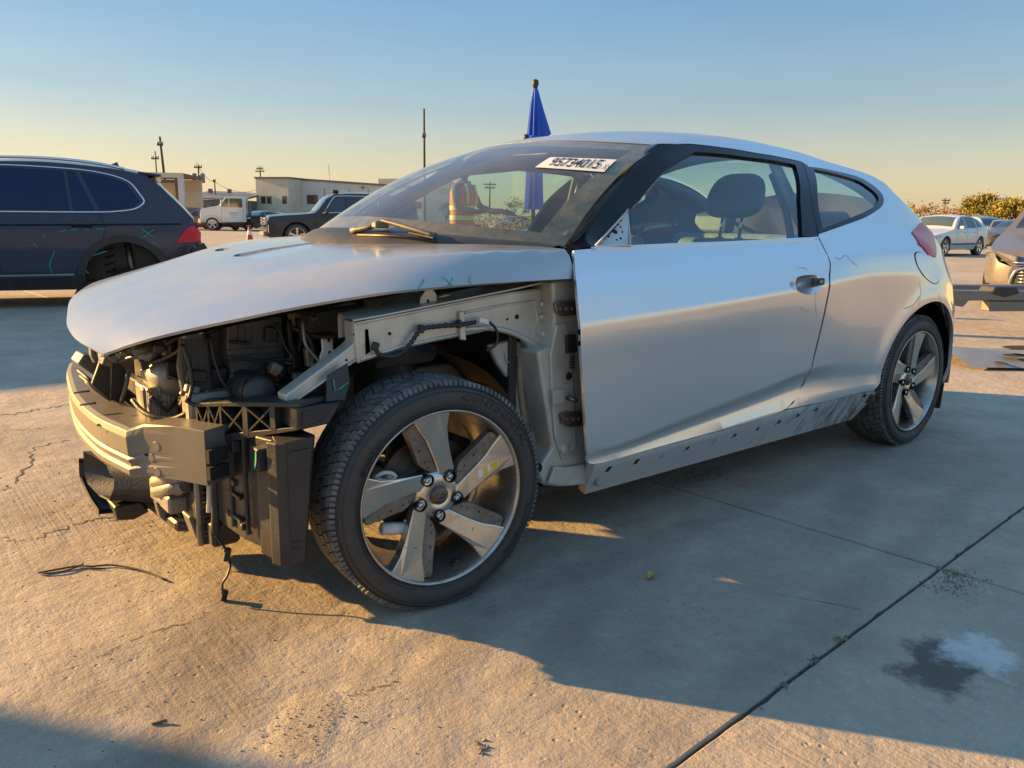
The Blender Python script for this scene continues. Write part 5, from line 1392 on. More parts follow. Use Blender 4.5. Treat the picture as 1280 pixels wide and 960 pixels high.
# engine block, bulkhead, floor, arches: the dark mass behind
mb = MB(); mb.box((.04, .02, .56), (.42, .58, .24)); mb.build('engine_block', BLACK, car, bevel=.03, seg=2)
mb = MB(); mb.box((-.02, .05, .74), (.36, .50, .10)); mb.build('engine_cover', BLACK2, car, bevel=.02, seg=2)
mb = MB(); mb.box((.36, 0, .62), (.03, 1.42, .58)); mb.build('bulkhead', BLACK, car, bevel=.004)
for sg in (-1, 1):
    mb = MB(); mb.box((-.05, sg*.44, .52), (.90, .06, .11)); mb.build('chassis_rail', BARE_DIRT, car, bevel=.006)
mb = MB(); mb.prism([P(x, y, Y=-.74)*np.array([1, -1, 1]) for x, y in outer], (0, -.028, 0)); mb.build('fender_rail', RAIL, car, bevel=.004)
mb = MB(); mb.box((.47, .74, .56), (.20, .12, .60)); mb.build('hinge_pillar', BARE, car, bevel=.01)
# suspension arms and drive shaft
for sg in (-1, 1):
    mb = MB(); mb.tube([(.0, sg*.30, .30), (.0, sg*.66, .315)], .02, 10); mb.build('drive_shaft', STEEL, car)
    mb = MB(); mb.tube([(.02, sg*.60, .30), (.04, sg*.53, .62)], .028, 12); mb.build('strut', BLACK, car)
    mb = MB(); mb.tube([(.15, sg*.32, .20), (.0, sg*.66, .20)], .024, 8); mb.build('lower_arm', BLACK, car)
    mb = MB(); mb.tube([(2.65, sg*.10, .28), (2.65, sg*.72, .30)], .04, 10); mb.build('rear_axle', BLACK, car)
# floor pan and underbody
mb = MB(); mb.box((1.62, 0, .205), (2.5, 1.5, .03)); mb.build('floor_pan', BLACK, car)
mb = MB(); mb.box((3.0, 0, .27), (.5, 1.25, .05)); mb.build('floor_pan', BLACK, car)
# cowl and wipers
cw = []
for u_ in np.linspace(-.98, .98, 21):
    q = WIND(np.array([u_]), np.array([0.0]))[0]; cw.append([q+np.array([.02, 0, .004]), q+np.array([-.02, 0, -.004]), q+np.array([-.07, 0, -.03]), q+np.array([-.10, 0, -.07])])
mb = MB(); mb.grid(np.array(cw)); mb.build('cowl', BLACK2, car)
def onw(px, py, off): 
    u_, v_ = IWIND(px, py); uv = np.array([[u_, v_]]); return WIND(uv[:, 0], uv[:, 1])[0]+fnormals(WIND, uv)[0]*off
wp = [onw(443, 293.5, .012), onw(470, 292, .016), onw(500, 293, .022), onw(530, 297, .02)]
mb = MB(); mb.tube([onw(441, 292, .01), onw(465, 291, .02), onw(480, 286.5, .03), onw(490, 288, .03), onw(520, 296, .025), onw(544, 302, .02)], [.010, .006], 8, res=4); wa = mb.build('wiper_arm', mat('wiper_grey', (.06, .058, .055), rough=.5, c2=(.14, .12, .09), scale=20), car)  # arm in dark grey mottled with a paler warm grey
mb = MB(); mb.tube([onw(448, 296, .006), onw(490, 297, .006), onw(545, 304, .006)], .005, 6); mb.build('wiper_blade', TRIM, wa)
mb = MB(); mb.box(onw(478, 289, .022), (.05, .03, .02)); mb.build('wiper_joint', BEAM, wa, bevel=.004)
plate('cowl_flap', [onw(519, 290, .012), onw(548, 297, .012), onw(543, 304, .012), onw(512, 297, .012)], .006, BLACK2, dirv=(-.4, 0, .9), bevel=.002)
# ---- denser bay: looms, pipes, clips, bolts, ribs
rs = random.Random(17)
def loom(pxs, Y0, Y1, r, mt, name='wiring_loom', res=5):
    n_ = len(pxs); mb = MB(); mb.tube([P(x, y, Y=Y0+(Y1-Y0)*i/(n_-1)) for i, (x, y) in enumerate(pxs)], r, 8, res=res); return mb.build(name, mt, car)
loom([(150, 452), (170, 446), (192, 452), (214, 444), (232, 432)], -.16, -.42, .006, TRIM)
loom([(228, 430), (236, 452), (240, 480), (236, 500)], -.45, -.47, .005, TRIM)
loom([(262, 420), (268, 450), (280, 480), (300, 500)], -.46, -.50, .004, TRIM)
loom([(286, 452), (300, 448), (330, 452), (352, 448), (366, 452)], -.47, -.50, .004, TRIM)
loom([(366, 410), (384, 418), (392, 440), (388, 462), (372, 478)], -.52, -.58, .007, TRIM, 'hose')
loom([(378, 402), (382, 430), (396, 448), (404, 456)], -.56, -.60, .005, CASTALU, 'pipe')
loom([(232, 500), (245, 506), (268, 500), (290, 503)], -.48, -.52, .006, TRIM)
loom([(166, 500), (176, 512), (190, 520), (214, 524), (236, 516)], -.26, -.44, .007, BLACK2, 'hose')
loom([(208, 430), (222, 422), (240, 420), (262, 414), (282, 404)], -.35, -.42, .008, TRIM, 'hose')
loom([(345, 404), (352, 420), (358, 436), (366, 446), (368, 462)], -.47, -.52, .004, ORANGE if False else TRIM)
loom([(212, 470), (224, 476), (230, 492), (226, 508)], -.34, -.40, .005, TRIM)
for (px, py, Y0, sx, sz, mt_) in ((232, 408, -.445, .03, .02, CASTALU), (246, 470, -.445, .05, .03, BLACK), (240, 486, -.445, .035, .02, CASTALU), (262, 505, -.47, .05, .02, BLACK), (300, 428, -.462, .05, .008, BLACK), (338, 418, -.462, .03, .04, BLACK),
                                 (372, 470, -.52, .03, .02, CASTALU), (352, 486, -.50, .04, .02, BLACK), (326, 470, -.49, .025, .03, BLACK), (386, 446, -.56, .02, .05, CASTALU), (198, 436, -.28, .03, .02, BEAM), (180, 455, -.27, .02, .03, BLACK), (232, 462, -.33, .025, .04, BLACK)):
    mb = MB(); mb.box(P(px, py, Y=Y0), (sx, .022, sz), Matrix.Rotation(rs.uniform(-.3, .3), 3, 'Y')); mb.build('bay_bracket', mt_, car, bevel=.003)
for (px, py, Y0) in ((230, 420, -.447), (250, 415, -.447), (258, 490, -.447), (228, 492, -.447), (290, 470, -.457), (352, 470, -.457), (394, 398, -.462), (424, 392, -.462), (456, 392, -.462), (186, 488, -.306), (220, 484, -.306), (204, 505, -.306)):
    q = P(px, py, Y=Y0); mb = MB(); mb.tube([q+np.array([0, .006, 0]), q+np.array([0, -.006, 0])], .007, 6); mb.build('bay_bolt', STEEL, car, bevel=.001)
for k in range(7):
    mb = MB(); mb.prism([P(x, y, Y=-.434) for x, y in ((230+k*4.6, 424), (231.6+k*4.6, 424), (232.6+k*4.6, 462), (231+k*4.6, 462))], (0, .01, 0)); mb.build('shroud_rib', BAYGREY, car, bevel=.001)
# moulded features on the side box
mb = MB(); mb.prism([(-.388, -.797, .485), (-.334, -.810, .490), (-.350, -.807, .30), (-.388, -.797, .28)], (0, -.003, 0)); mb.build('moulded_panel', BLACK2, sbox, bevel=.003)
for z_ in (.245, .262):
    mb = MB(); mb.box((-.372, -.8015, z_), (.030, .005, .005), Matrix.Rotation(-.23, 3, 'Z')); mb.build('rib', BLACK2, sbox, bevel=.001)
for (x_, y_, z_) in ((-.438, -.515, .40), (-.432, -.57, .36), (-.436, -.53, .27), (-.428, -.60, .25)):
    mb = MB(); mb.cyl((x_-.006, y_, z_), (x_+.01, y_, z_), .009, 12); mb.build('push_clip', BLACK, sbox, bevel=.002)
for y_ in (-.49, -.555, -.63):
    mb = MB(); mb.prism([(-.446+.2*(-.45-y_)*.6, y_, .50), (-.442+.2*(-.45-y_)*.6, y_-.006, .50), (-.442+.2*(-.45-y_)*.6, y_-.006, .24), (-.446+.2*(-.45-y_)*.6, y_, .24)], (-.008, 0, 0)); mb.build('rib', BLACK2, sbox, bevel=.001)
# ================================================================== cabin
def sweep(name, secs, mt, bevel=0):
    G = np.array(secs, float); mb = MB(); mb.grid(G); return mb.build(name, mt, car)
# dashboard
secs = []
for y_ in np.linspace(-.72, .72, 17):
    b = .02*math.exp(-((y_+.36)/.2)**2)*1.6
    secs.append([(.40, y_, .90), (.50, y_, .945), (.66, y_, .955+b), (.80, y_, .935+b), (.88, y_, .86), (.86, y_, .70), (.80, y_, .55)])
sweep('dashboard', secs, DASH)
mb = MB(); n = 36
c = np.array([1.02, -.36, .84]); tilt = Matrix.Rotation(math.radians(-24), 3, 'Y')
ringp = []
for i in range(n+1):
    a = 2*math.pi*i/n; v_ = tilt @ Vector((0, .185*math.cos(a), .185*math.sin(a))); ringp.append(c+np.array(v_))
mb.tube(ringp, .016, 10, cap=False); sw = mb.build('steering_wheel', SEAT, car)
for a in (0, math.pi, -math.pi/2):
    v_ = np.array(tilt @ Vector((0, .18*math.cos(a), .18*math.sin(a)))); mb = MB(); mb.tube([c, c+v_], .014, 8); mb.build('wheel_spoke', SEAT, sw)
mb = MB(); mb.cyl(c+np.array([.02, 0, 0]), c+np.array([-.10, 0, -.03]), .06, 16); mb.build('wheel_boss', SEAT, sw, bevel=.008)
def soft(name, pts, w, mt, parent=None, y=0.0, bev=.03):
    """upholstered block: side outline (x,z) swept across the width, rounded over"""
    mb = MB(); mb.prism([(x, y-w/2, z) for x, z in pts], (0, w, 0)); return mb.build(name, mt, parent or car, bevel=bev, seg=4)
for sy in (-.37, .37):
    s_ = soft('front_seat', [(1.12, .42), (1.60, .36), (1.66, .46), (1.60, .50), (1.14, .54)], .50, SEAT, y=sy, bev=.04)
    soft('seat_back', [(1.58, .42), (1.70, .42), (1.885, .90), (1.87, .955), (1.79, .955), (1.70, .82), (1.56, .52)], .48, SEATGREY, s_, y=sy, bev=.045)
    G = []
    for i in range(17):
        ph = -math.pi/2+math.pi*i/16; row = []
        for k in range(33):
            th = 2*math.pi*k/32; sp = lambda v, e: math.copysign(abs(v)**e, v)
            cx, cy, cz = sp(math.cos(ph), .6)*sp(math.cos(th), .7), sp(math.cos(ph), .6)*sp(math.sin(th), .7), sp(math.sin(ph), .75)
            row.append((1.872+.052*cx+.03*cz, sy+.135*cy*(1-.12*cz), 1.135+.095*cz))
        G.append(row)
    mb = MB(); mb.grid(np.array(G)); mb.build('headrest', SEAT, s_)
    for dy in (-.05, .05):
        mb = MB(); mb.tube([(1.845, sy+dy, .96), (1.865, sy+dy, 1.07)], .0075, 10); mb.build('headrest_post', CHROME, s_)
        mb = MB(); mb.lathe([(.0, .003), (.016, .003), (.018, .0), (.018, -.01)], 14, c=(1.843, sy+dy, .957), axis='z'); mb.build('post_collar', SEATGREY, s_)
rs_ = soft('rear_seat', [(2.05, .42), (2.45, .38), (2.50, .50), (2.08, .55)], 1.15, SEAT, bev=.04)
soft('rear_backrest', [(2.42, .45), (2.55, .45), (2.72, .92), (2.68, .97), (2.60, .96), (2.42, .55)], 1.15, SEATGREY, rs_, bev=.04)
for sy in (-.33, .33):
    soft('headrest', [(2.62, .96), (2.70, .96), (2.73, 1.06), (2.69, 1.09), (2.64, 1.07)], .24, SEAT, rs_, y=sy, bev=.025)
# door cards and belts
for sg in (-1, 1):
    mb = MB(); mb.prism([(.60, sg*.775, .42), (1.78, sg*.775, .42), (1.80, sg*.775, .93), (.62, sg*.775, .92)], (0, -sg*.04, 0)); mb.build('door_card', DASH, car, bevel=.015, seg=2)
    mb = MB(); mb.prism([(1.86, sg*.72, .45), (2.9, sg*.70, .55), (2.85, sg*.66, .95), (1.86, sg*.75, .95)], (0, -sg*.03, 0)); mb.build('side_trim', DASH, car, bevel=.01)
    mb = MB(); mb.prism([(1.86, sg*.74, .95), (1.93, sg*.74, .95), (1.86, sg*.575, 1.28), (1.80, sg*.575, 1.28)], (0, -sg*.03, 0)); mb.build('door_post_trim', SEATGREY, car, bevel=.008)
    mb = MB(); mb.tube([(1.84, sg*.56, 1.22), (1.85, sg*.66, .98), (1.78, sg*.69, .60)], .016, 4, res=3); mb.build('seat_belt', TRIM, car)
# headliner just inside the roof, with header rail and rear pillars
G = []
for x_ in np.linspace(1.12, 2.36, 12):
    G.append([[x_, u_*float(YE(x_))*.96, float(ROOF(np.array([x_]), np.array([u_]))[0, 2])-.035] for u_ in np.linspace(-1, 1, 13)])
sweep('headliner', G, HEADLINE)
for sg in (-1, 1):
    mb = MB(); pts = [(1.12, sg*.555, 1.245), (1.6, sg*.55, 1.295), (2.1, sg*.55, 1.28), (2.5, sg*.54, 1.22), (2.8, sg*.53, 1.14), (3.0, sg*.53, 1.04)]
    mb.tube(pts, .03, 8, res=3); mb.build('roof_rail_trim', HEADLINE, car)
    mb = MB(); mb.prism([(2.50, sg*.60, 1.24), (3.0, sg*.56, 1.05), (3.1, sg*.60, .93), (2.82, sg*.70, .95), (2.72, sg*.64, 1.12)], (0, -sg*.03, 0)); mb.build('rear_pillar_trim', HEADLINE, car, bevel=.006)
    mb = MB(); mb.tube([(.56, sg*.70, .955), (.80, sg*.635, 1.10), (1.12, sg*.56, 1.262)], .026, 8); mb.build('pillar_trim_inner', DASH, car)
# glued white tubes propped inside the windscreen, mirror, visors
for k in range(3):
    mb = MB(); mb.tube([(1.02+.02*k, -.30-.03*k, .94), (1.28+.02*k, -.16-.03*k, 1.25)], .010, 8); mb.build('pale_rod', WHITEPART, car)
mb = MB(); mb.prism([(1.02, .12, 1.22), (1.02, -.12, 1.22), (1.00, -.125, 1.25), (1.01, -.11, 1.285), (1.01, .11, 1.285), (1.00, .125, 1.25)], (.03, 0, 0)); mb.build('inside_mirror', BLACK, car, bevel=.008, seg=2)
mb = MB(); mb.tube([(1.03, 0, 1.28), (1.0, 0, 1.325)], .012, 8); mb.build('mirror_stem', BLACK, car)
for sg in (-1, 1):
    mb = MB(); mb.prism([(1.06, sg*.10, 1.312), (1.22, sg*.10, 1.325), (1.22, sg*.46, 1.305), (1.10, sg*.46, 1.285)], (0, 0, -.018)); mb.build('sun_visor', HEADLINE, car, bevel=.006)
mb = MB(); mb.box((1.32, .0, .55), (.6, .18, .22)); mb.build('centre_console', DASH, car, bevel=.03, seg=2)
mb = MB(); mb.box((1.6, 0, .26), (2.2, 1.46, .06)); mb.build('cabin_carpet', CARPET, car)
mb = MB(); mb.box((2.9, 0, .60), (.55, 1.1, .03)); mb.build('parcel_shelf', CARPET, car)
# ================================================================== other vehicles
def spot(px, D):
    """ground point seen in column px at depth D"""
    q = P(px, 275, D=D); return np.array([q[0], q[1], GZ])
RDIR = np.array([math.sin(YAW), -math.cos(YAW), 0]); FDIR = np.array([math.cos(YAW), math.sin(YAW), 0])
PAINTS = {}
def cpaint(name, base, **k):
    if name not in PAINTS: PAINTS[name] = paint(name, base, **k)
    return PAINTS[name]
WHITEP = cpaint('white_car_paint', (.66, .66, .64), metal=0, rough=.35, dust=.25)
NAVY = cpaint('navy_paint', (.003, .008, .038), metal=.0, rough=.2, dust=.02, dcol=(.2, .17, .13), coat=.4, spec=.08)
NAVYGLASS = mat('tinted_glass_blue', (.006, .012, .05), rough=.05, spec=.4, c2=(.008, .014, .055), scale=3)
BLACKP = cpaint('black_car_paint', (.004, .006, .012), metal=.0, rough=.2, dust=.03, dcol=(.25, .2, .15), coat=.35, spec=.1)
MAUVE = cpaint('grey_mauve_paint', (.075, .068, .08), metal=.1, rough=.4, dust=.1, coat=.4, spec=.3)
REDP = cpaint('red_car_paint', (.22, .02, .02), metal=.1, rough=.35, dust=.2)
BLUEP = cpaint('blue_grey_paint', (.16, .22, .32), metal=.4, rough=.4, dust=.3)
MAROON = cpaint('maroon_paint', (.10, .015, .02), metal=.2, rough=.4, dust=.2)
TAN = cpaint('tan_car_paint', (.22, .19, .15), metal=.3, rough=.4, dust=.3)
CHR = CHROME
SEDAN = dict(zt=[(-.92, .52), (-.90, .68), (-.6, .78), (.0, .88), (.45, .965), (.62, 1.03), (1.15, 1.36), (1.5, 1.445), (2.0, 1.46), (2.4, 1.42), (2.8, 1.30), (3.15, 1.13), (3.3, 1.08), (3.65, 1.04), (3.72, .90), (3.76, .55)],
             belt=[(-.92, .50), (-.88, .62), (-.6, .72), (.0, .82), (.5, .90), (2.0, .95), (3.2, 1.0), (3.7, .90), (3.76, .5)],
             w=[(-.92, .50), (-.88, .66), (-.75, .78), (-.4, .87), (.2, .905), (2.4, .91), (3.3, .86), (3.6, .76), (3.72, .64), (3.76, .50)],
             zb=.22, wb=2.71, tr=.325, roofw=.70, x0=-.915, x1=3.755,
             glass=[[(.78, .955), (1.36, 1.34), (1.50, 1.365), (1.52, .965)], [(1.58, .967), (1.57, 1.372), (2.05, 1.38), (2.30, 1.345), (2.34, .99)], [(2.40, .995), (2.36, 1.335), (2.60, 1.25), (2.86, 1.03)]],
             ws=(.66, 1.22), rw=(2.52, 3.14))
SUV = dict(zt=[(-.88, .60), (-.86, .82), (-.6, .94), (.0, 1.03), (.4, 1.09), (.55, 1.14), (1.05, 1.52), (1.4, 1.62), (2.0, 1.66), (2.8, 1.62), (3.45, 1.53), (3.55, 1.48), (3.64, 1.28), (3.74, 1.08), (3.78, .80), (3.80, .6)],
           belt=[(-.88, .58), (-.84, .75), (-.6, .88), (.0, .97), (.5, 1.03), (2.0, 1.07), (3.0, 1.09), (3.6, 1.10), (3.72, 1.02), (3.80, .58)],
           w=[(-.88, .55), (-.84, .70), (-.7, .80), (-.3, .89), (.3, .918), (2.9, .92), (3.4, .88), (3.65, .82), (3.76, .74), (3.80, .66)],
           zb=.24, wb=2.79, tr=.355, roofw=.74, x0=-.875, x1=3.795,
           glass=[[(.85, 1.075), (1.28, 1.46), (1.56, 1.50), (1.58, 1.09)], [(1.64, 1.092), (1.62, 1.505), (2.46, 1.51), (2.52, 1.115)], [(2.62, 1.12), (2.50, 1.51), (2.95, 1.475), (3.22, 1.40), (3.38, 1.22), (3.28, 1.16), (3.0, 1.125)]],
           ws=(.58, 1.12), rw=None)
def make_car(name, label, cat, spec, loc, heading, body, group=None, coarse=.09, wheels=True, glass_m=None, skip=(), lights=True, sx=1.0, sz=1.0, dropwheel=()):
    t = thing(name, label, cat, loc, math.atan2(-heading[1], -heading[0]), group)
    zt, bl, wf = _l(*spec['zt']), _l(*spec['belt']), _l(*spec['w'])
    zr = max(z for _, z in spec['zt']); x0, x1, zb, wb, tr = spec['x0'], spec['x1'], spec['zb'], spec['wb'], spec['tr']
    gm_ = glass_m or DARKGLASS
    def sec(x):
        x = np.clip(x, x0, x1); b = bl(x); w = wf(x); top = np.maximum(zt(x)-.055, b+.012)
        tf = np.clip((top-b)/(zr-.055-bl(2.0)), 0, 1)
        ye = w*(.955-(.955-spec['roofw'])*tf**.9)
        return b, w, top, ye
    def SIDE(x, z):
        x = np.asarray(x, float); z = np.asarray(z, float); b, w, top, ye = sec(x)
        zz = [np.full_like(x, zb), zb+(b-zb)*.22, zb+(b-zb)*.55, zb+(b-zb)*.80, b, (b+top)/2, top]
        yy = [w*.92, w*.985, w*1.0, w*.995, w*.95, (w*.95+ye)/2+.012*(top-b)/.4, ye]
        y = yy[0]+0*z
        for i in range(6):
            f = np.clip((z-zz[i])/(zz[i+1]-zz[i]+1e-6), 0, 1); y = y+(yy[i+1]-yy[i])*f
        return np.stack([x, -y, z], -1)
    arch = tr*1.17
    out = [(x0, zb+.06)]
    for xc in (0.0, wb):
        a0 = math.asin((zb-tr)/arch) if abs(zb-tr) < arch else 0
        for k in range(13):
            a = (math.pi-a0)+( (a0)-(math.pi-a0))*k/12
            out.append((xc+arch*math.cos(a), tr+arch*math.sin(a)))
    out += [(x1, zb+.08)]
    for x in np.linspace(x1, x0, 40):
        b, w, top, ye = sec(np.array([x])); out.append((float(x), float(top[0])))
    bodyo = None
    mbB = MB()
    parts = []
    G = []
    xs = np.linspace(x0, x1, 46)
    b, w, top, ye = sec(xs); zc = np.maximum(zt(xs), top+.004)
    for u in np.linspace(-1, 1, 9): G.append(np.stack([xs, u*ye, top+(zc-top)*(1-abs(u)**2.2)], 1))
    mbB.grid(np.array(G))
    for xe, sgn in ((x0, -1), (x1, 1)):
        zz = np.linspace(zb, float(sec(np.array([xe]))[2][0]), 8); E_ = SIDE(np.full(8, xe), zz)
        mbB.grid(np.stack([E_*np.array([1, k, 1])+np.array([sgn*.03*(1-k*k), 0, 0]) for k in np.linspace(-1, 1, 7)], 0))
    bodyo = mbB.build('body', body, t)
    p1 = panel('body_side', out, SIDE, body, t, h=coarse, thick=.04)
    panel('body_side', out, SIDE, body, t, h=coarse*1.6, thick=.04, mirror=True)
    for i, g_ in enumerate(spec['glass']):
        panel('side_window', g_, SIDE, gm_, t, h=coarse*1.4, thick=.006, off=.004)
        panel('side_window', g_, SIDE, gm_, t, h=coarse*2, thick=.006, off=.004, mirror=True)
    def TOP(x, u):
        x = np.asarray(x, float); u = np.asarray(u, float); b, w, top, ye = sec(x); z_ = np.maximum(zt(x), top+.004)
        return np.stack([x, u*ye, top+(z_-top)*(1-np.abs(u)**2.2)], -1)
    for nm, rg in (('windscreen', spec['ws']), ('rear_window', spec['rw'])):
        if rg: panel(nm, [(rg[0], -.86), (rg[1], -.90), (rg[1], .90), (rg[0], .86)], TOP, gm_, t, h=.14, thick=0, off=.005)
    # inside arches, floor
    mb = MB(); mb.box(((x0+x1)/2, 0, zb+.05), (x1-x0-.25, wf(1.0)*1.72, .06)); mb.build('underbody', BLACK, t)
    for xc in (0, wb):
        for sg in (-1, 1):
            mb = MB(); vs = []; fs = []
            for k in range(11):
                a = math.radians(200-220*k/10)
                for yy in (.90, .55): vs.append((xc+arch*1.01*math.cos(a), sg*yy*float(wf(xc))*1.08, tr+arch*1.01*math.sin(a)))
                if k: fs.append((2*k-2, 2*k-1, 2*k+1, 2*k))
            c0 = len(vs); vs.append((xc, sg*.55*float(wf(xc))*1.08, tr)); 
            for k in range(1, 11): fs.append((2*k-1, c0, 2*k+1))
            mb.add(vs, fs); mb.build('wheel_arch', BLACK, t)
    if wheels:
        key = 'wheel_%.3f' % tr
        for xc in (0, wb):
            for sg in (-1, 1):
                if (xc > 0, sg) in dropwheel: continue
                small_wheel(t, (xc, sg*(float(wf(xc))-.02), tr), 0 if sg < 0 else math.pi, tr)
    t['_'] = 0; del t['_']
    return t, SIDE, TOP, sec
WHEELS = {}
def small_wheel(parent, loc, rz, tr, steel=False):
    key = (round(tr, 3), steel)
    if key in WHEELS:
        c = copy_tree(WHEELS[key], parent); c.location = loc; c.rotation_euler = (0, 0, rz); return c
    rr = tr*.70
    mb = MB(); mb.lathe([(rr, .01), (rr*1.06, -.004), (tr*.93, .0), (tr*.985, .02), (tr, .05), (tr, .17), (tr*.97, .20), (rr, .205)], 30)
    w = mb.build('wheel', RUBBER, parent, loc=loc); w.rotation_euler = (0, 0, rz)
    mb = MB(); mb.lathe([(rr*1.0, .012), (rr*.97, .0), (rr*.92, .02), (rr*.86, .08), (rr*.85, .16)], 30); mb.lathe([(0, .03), (.06, .028), (.07, .05), (.07, .09)], 18)
    for k in range(5):
        a = 2*math.pi*k/5+.3; c, s_ = math.cos(a), math.sin(a)
        q = []
        for (r_, hw, y_) in ((.05, .026, .03), (rr*.96, .042, .012)):
            for e in (-1, 1): q.append((r_*c-e*hw*s_, y_, r_*s_+e*hw*c))
        mb.hexa([q[0], q[1], q[3], q[2]], [(x, y+.03, z) for x, y, z in (q[0], q[1], q[3], q[2])])
    mb.build('rim', ALLOY, w)
    mb = MB(); mb.lathe([(0, .10), (rr*.84, .10)], 20); mb.build('brake', RUST, w)
    WHEELS[key] = w; return w
def bit(t, name, c, size, mt, rz=0, ry=0, bevel=.01, label=None):
    mb = MB(); mb.box(c, size, Matrix.Rotation(rz, 3, 'Z') @ Matrix.Rotation(ry, 3, 'Y')); return mb.build(name, mt, t, bevel=bevel, label=label)
def lamp_patch(t, name, SIDE, poly, mt, h=.06, off=.006, mirror=True):
    panel(name, poly, SIDE, mt, t, h=h, thick=.012, off=off)
    if mirror: panel(name, poly, SIDE, mt, t, h=h*2, thick=.012, off=off, mirror=True)
def seams(t, SIDE, lines, w=.006):
    for ln in lines:
        pts = []
        for i in range(len(ln)-1):
            for k in range(6): pts.append(np.array(ln[i])*(1-k/6)+np.array(ln[i+1])*k/6)
        pts.append(np.array(ln[-1])); pts = np.array(pts)
        X = SIDE(pts[:, 0], pts[:, 1]); n_ = fnormals(SIDE, pts); X = X+n_*.0022
        vs = []; fs = []
        for i in range(len(X)):
            tt = X[min(i+1, len(X)-1)]-X[max(i-1, 0)]; b_ = np.cross(tt, n_[i]); b_ /= np.linalg.norm(b_)+1e-9
            vs += [X[i]+b_*w/2, X[i]-b_*w/2]
            if i: fs.append((2*i-2, 2*i-1, 2*i+1, 2*i))
        mb = MB(); mb.add(vs, fs); mb.build('panel_gap', DARKHOLE, t)
def ribbon(t, SIDE, pts, w, mt, name, off=.003, th=0.0, res=4):
    pts = np.array([q[:2] for q in catmull([np.array((*q, 0.)) for q in pts], res)])
    X = SIDE(pts[:, 0], pts[:, 1]); n_ = fnormals(SIDE, pts); mb = MB()
    if th: mb.tube(list(X+n_*off), th, 6); return mb.build(name, mt, t)
    X = X+n_*off; vs = []; fs = []
    for i in range(len(X)):
        tt = X[min(i+1, len(X)-1)]-X[max(i-1, 0)]; b_ = np.cross(tt, n_[i]); b_ /= np.linalg.norm(b_)+1e-9
        vs += [X[i]+b_*w/2, X[i]-b_*w/2]
        if i: fs.append((2*i-2, 2*i-1, 2*i+1, 2*i))
    mb.add(vs, fs); return mb.build(name, mt, t)

# ---- dark blue SUV, rear wheel and bumper missing
TIG = dict(SUV, zt=[(-.88, .60), (-.86, .82), (-.6, .94), (.0, 1.03), (.4, 1.09), (.55, 1.14), (1.05, 1.52), (1.4, 1.62), (2.0, 1.65), (2.6, 1.615), (3.0, 1.555), (3.10, 1.52), (3.22, 1.40), (3.48, 1.12), (3.56, 1.0), (3.60, .8), (3.64, .6)],
           belt=[(-.88, .58), (-.84, .75), (-.6, .88), (.0, .97), (.5, 1.03), (2.0, 1.07), (3.0, 1.09), (3.42, 1.06), (3.56, .96), (3.64, .58)],
           w=[(-.88, .55), (-.84, .70), (-.7, .80), (-.3, .89), (.3, .918), (2.9, .92), (3.25, .89), (3.45, .85), (3.58, .79), (3.64, .70)], x1=3.635,
           glass=[[(.85, 1.075), (1.28, 1.46), (1.56, 1.50), (1.58, 1.085)], [(1.64, 1.087), (1.62, 1.52), (2.25, 1.51), (2.29, 1.092)], [(2.325, 1.092), (2.285, 1.508), (2.36, 1.50), (2.53, 1.095)],
                  [(2.585, 1.095), (2.41, 1.495), (2.64, 1.465), (2.85, 1.395), (2.99, 1.20), (2.91, 1.135), (2.75, 1.105)]])
hd_ = np.array([-.958, .285]); hd_ = hd_/np.linalg.norm(hd_)
ax = spot(152, 8.75); r3 = math.atan2(-hd_[1], -hd_[0])
# local left rear axle point (wb, -w) goes to ax
lx, ly = 2.79, -.92
loc = (ax[0]-(math.cos(r3)*lx-math.sin(r3)*ly), ax[1]-(math.sin(r3)*lx+math.cos(r3)*ly), -.035)
vw, SD, TP, SC = make_car('blue_suv', 'dark blue wagon-like suv with a rear wheel and bumper missing, chalk marks on its side', 'suv', TIG, loc, hd_, NAVY, coarse=.05, dropwheel=((True, -1),), glass_m=NAVYGLASS)
CHT = [(.80, 1.05), (1.55, 1.062), (2.5, 1.072), (2.75, 1.085), (2.93, 1.115), (3.025, 1.19), (2.99, 1.27), (2.88, 1.41), (2.64, 1.49), (2.3, 1.53), (1.6, 1.545), (1.25, 1.49)]
ribbon(vw, SD, CHT, .02, CHR, 'window_trim', th=.010, off=.004)
seams(vw, SD, [[(2.30, .42), (2.38, .60), (2.60, .80), (2.62, .95), (2.57, 1.07)], [(1.60, 1.07), (1.60, .32)]])
ribbon(vw, SD, [(-.2, .90), (1.5, .925), (2.8, .945), (3.56, .96)], .020, DARKHOLE, 'crease_shade')  # flat dark ribbon painted as the shade of the body crease
bit(vw, 'door_handle', (2.40, -.935, .955), (.22, .03, .035), NAVY, bevel=.012)
bit(vw, 'handle_recess', (2.40, -.915, .935), (.20, .012, .05), DARKHOLE, bevel=.004)
# arch cladding, sill cladding with bright strip
cl = [(2.79+.44*math.cos(math.radians(a)), .355+.44*math.sin(math.radians(a))) for a in range(196, -20, -12)]
ribbon(vw, SD, cl, .075, BLACK2, 'arch_cladding', off=.012, res=2)
ribbon(vw, SD, [(.3, .30), (1.2, .30), (2.3, .31)], .12, BLACK2, 'sill_cladding', off=.014, res=2)
ribbon(vw, SD, [(.3, .40), (1.2, .405), (2.28, .415)], .022, CHR, 'sill_strip', off=.018, res=2)
lamp_patch(vw, 'tail_light', SD, [(3.33, .75), (3.58, .76), (3.59, .86), (3.52, .945), (3.43, .90)], REDLENS, off=.012)
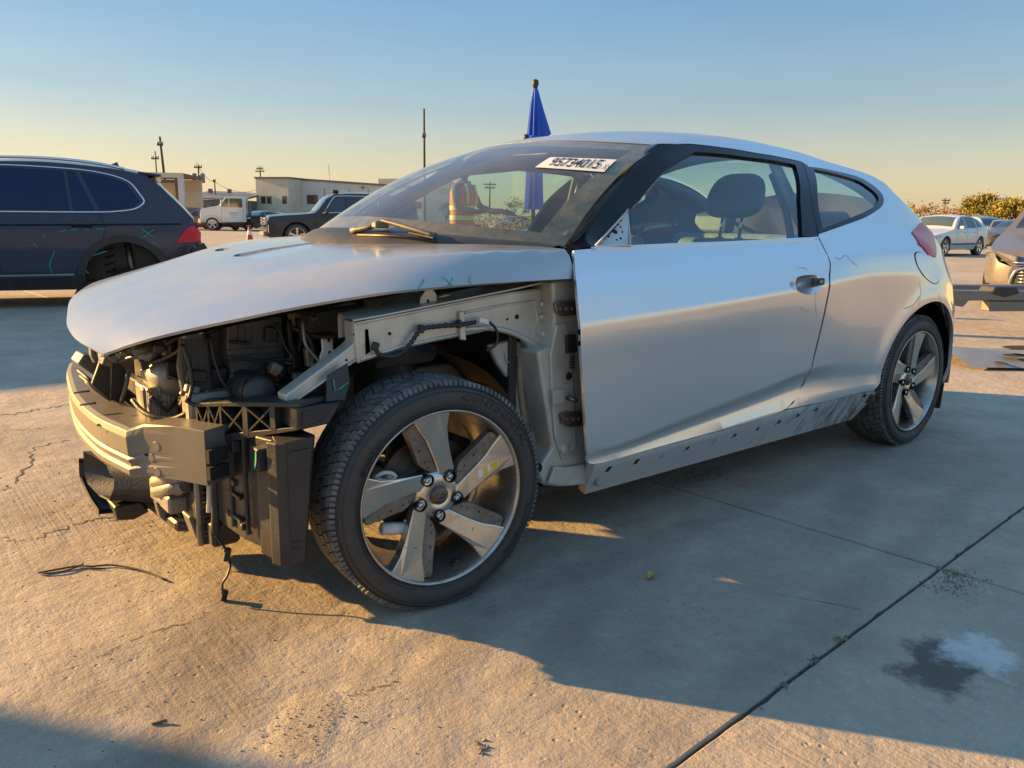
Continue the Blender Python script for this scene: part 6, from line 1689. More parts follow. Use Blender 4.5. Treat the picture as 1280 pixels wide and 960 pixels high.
# torn rear corner and bare hub
mb = MB(); mb.prism([(3.25, -.90, .30), (3.62, -.78, .33), (3.64, -.76, .73), (3.40, -.88, .73), (3.22, -.92, .58)], (0, .10, 0)); mb.build('bumper_mount', BLACK, vw, bevel=.02)
rs = random.Random(3)
for k in range(10):
    bit(vw, 'torn_piece', (3.24+.36*rs.random(), -.92+.1*rs.random(), .34+.36*rs.random()), (.05+.14*rs.random(), .03, .02+.06*rs.random()), (BLACK2, BLACK, CASTALU)[k % 3], rz=rs.uniform(-.5, .5), ry=rs.uniform(-.8, .8), bevel=.006)
mb = MB(); mb.lathe([(0, -.03), (.08, -.02), (.10, .0), (.16, .01), (.16, .03), (0, .03)], 26, c=(2.79, -.66, .30)); mb.build('brake_disc', RUST, vw)
mb = MB(); mb.cyl((2.86, -.62, .25), (2.80, -.55, .85), .034, 12); mb.cyl((2.86, -.62, .22), (2.84, -.6, .42), .046, 12); mb.build('damper', STEEL, vw)
mb = MB(); mb.tube([(2.62+.055*math.cos(k*.7), -.52+.055*math.sin(k*.7), .28+k*.009) for k in range(46)], .010, 6); mb.build('coil_spring', BLACK2, vw)
mb = MB(); mb.tube([(2.25, -.60, .26), (2.55, -.62, .24), (2.79, -.64, .28)], .035, 8, res=4); mb.build('trailing_arm', BLACK2, vw)
mb = MB(); mb.tube([(2.50, -.58, .30), (2.60, -.66, .20), (2.72, -.70, .30), (2.66, -.62, .46)], .012, 6, res=5); mb.build('brake_hose', TRIM, vw)
bit(vw, 'jack_stand', (2.38, -.70, .19), (.22, .16, .18), BLACK2, ry=.5, bevel=.02)
# roof rails, fin, spoiler
for sg in (-1, 1):
    mb = MB(); mb.tube([(1.0, sg*.69, 1.48), (1.4, sg*.70, 1.605), (2.0, sg*.70, 1.635), (2.5, sg*.69, 1.61), (2.85, sg*.68, 1.55)], .016, 8, res=4); mb.build('roof_rail', CHR, vw)
mb = MB(); mb.prism([(2.62, -.01, 1.60), (2.78, -.01, 1.58), (2.75, -.01, 1.66)], (0, .02, 0)); mb.build('antenna_fin', NAVY, vw, bevel=.004)
mb = MB(); mb.prism([(2.98, -.68, 1.50), (3.22, -.66, 1.475), (3.22, .66, 1.475), (2.98, .68, 1.50)], (0, 0, .03)); mb.build('spoiler', NAVY, vw, bevel=.01)
# chalk
for ln in ([(2.98, .90), (3.11, .80)], [(3.11, .90), (2.98, .80)], [(2.12, .66), (2.06, .52), (2.07, .43)], [(2.62, .66), (2.46, .60), (2.38, .50), (2.42, .42)], [(3.02, .73), (3.07, .745), (3.12, .74)],
           [(2.18, .86), (2.25, .88)], [(2.29, .885), (2.36, .89)], [(2.41, .89), (2.47, .885)], [(2.53, .895), (2.62, .898)], [(2.02, .80), (2.05, .83)], [(1.93, .74), (1.96, .70)]):
    ribbon(vw, SD, ln, .012, GREEN, 'chalk_mark', off=.006)

# ---- dark full-size suv further off, front damaged
BIG = dict(SUV); BIG = dict(zt=[(-.98, .62), (-.96, 1.02), (-.6, 1.10), (.0, 1.15), (.52, 1.19), (.62, 1.23), (1.05, 1.70), (1.35, 1.84), (2.0, 1.88), (3.3, 1.86), (4.0, 1.80), (4.10, 1.55), (4.18, 1.15), (4.2, .7)],
           belt=[(-.98, .6), (-.94, .95), (-.6, 1.03), (.0, 1.08), (.6, 1.14), (2.0, 1.18), (4.05, 1.2), (4.15, 1.1), (4.2, .65)],
           w=[(-.98, .80), (-.94, .90), (-.5, .98), (.3, 1.01), (3.6, 1.01), (4.05, .95), (4.2, .86)], zb=.32, wb=2.95, tr=.40, roofw=.78, x0=-.975, x1=4.195,
           glass=[[(.95, 1.19), (1.24, 1.62), (1.60, 1.70), (1.62, 1.21)], [(1.70, 1.212), (1.68, 1.70), (2.60, 1.71), (2.62, 1.225)], [(2.72, 1.23), (2.70, 1.70), (3.85, 1.68), (3.95, 1.24)]], ws=(.64, 1.12), rw=None)
h2 = -RDIR[:2]*.93-FDIR[:2]*.36; f2 = spot(371, 26.5)
r2 = math.atan2(-h2[1], -h2[0]); loc = (f2[0]+math.sin(r2)*(-1.0)*(1), f2[1]-math.cos(r2)*(-1.0), 0)
bs, SD2, TP2, _ = make_car('black_suv', 'black full-size suv with chrome grille and crumpled front, parked beyond the orange cone', 'suv', BIG, loc, h2, BLACKP, coarse=.10)
ribbon(bs, SD2, [(.9, 1.16), (1.24, 1.66), (1.5, 1.735), (2.3, 1.74), (2.70, 1.735), (2.72, 1.20)], .02, CHR, 'window_trim', th=.018)
ribbon(bs, SD2, [(.85, 1.165), (1.6, 1.19), (2.72, 1.205)], .02, CHR, 'belt_trim', th=.018)
seams(bs, SD2, [[(.62, .45), (.62, 1.1)], [(1.66, .45), (1.66, 1.2)], [(2.66, .8), (2.66, 1.2)]], w=.015)
for k in range(4): bit(bs, 'grille_bar', (-1.02, -.05, .66+.10*k), (.06, 1.25, .05), CHR, bevel=.01)
bit(bs, 'headlight', (-.98, -.78, .88), (.10, .22, .24), CLEARLENS, bevel=.02)
bit(bs, 'headlight', (-.98, .78, .88), (.10, .22, .24), CLEARLENS, bevel=.02)
bit(bs, 'lower_bumper', (-1.0, 0, .46), (.16, 1.75, .14), BEAM, bevel=.03); bit(bs, 'bumper_tear', (-.80, -.95, .62), (.25, .12, .3), BLACK2, rz=.3, bevel=.03)
for xh in (1.45, 2.45): bit(bs, 'door_handle', (xh, -1.015, 1.06), (.2, .03, .04), BLACKP, bevel=.01)
bit(bs, 'door_mirror', (.98, -1.10, 1.24), (.12, .2, .17), BLACKP, bevel=.03)
bit(bs, 'roof_dome', (1.4, -.2, 1.90), (.22, .26, .10), BLACK, bevel=.03)

# ---- white sedan on the right
h3 = -RDIR[:2]*.785-FDIR[:2]*.62; f3 = spot(1187, 27.6); r3 = math.atan2(-h3[1], -h3[0])
loc = (f3[0]-math.sin(r3)*.90, f3[1]+math.cos(r3)*.90, 0)
ws_car, SD3, TP3, _ = make_car('white_sedan', 'white four-door sedan parked behind the coupe tail', 'car', SEDAN, loc, h3, WHITEP, coarse=.09, glass_m=glass('sedan_glass', (.35, .42, .42), dust=.04))
seams(ws_car, SD3, [[(.72, .30), (.74, .93)], [(1.55, .30), (1.55, .95)], [(2.30, .62), (2.42, .98)]], w=.012)
ribbon(ws_car, SD3, [(.4, .42), (1.2, .42), (2.3, .43)], .05, BLACK2, 'side_moulding', off=.01)
lamp_patch(ws_car, 'headlight', SD3, [(-.84, .58), (-.40, .62), (-.35, .72), (-.80, .68)], CLEARLENS)
lamp_patch(ws_car, 'tail_light', SD3, [(3.45, .78), (3.70, .76), (3.70, .92), (3.45, .95)], REDLENS)
bit(ws_car, 'grille', (-.935, 0, .55), (.05, .62, .20), BLACK, bevel=.02); bit(ws_car, 'front_bumper', (-.90, 0, .34), (.16, 1.35, .16), BLACK2, bevel=.04); bit(ws_car, 'number_plate_panel', (-.965, 0, .42), (.02, .30, .14), WHITEPART, bevel=.004)
for sg in (-1, 1): bit(ws_car, 'door_mirror', (.86, sg*.99, .99), (.10, .17, .12), WHITEP, bevel=.03)
for xh in (1.40, 2.22): bit(ws_car, 'door_handle', (xh, -.925, .83), (.17, .03, .03), WHITEP, bevel=.01)
for sy in (-.36, .36): bit(ws_car, 'seat', (1.75, sy, .88), (.16, .46, .60), SEATGREY, bevel=.06)
bit(ws_car, 'dashboard', (.9, 0, .86), (.35, 1.4, .12), DASH, bevel=.04)

# ---- grey-mauve sedan, nose in view at the right edge
h4 = -FDIR[:2]*.78-RDIR[:2]*.62; r4 = math.atan2(-h4[1], -h4[0]); f4 = spot(1241, 10.4)
lx, ly = -.70, -.80          # its corner nearest the picture's left edge is local (+y side is its right)
lx, ly = -.72, .80
loc = (f4[0]-(math.cos(r4)*lx-math.sin(r4)*ly), f4[1]-(math.sin(r4)*lx+math.cos(r4)*ly), 0)
gs, SD4, TP4, _ = make_car('mauve_sedan', 'mauve-grey sedan nose at the right edge behind the steel forks', 'car', SEDAN, loc, h4, MAUVE, coarse=.06)
for sg in (-1, 1):
    mb = MB(); mb.prism([(-.93, sg*.46, .585), (-.80, sg*.76, .60), (-.50, sg*.88, .68), (-.48, sg*.87, .735), (-.78, sg*.72, .715), (-.91, sg*.46, .665)], (.02, -sg*.04, .0)); mb.build('headlight', mat('smoked_lens', (.16, .15, .15), rough=.15, c2=(.10, .10, .10), scale=20) if 'smoked_lens' not in MATS else MATS['smoked_lens'], gs, bevel=.01)
mb = MB(); 
def nose(y, z, d=.0):
    return (-.925-.03*(1-(y/.5)**2)-d, y, z)
mb.add([nose(y, z, .012) for z in (.32, .50) for y in np.linspace(-.46, .46, 9)], [(i, i+1, i+10, i+9) for i in range(8)]); mb.build('grille', BLACK, gs)
mb = MB(); mb.tube([nose(y, z, .02) for y, z in ((.50, .30), (.47, .42), (.38, .515), (0, .54), (-.38, .515), (-.47, .42), (-.50, .30))], .018, 8, res=4); mb.build('grille_frame', CHR, gs)
for k in range(4):
    mb = MB(); mb.tube([nose(y, .345+.04*k, .018) for y in np.linspace(-.43, .43, 7)], .007, 6); mb.build('grille_bar', CHR, gs)
bit(gs, 'number_plate_panel', (-.985, .05, .44), (.015, .30, .13), WHITEPART, bevel=.004)
mb = MB(); mb.tube([nose(y, .585, .0) for y in np.linspace(-.5, .5, 9)], .012, 6); mb.build('hood_edge', CHR, gs)

# ---- white medium truck with a dark flat bed
d5 = 57.0; tk = thing('white_truck', 'white medium-duty work truck with square cab, parked by the open shelter', 'truck', tuple(spot(283, d5)), math.atan2(RDIR[1]*.97+FDIR[1]*.24, RDIR[0]*.97+FDIR[0]*.24))
WT = WHITEP
mb = MB(); mb.prism([(-1.55, -1.0, .55), (-1.62, -1.0, .62), (-1.62, -1.0, 1.32), (-1.45, -1.0, 1.50), (-.35, -1.0, 1.72), (.10, -1.0, 2.32), (1.35, -1.0, 2.36), (1.45, -1.0, 2.28), (1.45, -1.0, .60), (-.30, -1.0, .55)], (0, 2.0, 0)); mb.build('cab', WT, tk, bevel=.07, seg=2)
mb = MB(); mb.prism([(-.22, -1.006, 1.74), (.16, -1.006, 2.22), (.30, -1.006, 2.22), (.30, -1.006, 1.62), (-.15, -1.006, 1.62)], (0, .01, 0)); mb.build('quarter_window', DARKGLASS, tk)
mb = MB(); mb.prism([(.36, -1.006, 1.62), (.36, -1.006, 2.22), (1.20, -1.006, 2.22), (1.20, -1.006, 1.62)], (0, .01, 0)); mb.build('side_window', DARKGLASS, tk)
mb = MB(); mb.prism([(-.37, -.9, 1.77), (.02, -.88, 2.27), (.02, .88, 2.27), (-.37, .9, 1.77)], (-.02, 0, .02)); mb.build('windscreen', DARKGLASS, tk)
for k in range(3): bit(tk, 'grille_bar', (-1.64, 0, .92+.14*k), (.03, 1.1, .06), CHR, bevel=.01)
for sg in (-1, 1): bit(tk, 'headlight', (-1.62, sg*.74, 1.05), (.06, .26, .22), CLEARLENS, bevel=.02)
bit(tk, 'front_bumper', (-1.66, 0, .66), (.22, 2.06, .34), CHR, bevel=.05); bit(tk, 'step', (.55, -.98, .48), (1.3, .18, .10), BLACK2, bevel=.02)
bit(tk, 'door_mirror', (-.15, -1.22, 1.9), (.14, .12, .44), WHITEPART, bevel=.03); bit(tk, 'door_gap', (1.26, -1.004, 1.45), (.012, .01, 1.5), DARKHOLE, bevel=0); bit(tk, 'door_gap', (-.20, -1.004, 1.2), (.012, .01, 1.0), DARKHOLE, bevel=0)
for k in range(3): bit(tk, 'door_lettering', (.62, -1.004, 1.22-.14*k), (.62-.12*k, .008, .05), BLUECLIP if k else mat('sign_red', (.35, .08, .06), rough=.5), bevel=0)
bit(tk, 'flat_bed', (3.6, 0, 1.0), (4.2, 2.3, .16), BLACK2, bevel=.02); bit(tk, 'chassis', (2.4, 0, .72), (6.2, .8, .22), BLACK, bevel=.02); bit(tk, 'headboard', (1.62, 0, 1.5), (.06, 2.2, 1.0), BLACK2, bevel=.01); bit(tk, 'tool_box', (2.1, -.9, .72), (.8, .4, .4), BLACK, bevel=.03)
mb = MB(); vs = []
for sg in (-1, 1):
    for xc in (-.85, 3.6): small_wheel(tk, (xc, sg*1.03, .46), 0 if sg < 0 else math.pi, .46)
    mb = MB(); mb.lathe([(.60, 0), (.60, .05)], 24, c=(-.85, sg*1.02-.03, .46)); mb.build('arch_lip', BLACK2, tk)

# ---- more parked cars, far and small
COUPE = SEDAN
def far_car(name, label, px, D, hx, hf, body, spec=SEDAN, group=None):
    h = RDIR[:2]*hx+FDIR[:2]*hf; h = h/np.linalg.norm(h)
    s_ = spot(px, D); r_ = math.atan2(-h[1], -h[0]); mx = (spec['x0']+spec['x1'])/2
    return make_car(name, label, 'car', spec, (s_[0]-math.cos(r_)*mx, s_[1]-math.sin(r_)*mx, 0), h, body, coarse=.16, group=group)
FG = 'cars parked far back in the yard'
far_car('maroon_suv', 'dark maroon suv half hidden behind the blue suv tail', 231, 62, -1, .2, MAROON, SUV, FG)
far_car('red_sedan', 'red sedan nose left of the white truck, low in front of it', 247, 58, -1, -.3, REDP, SEDAN, FG)
far_car('pale_sedan', 'pale grey sedan beyond the red sedan and left of the truck', 250, 72, -1, .1, BLUEP, SEDAN, FG)
far_car('tan_sedan', 'small tan sedan between the white truck and the black suv', 322, 60, -.6, -.8, TAN, SEDAN, FG)
far_car('dark_sedan', 'dark sedan between the truck bed and the warehouse', 335, 70, -1, .1, BLACKP, SEDAN, FG)
far_car('blue_suv', 'blue-grey suv right behind the white sedan', 1232, 46, .2, -1, BLUEP, SUV, FG)
far_car('tan_sedan', 'dusty tan sedan in the row below the yellow tree', 1258, 44, -.5, -.9, TAN, SEDAN, FG)
far_car('black_sedan', 'black sedan at the right edge, in the row below the yellow trees', 1276, 38, -.9, -.3, BLACKP, SEDAN, FG)
for k, (px, D, b_) in enumerate(((640, 75, TAN), (700, 70, BLUEP), (770, 78, WHITEP), (900, 80, BLACKP), (960, 72, MAROON), (1050, 76, REDP), (1120, 70, MAUVE))):
    far_car('parked_car', ['tan sedan', 'blue-grey sedan', 'white sedan', 'black sedan', 'maroon sedan', 'red sedan', 'mauve-grey sedan'][k]+' far off, seen only through the coupe windows', px, D, -.8+.2*(k % 3), -.6, b_, SEDAN, FG)
# ================================================================== buildings
STUCCO = mat('pale_stucco', (.68, .65, .57), rough=.85, c2=(.58, .55, .48), scale=.6, bump=.2, bscale=6)
STUCCO2 = mat('warm_wall', (.64, .59, .45), rough=.85, c2=(.54, .49, .37), scale=.8)
ROOFM = mat('grey_roof_metal', (.20, .20, .20), rough=.6, metal=.3, c2=(.14, .14, .14), scale=1.2)
TRIMB = mat('brown_trim', (.16, .12, .08), rough=.7, c2=(.12, .09, .06), scale=3)
WINB = mat('window_glass_dark', (.05, .045, .04), rough=.15, coat=.5, c2=(.08, .07, .05), scale=1)
WOOD = mat('pole_wood', (.10, .075, .05), rough=.9, c2=(.06, .045, .03), scale=6, stretch=(1, 1, .1))
WIRE = mat('black_wire', (.02, .02, .02), rough=.6, c2=(.03, .03, .03), scale=3)
YAW_B = math.atan2(RDIR[1], RDIR[0])
wh = thing('white_warehouse', 'long pale two-storey warehouse with small windows beyond the black suv', 'building', tuple(spot(379, 99)), YAW_B-.30)
def wbox(t, name, c, s, mt, bevel=0): mb = MB(); mb.box(c, s); return mb.build(name, mt, t, bevel=bevel)
wall_l = MB(); wall_l.box((-2.25, 3, 2.75), (4.5, 12, 5.5)); o_ = wall_l.build('wall', STUCCO2, wh, loc=None)
mb = MB(); mb.hexa([(0.0, 0.01, 0), (16.0, 0.01, 0), (16, 9, 0), (0, 9, 0)], [(0, .01, 5.45), (16, .01, 4.5), (16, 9, 4.5), (0, 9, 5.45)]); wall = mb.build('wall', STUCCO, wh)
mb = MB(); mb.hexa([(-4.6, -3.15, 5.5), (.1, -3.15, 5.5), (.1, 9.1, 5.5), (-4.6, 9.1, 5.5)], [(-4.6, -3.15, 5.68), (.1, -3.15, 5.68), (.1, 9.1, 5.68), (-4.6, 9.1, 5.68)]); mb.build('roof', TRIMB, wh)
mb = MB(); mb.hexa([(.11, -.15, 5.46), (16.1, -.15, 4.51), (16.1, 9.1, 4.51), (.11, 9.1, 5.46)], [(.11, -.15, 5.66), (16.1, -.15, 4.70), (16.1, 9.1, 4.70), (.11, 9.1, 5.66)]); mb.build('roof', TRIMB, wh)
mb = MB(); mb.box((12.6, 6.5, 5.0), (7.0, 8, 1.5)); mb.build('rear_hall', STUCCO2, wh)
for x in (1.4, 4.6, 8.0, 10.0): 
    f = wbox(wh, 'window', (x, -.01, 3.15), (1.5, .08, 1.1), TRIMB); wbox(f, 'pane', (x, -.055, 3.15), (1.3, .02, .92), WINB)
for x in (12.2, 14.0, 15.3):
    f = wbox(wh, 'window', (x, -.01, 2.6), (1.1, .08, .8), TRIMB); wbox(f, 'pane', (x, -.055, 2.6), (.95, .02, .65), WINB)
for x in (-3.5, -2.7, -.6):
    f = wbox(wh, 'window', (x, -3.01, 3.0), (.6, .08, .9), TRIMB); wbox(f, 'pane', (x, -3.06, 3.0), (.48, .02, .78), WINB)
for x in (3.1, 6.4, 9.0, 11.2, 13.2): wbox(wh, 'wall_joint', (x, -.002, 2.3), (.06, .03, 4.4), TRIMB)
for x, z in ((8.3, 4.6), (14.2, 4.2)): wbox(wh, 'wall_lamp', (x, -.12, z), (.3, .25, .2), ROOFM)
sh = thing('open_shelter', 'tan open-sided shelter with flat roof, right behind the blue suv tail', 'building', tuple(spot(198, 62)), YAW_B+.12)
wbox(sh, 'roof', (0, 2.5, 4.05), (4.4, 6, .22), TRIMB); wbox(sh, 'fascia', (0, -.52, 4.0), (4.45, .06, .36), STUCCO2); wbox(sh, 'back_wall', (0, 5.3, 2.0), (4.2, .15, 3.8), STUCCO2)
for x, wd in ((-2.0, .25), (.25, .5), (1.95, .38)): wbox(sh, 'column', (x, -.3, 1.95), (wd, .4, 3.88), STUCCO2 if x < 1 else STUCCO)
wbox(sh, 'low_wall', (0, -.25, .75), (3.8, .14, 1.5), STUCCO); wbox(sh, 'beam', (0, -.28, 3.55), (3.8, .2, .25), TRIMB)
for x in (1.1,): wbox(sh, 'post', (x, 1.5, 1.95), (.16, .16, 3.8), TRIMB)
lo = thing('low_shed', 'long low shed with grey metal roof between the shelter and the warehouse', 'building', tuple(spot(268, 92)), YAW_B)
mb = MB(); mb.hexa([(-3.4, 0, 2.9), (3.4, 0, 2.75), (3.4, 8, 3.6), (-3.4, 8, 3.8)], [(-3.4, 0, 3.05), (3.4, 0, 2.9), (3.4, 8, 3.85), (-3.4, 8, 4.05)]); mb.build('roof', ROOFM, lo)
wbox(lo, 'wall', (0, 4, 1.4), (6.4, 7, 2.85), ROOFM); wbox(lo, 'door', (.8, .47, 1.2), (2.4, .06, 2.2), WINB); wbox(lo, 'window', (-1.8, .47, 1.7), (1.4, .06, .8), WINB)
for x in (-2.1, .2): wbox(lo, 'roof_vent', (x, 5, 3.95), (.4, .4, .5), ROOFM)
# ================================================================== poles and wires
def upole(name, label, px, D, h, r=.14, arms=(), lean=0.0, cans=0, cat='utility pole', group='utility poles along the road', mt=None, lamp=False):
    t = thing(name, label, cat, tuple(spot(px, D)), YAW_B, group); mb = MB(); mb.tube([(0, 0, 0), (lean*.5, 0, h*.5), (lean, 0, h)], [r, r*.62], 8); mb.build('pole', mt or WOOD, t)
    for (z, l) in arms:
        mb = MB(); mb.box((lean*z/h, -.12, z), (l, .1, .12)); a_ = mb.build('crossarm', WOOD, t)
        for k in (-1, -.5, .5, 1):
            mb = MB(); mb.cyl((lean*z/h+k*l*.46, -.12, z+.05), (lean*z/h+k*l*.46, -.12, z+.26), .05, 6); mb.build('insulator', CASTALU, a_)
    for k in range(cans):
        mb = MB(); mb.cyl((lean*.8+(.42 if k % 2 else -.42), -.2, h*.70), (lean*.8+(.42 if k % 2 else -.42), -.2, h*.70+.95), .26, 10); mb.build('transformer', CASTALU, t)
    if lamp:
        mb = MB(); mb.tube([(lean, 0, h-.5), (lean+.7, -.2, h+.1), (lean+1.0, -.3, h+.05)], .06, 6); mb.build('lamp_arm', CASTALU, t)
    return t
upole('utility_pole', 'tall leaning wooden utility pole above the open shelter', 212, 70, 7.6, .15, arms=((6.9, .5),), lean=-.35)
upole('utility_pole', 'thin wooden pole just left of the leaning utility pole', 200, 78, 7.0, .09, arms=((6.3, .7),))
upole('utility_pole', 'utility pole carrying two transformers left of the warehouse', 252, 84, 6.2, .13, arms=((5.9, .8),), cans=2)
upole('utility_pole', 'short plain pole above the low shed roof', 271, 96, 5.2, .11, arms=((5.0, .3),))
upole('utility_pole', 'pole with a round lamp cluster above the warehouse left end', 328, 110, 7.7, .13, arms=((7.0, 1.2), (7.35, .9)))
upole('light_pole', 'tall thin dark pole standing alone left of the windscreen', 531, 60, 8.9, .11, cat='light pole', arms=((6.9, .25),))
upole('mast', 'short mast on the warehouse skyline', 413, 112, 8.2, .07, cat='mast', mt=CASTALU)
upole('utility_pole', 'far cross-armed pole rising over the brush right of the coupe tail', 1179, 105, 4.7, .10, arms=((4.35, 1.1), (4.0, .8)))
upole('utility_pole', 'cross-armed pole seen through the windscreen glass', 612, 95, 5.4, .12, arms=((5.1, 1.5), (4.7, 1.2)))
upole('utility_pole', 'wooden pole added out of frame to the left for its shadow', 0, 10, .1) if False else None
pl_ = thing('shadow_pole', 'thick wooden pole added out of frame at the left to cast the corner shadow', 'utility pole', (-5.773, 5.748, 0), 0); mb = MB(); mb.tube([(0, 0, 0), (0, 0, 7.5)], [.19, .15], 14); mb.build('pole', WOOD, pl_)  # unseen pole put in as caster of the corner shadow
def wireobj(a, b, sag, label):
    pts = [np.array(a)*(1-t)+np.array(b)*t-np.array([0, 0, sag*4*t*(1-t)]) for t in np.linspace(0, 1, 12)]
    mb = MB(); mb.tube(pts, .025, 4); o = mb.build('power_line', WIRE); tag(o, label, 'power line', 'power lines over the sheds'); return o
A = spot(208, 70); B = spot(250, 84); C_ = spot(271, 96); D_ = spot(328, 110)
wireobj(B+np.array([0, 0, 6.4]), C_+np.array([0, 0, 5.0]), .5, 'sagging wire from the transformer pole down to the short pole')
wireobj(C_+np.array([0, 0, 5.0]), D_+np.array([0, 0, 4.9]), .9, 'sagging wire from the short pole towards the warehouse')
# ================================================================== traffic cone
tc_ = thing('traffic_cone', 'faded orange traffic cone with white collar in front of the black suv', 'traffic cone', tuple(spot(311, 31.5)), .3)
CONE = mat('cone_orange', (.42, .10, .035), rough=.6, c2=(.34, .08, .03), scale=12)
mb = MB(); mb.box((0, 0, .02), (.36, .36, .04)); mb.build('base', CONE, tc_, bevel=.01)
mb = MB(); mb.lathe([(.145, .04), (.095, .30)], 20, axis='z'); mb.lathe([(.062, .46), (.032, .62), (.025, .62)], 20, axis='z'); mb.build('body', CONE, tc_)
mb = MB(); mb.lathe([(.096, .295), (.061, .465)], 20, axis='z'); mb.build('collar', STICKER_W, tc_)
# ================================================================== closed parasol
BLUEC = mat('blue_canvas', (.012, .11, .62), rough=.7, c2=(.01, .085, .50), scale=9, bump=.15, bscale=80)
um = thing('blue_parasol', 'closed royal-blue parasol standing behind the coupe roof', 'parasol', tuple(spot(666, 8.4)), YAW_B)
mb = MB(); mb.cyl((0, 0, .06), (0, 0, 2.36), .022, 12); mb.build('pole', BLACK, um)
mb = MB(); mb.lathe([(0, .0), (.28, .0), (.28, .05), (.06, .07), (.035, .22), (.0, .22)], 28, axis='z'); mb.build('base', BLACK2, um)
mb = MB(); mb.lathe([(0, 2.315), (.018, 2.32), (.028, 2.345), (.036, 2.375), (.028, 2.405), (0, 2.415)], 16, axis='z'); mb.build('finial', BLACK, um)
Gz = [(2.32, .026, .0), (2.27, .038, .10), (2.18, .050, .25), (2.08, .060, .36), (1.98, .068, .44), (1.88, .074, .5), (1.84, .072, .5), (1.78, .070, .45), (1.70, .074, .42), (1.55, .074, .42), (1.35, .080, .45), (1.12, .088, .5)]
G = []
for (z, r, f) in Gz:
    row = []
    for k in range(65):
        a = 2*math.pi*k/64; rr = r*(1-f*.5+f*.75*math.cos(8*a+.9*math.sin(z*4)+.3*math.sin(3*a)))
        flare = 1+(1.25*max(0, (2.3-z)/.44) if z > 1.86 else (.5 if z > 1.76 else .12))*max(0, math.cos(a-.1))**5
        row.append((rr*flare*math.cos(a), rr*math.sin(a), z))
    G.append(row)
mb = MB(); mb.grid(np.array(G)); mb.build('canopy', BLUEC, um)
mb = MB(); mb.lathe([(.078, 1.81), (.082, 1.82), (.082, 1.85), (.078, 1.86)], 24, axis='z'); mb.build('tie_strap', BLUEC, um)
mb = MB(); mb.cyl((-.088, -.03, 1.81), (-.088, -.03, 1.87), .024, 12); mb.build('tie_knob', BLACK, um)
# ================================================================== worker in an orange vest
VEST = mat('vest_orange', (.80, .16, .03), rough=.7, c2=(.66, .12, .03), scale=9)
REFL = mat('vest_yellow_tape', (.70, .72, .16), rough=.4, c2=(.60, .62, .2), scale=9)
SHIRT = mat('grey_shirt', (.12, .11, .11), rough=.85, c2=(.09, .085, .085), scale=12)
JEANS = mat('dark_jeans', (.035, .045, .075), rough=.9, c2=(.028, .035, .06), scale=14)
SKIN = mat('skin', (.42, .25, .17), rough=.5, c2=(.36, .21, .14), scale=12)
HAIR = mat('dark_hair', (.02, .014, .01), rough=.7, c2=(.03, .02, .014), scale=40)
BOOT = mat('boot_leather', (.06, .04, .025), rough=.6, c2=(.045, .03, .02), scale=14)
def skin_mesh(name, verts, edges, radii, mt, parent, root=0, sub=2):
    me = bpy.data.meshes.new(name); me.from_pydata(verts, edges, []); ob = bpy.data.objects.new(name, me); link(ob, parent)
    md = ob.modifiers.new('skin', 'SKIN'); md.use_smooth_shade = True
    for i, r in enumerate(radii):
        sv = me.skin_vertices[0].data[i]; sv.radius = r if isinstance(r, tuple) else (r, r); sv.use_root = (i == root)
    sb = ob.modifiers.new('sub', 'SUBSURF'); sb.levels = sub; sb.render_levels = sub
    dg = bpy.context.evaluated_depsgraph_get(); m2 = bpy.data.meshes.new_from_object(ob.evaluated_get(dg)); ob.modifiers.clear(); ob.data = m2; m2.materials.clear(); m2.materials.append(mt); bpy.data.meshes.remove(me)
    return ob
wk = thing('person', 'worker in an orange vest with yellow bands, holding a red folder, seen through the windscreen', 'person', tuple(spot(578, 10.2)), YAW_B+1.15)
V = [(0, 0, .93), (0, 0, 1.08), (0, .01, 1.24), (.01, .0, 1.40), (.02, -.01, 1.49), (.035, -.02, 1.56),
     (-.10, 0, .88), (-.11, -.01, .50), (-.115, .03, .10), (-.115, -.10, .05), (.10, 0, .88), (.115, -.02, .50), (.12, .03, .10), (.12, -.10, .05),
     (-.185, 0, 1.40), (-.24, -.05, 1.15), (-.10, -.26, 1.10), (.02, -.33, 1.12), (.20, -.01, 1.40), (.29, -.10, 1.17), (.30, -.32, 1.10), (.30, -.42, 1.12)]
Ed = [(0, 1), (1, 2), (2, 3), (3, 4), (4, 5), (0, 6), (6, 7), (7, 8), (8, 9), (0, 10), (10, 11), (11, 12), (12, 13), (3, 14), (14, 15), (15, 16), (16, 17), (3, 18), (18, 19), (19, 20), (20, 21)]
Rd = [(.155, .11), (.15, .10), (.165, .115), (.14, .095), .058, .055, .088, .062, .045, .04, .088, .062, .045, .04, .062, .046, .036, .030, .062, .046, .036, .030]
skin_mesh('body', V, Ed, Rd, SHIRT, wk)
tr_v = [(0, 0, .95), (-.10, 0, .86), (-.11, -.01, .50), (-.115, .03, .12), (.10, 0, .86), (.115, -.02, .50), (.12, .03, .12)]
skin_mesh('trousers', tr_v, [(0, 1), (1, 2), (2, 3), (0, 4), (4, 5), (5, 6)], [(.172, .125), .102, .075, .062, .102, .075, .062], JEANS, wk)
for sx in (-.115, .12): skin_mesh('boot', [(sx, .04, .13), (sx, .03, .055), (sx, -.07, .045), (sx, -.15, .04)], [(0, 1), (1, 2), (2, 3)], [.058, .056, .05, .042], BOOT, wk)
hd = skin_mesh('head', [(.036, -.02, 1.55), (.04, -.03, 1.62), (.042, -.025, 1.70)], [(0, 1), (1, 2)], [(.055, .06), (.078, .095), (.070, .085)], SKIN, wk)
mb = MB(); mb.lathe([(.0, .03), (.010, .028), (.016, .005), (.0, -.004)], 10, c=(.04, -.135, 1.625), axis='z'); mb.build('nose', SKIN, hd)
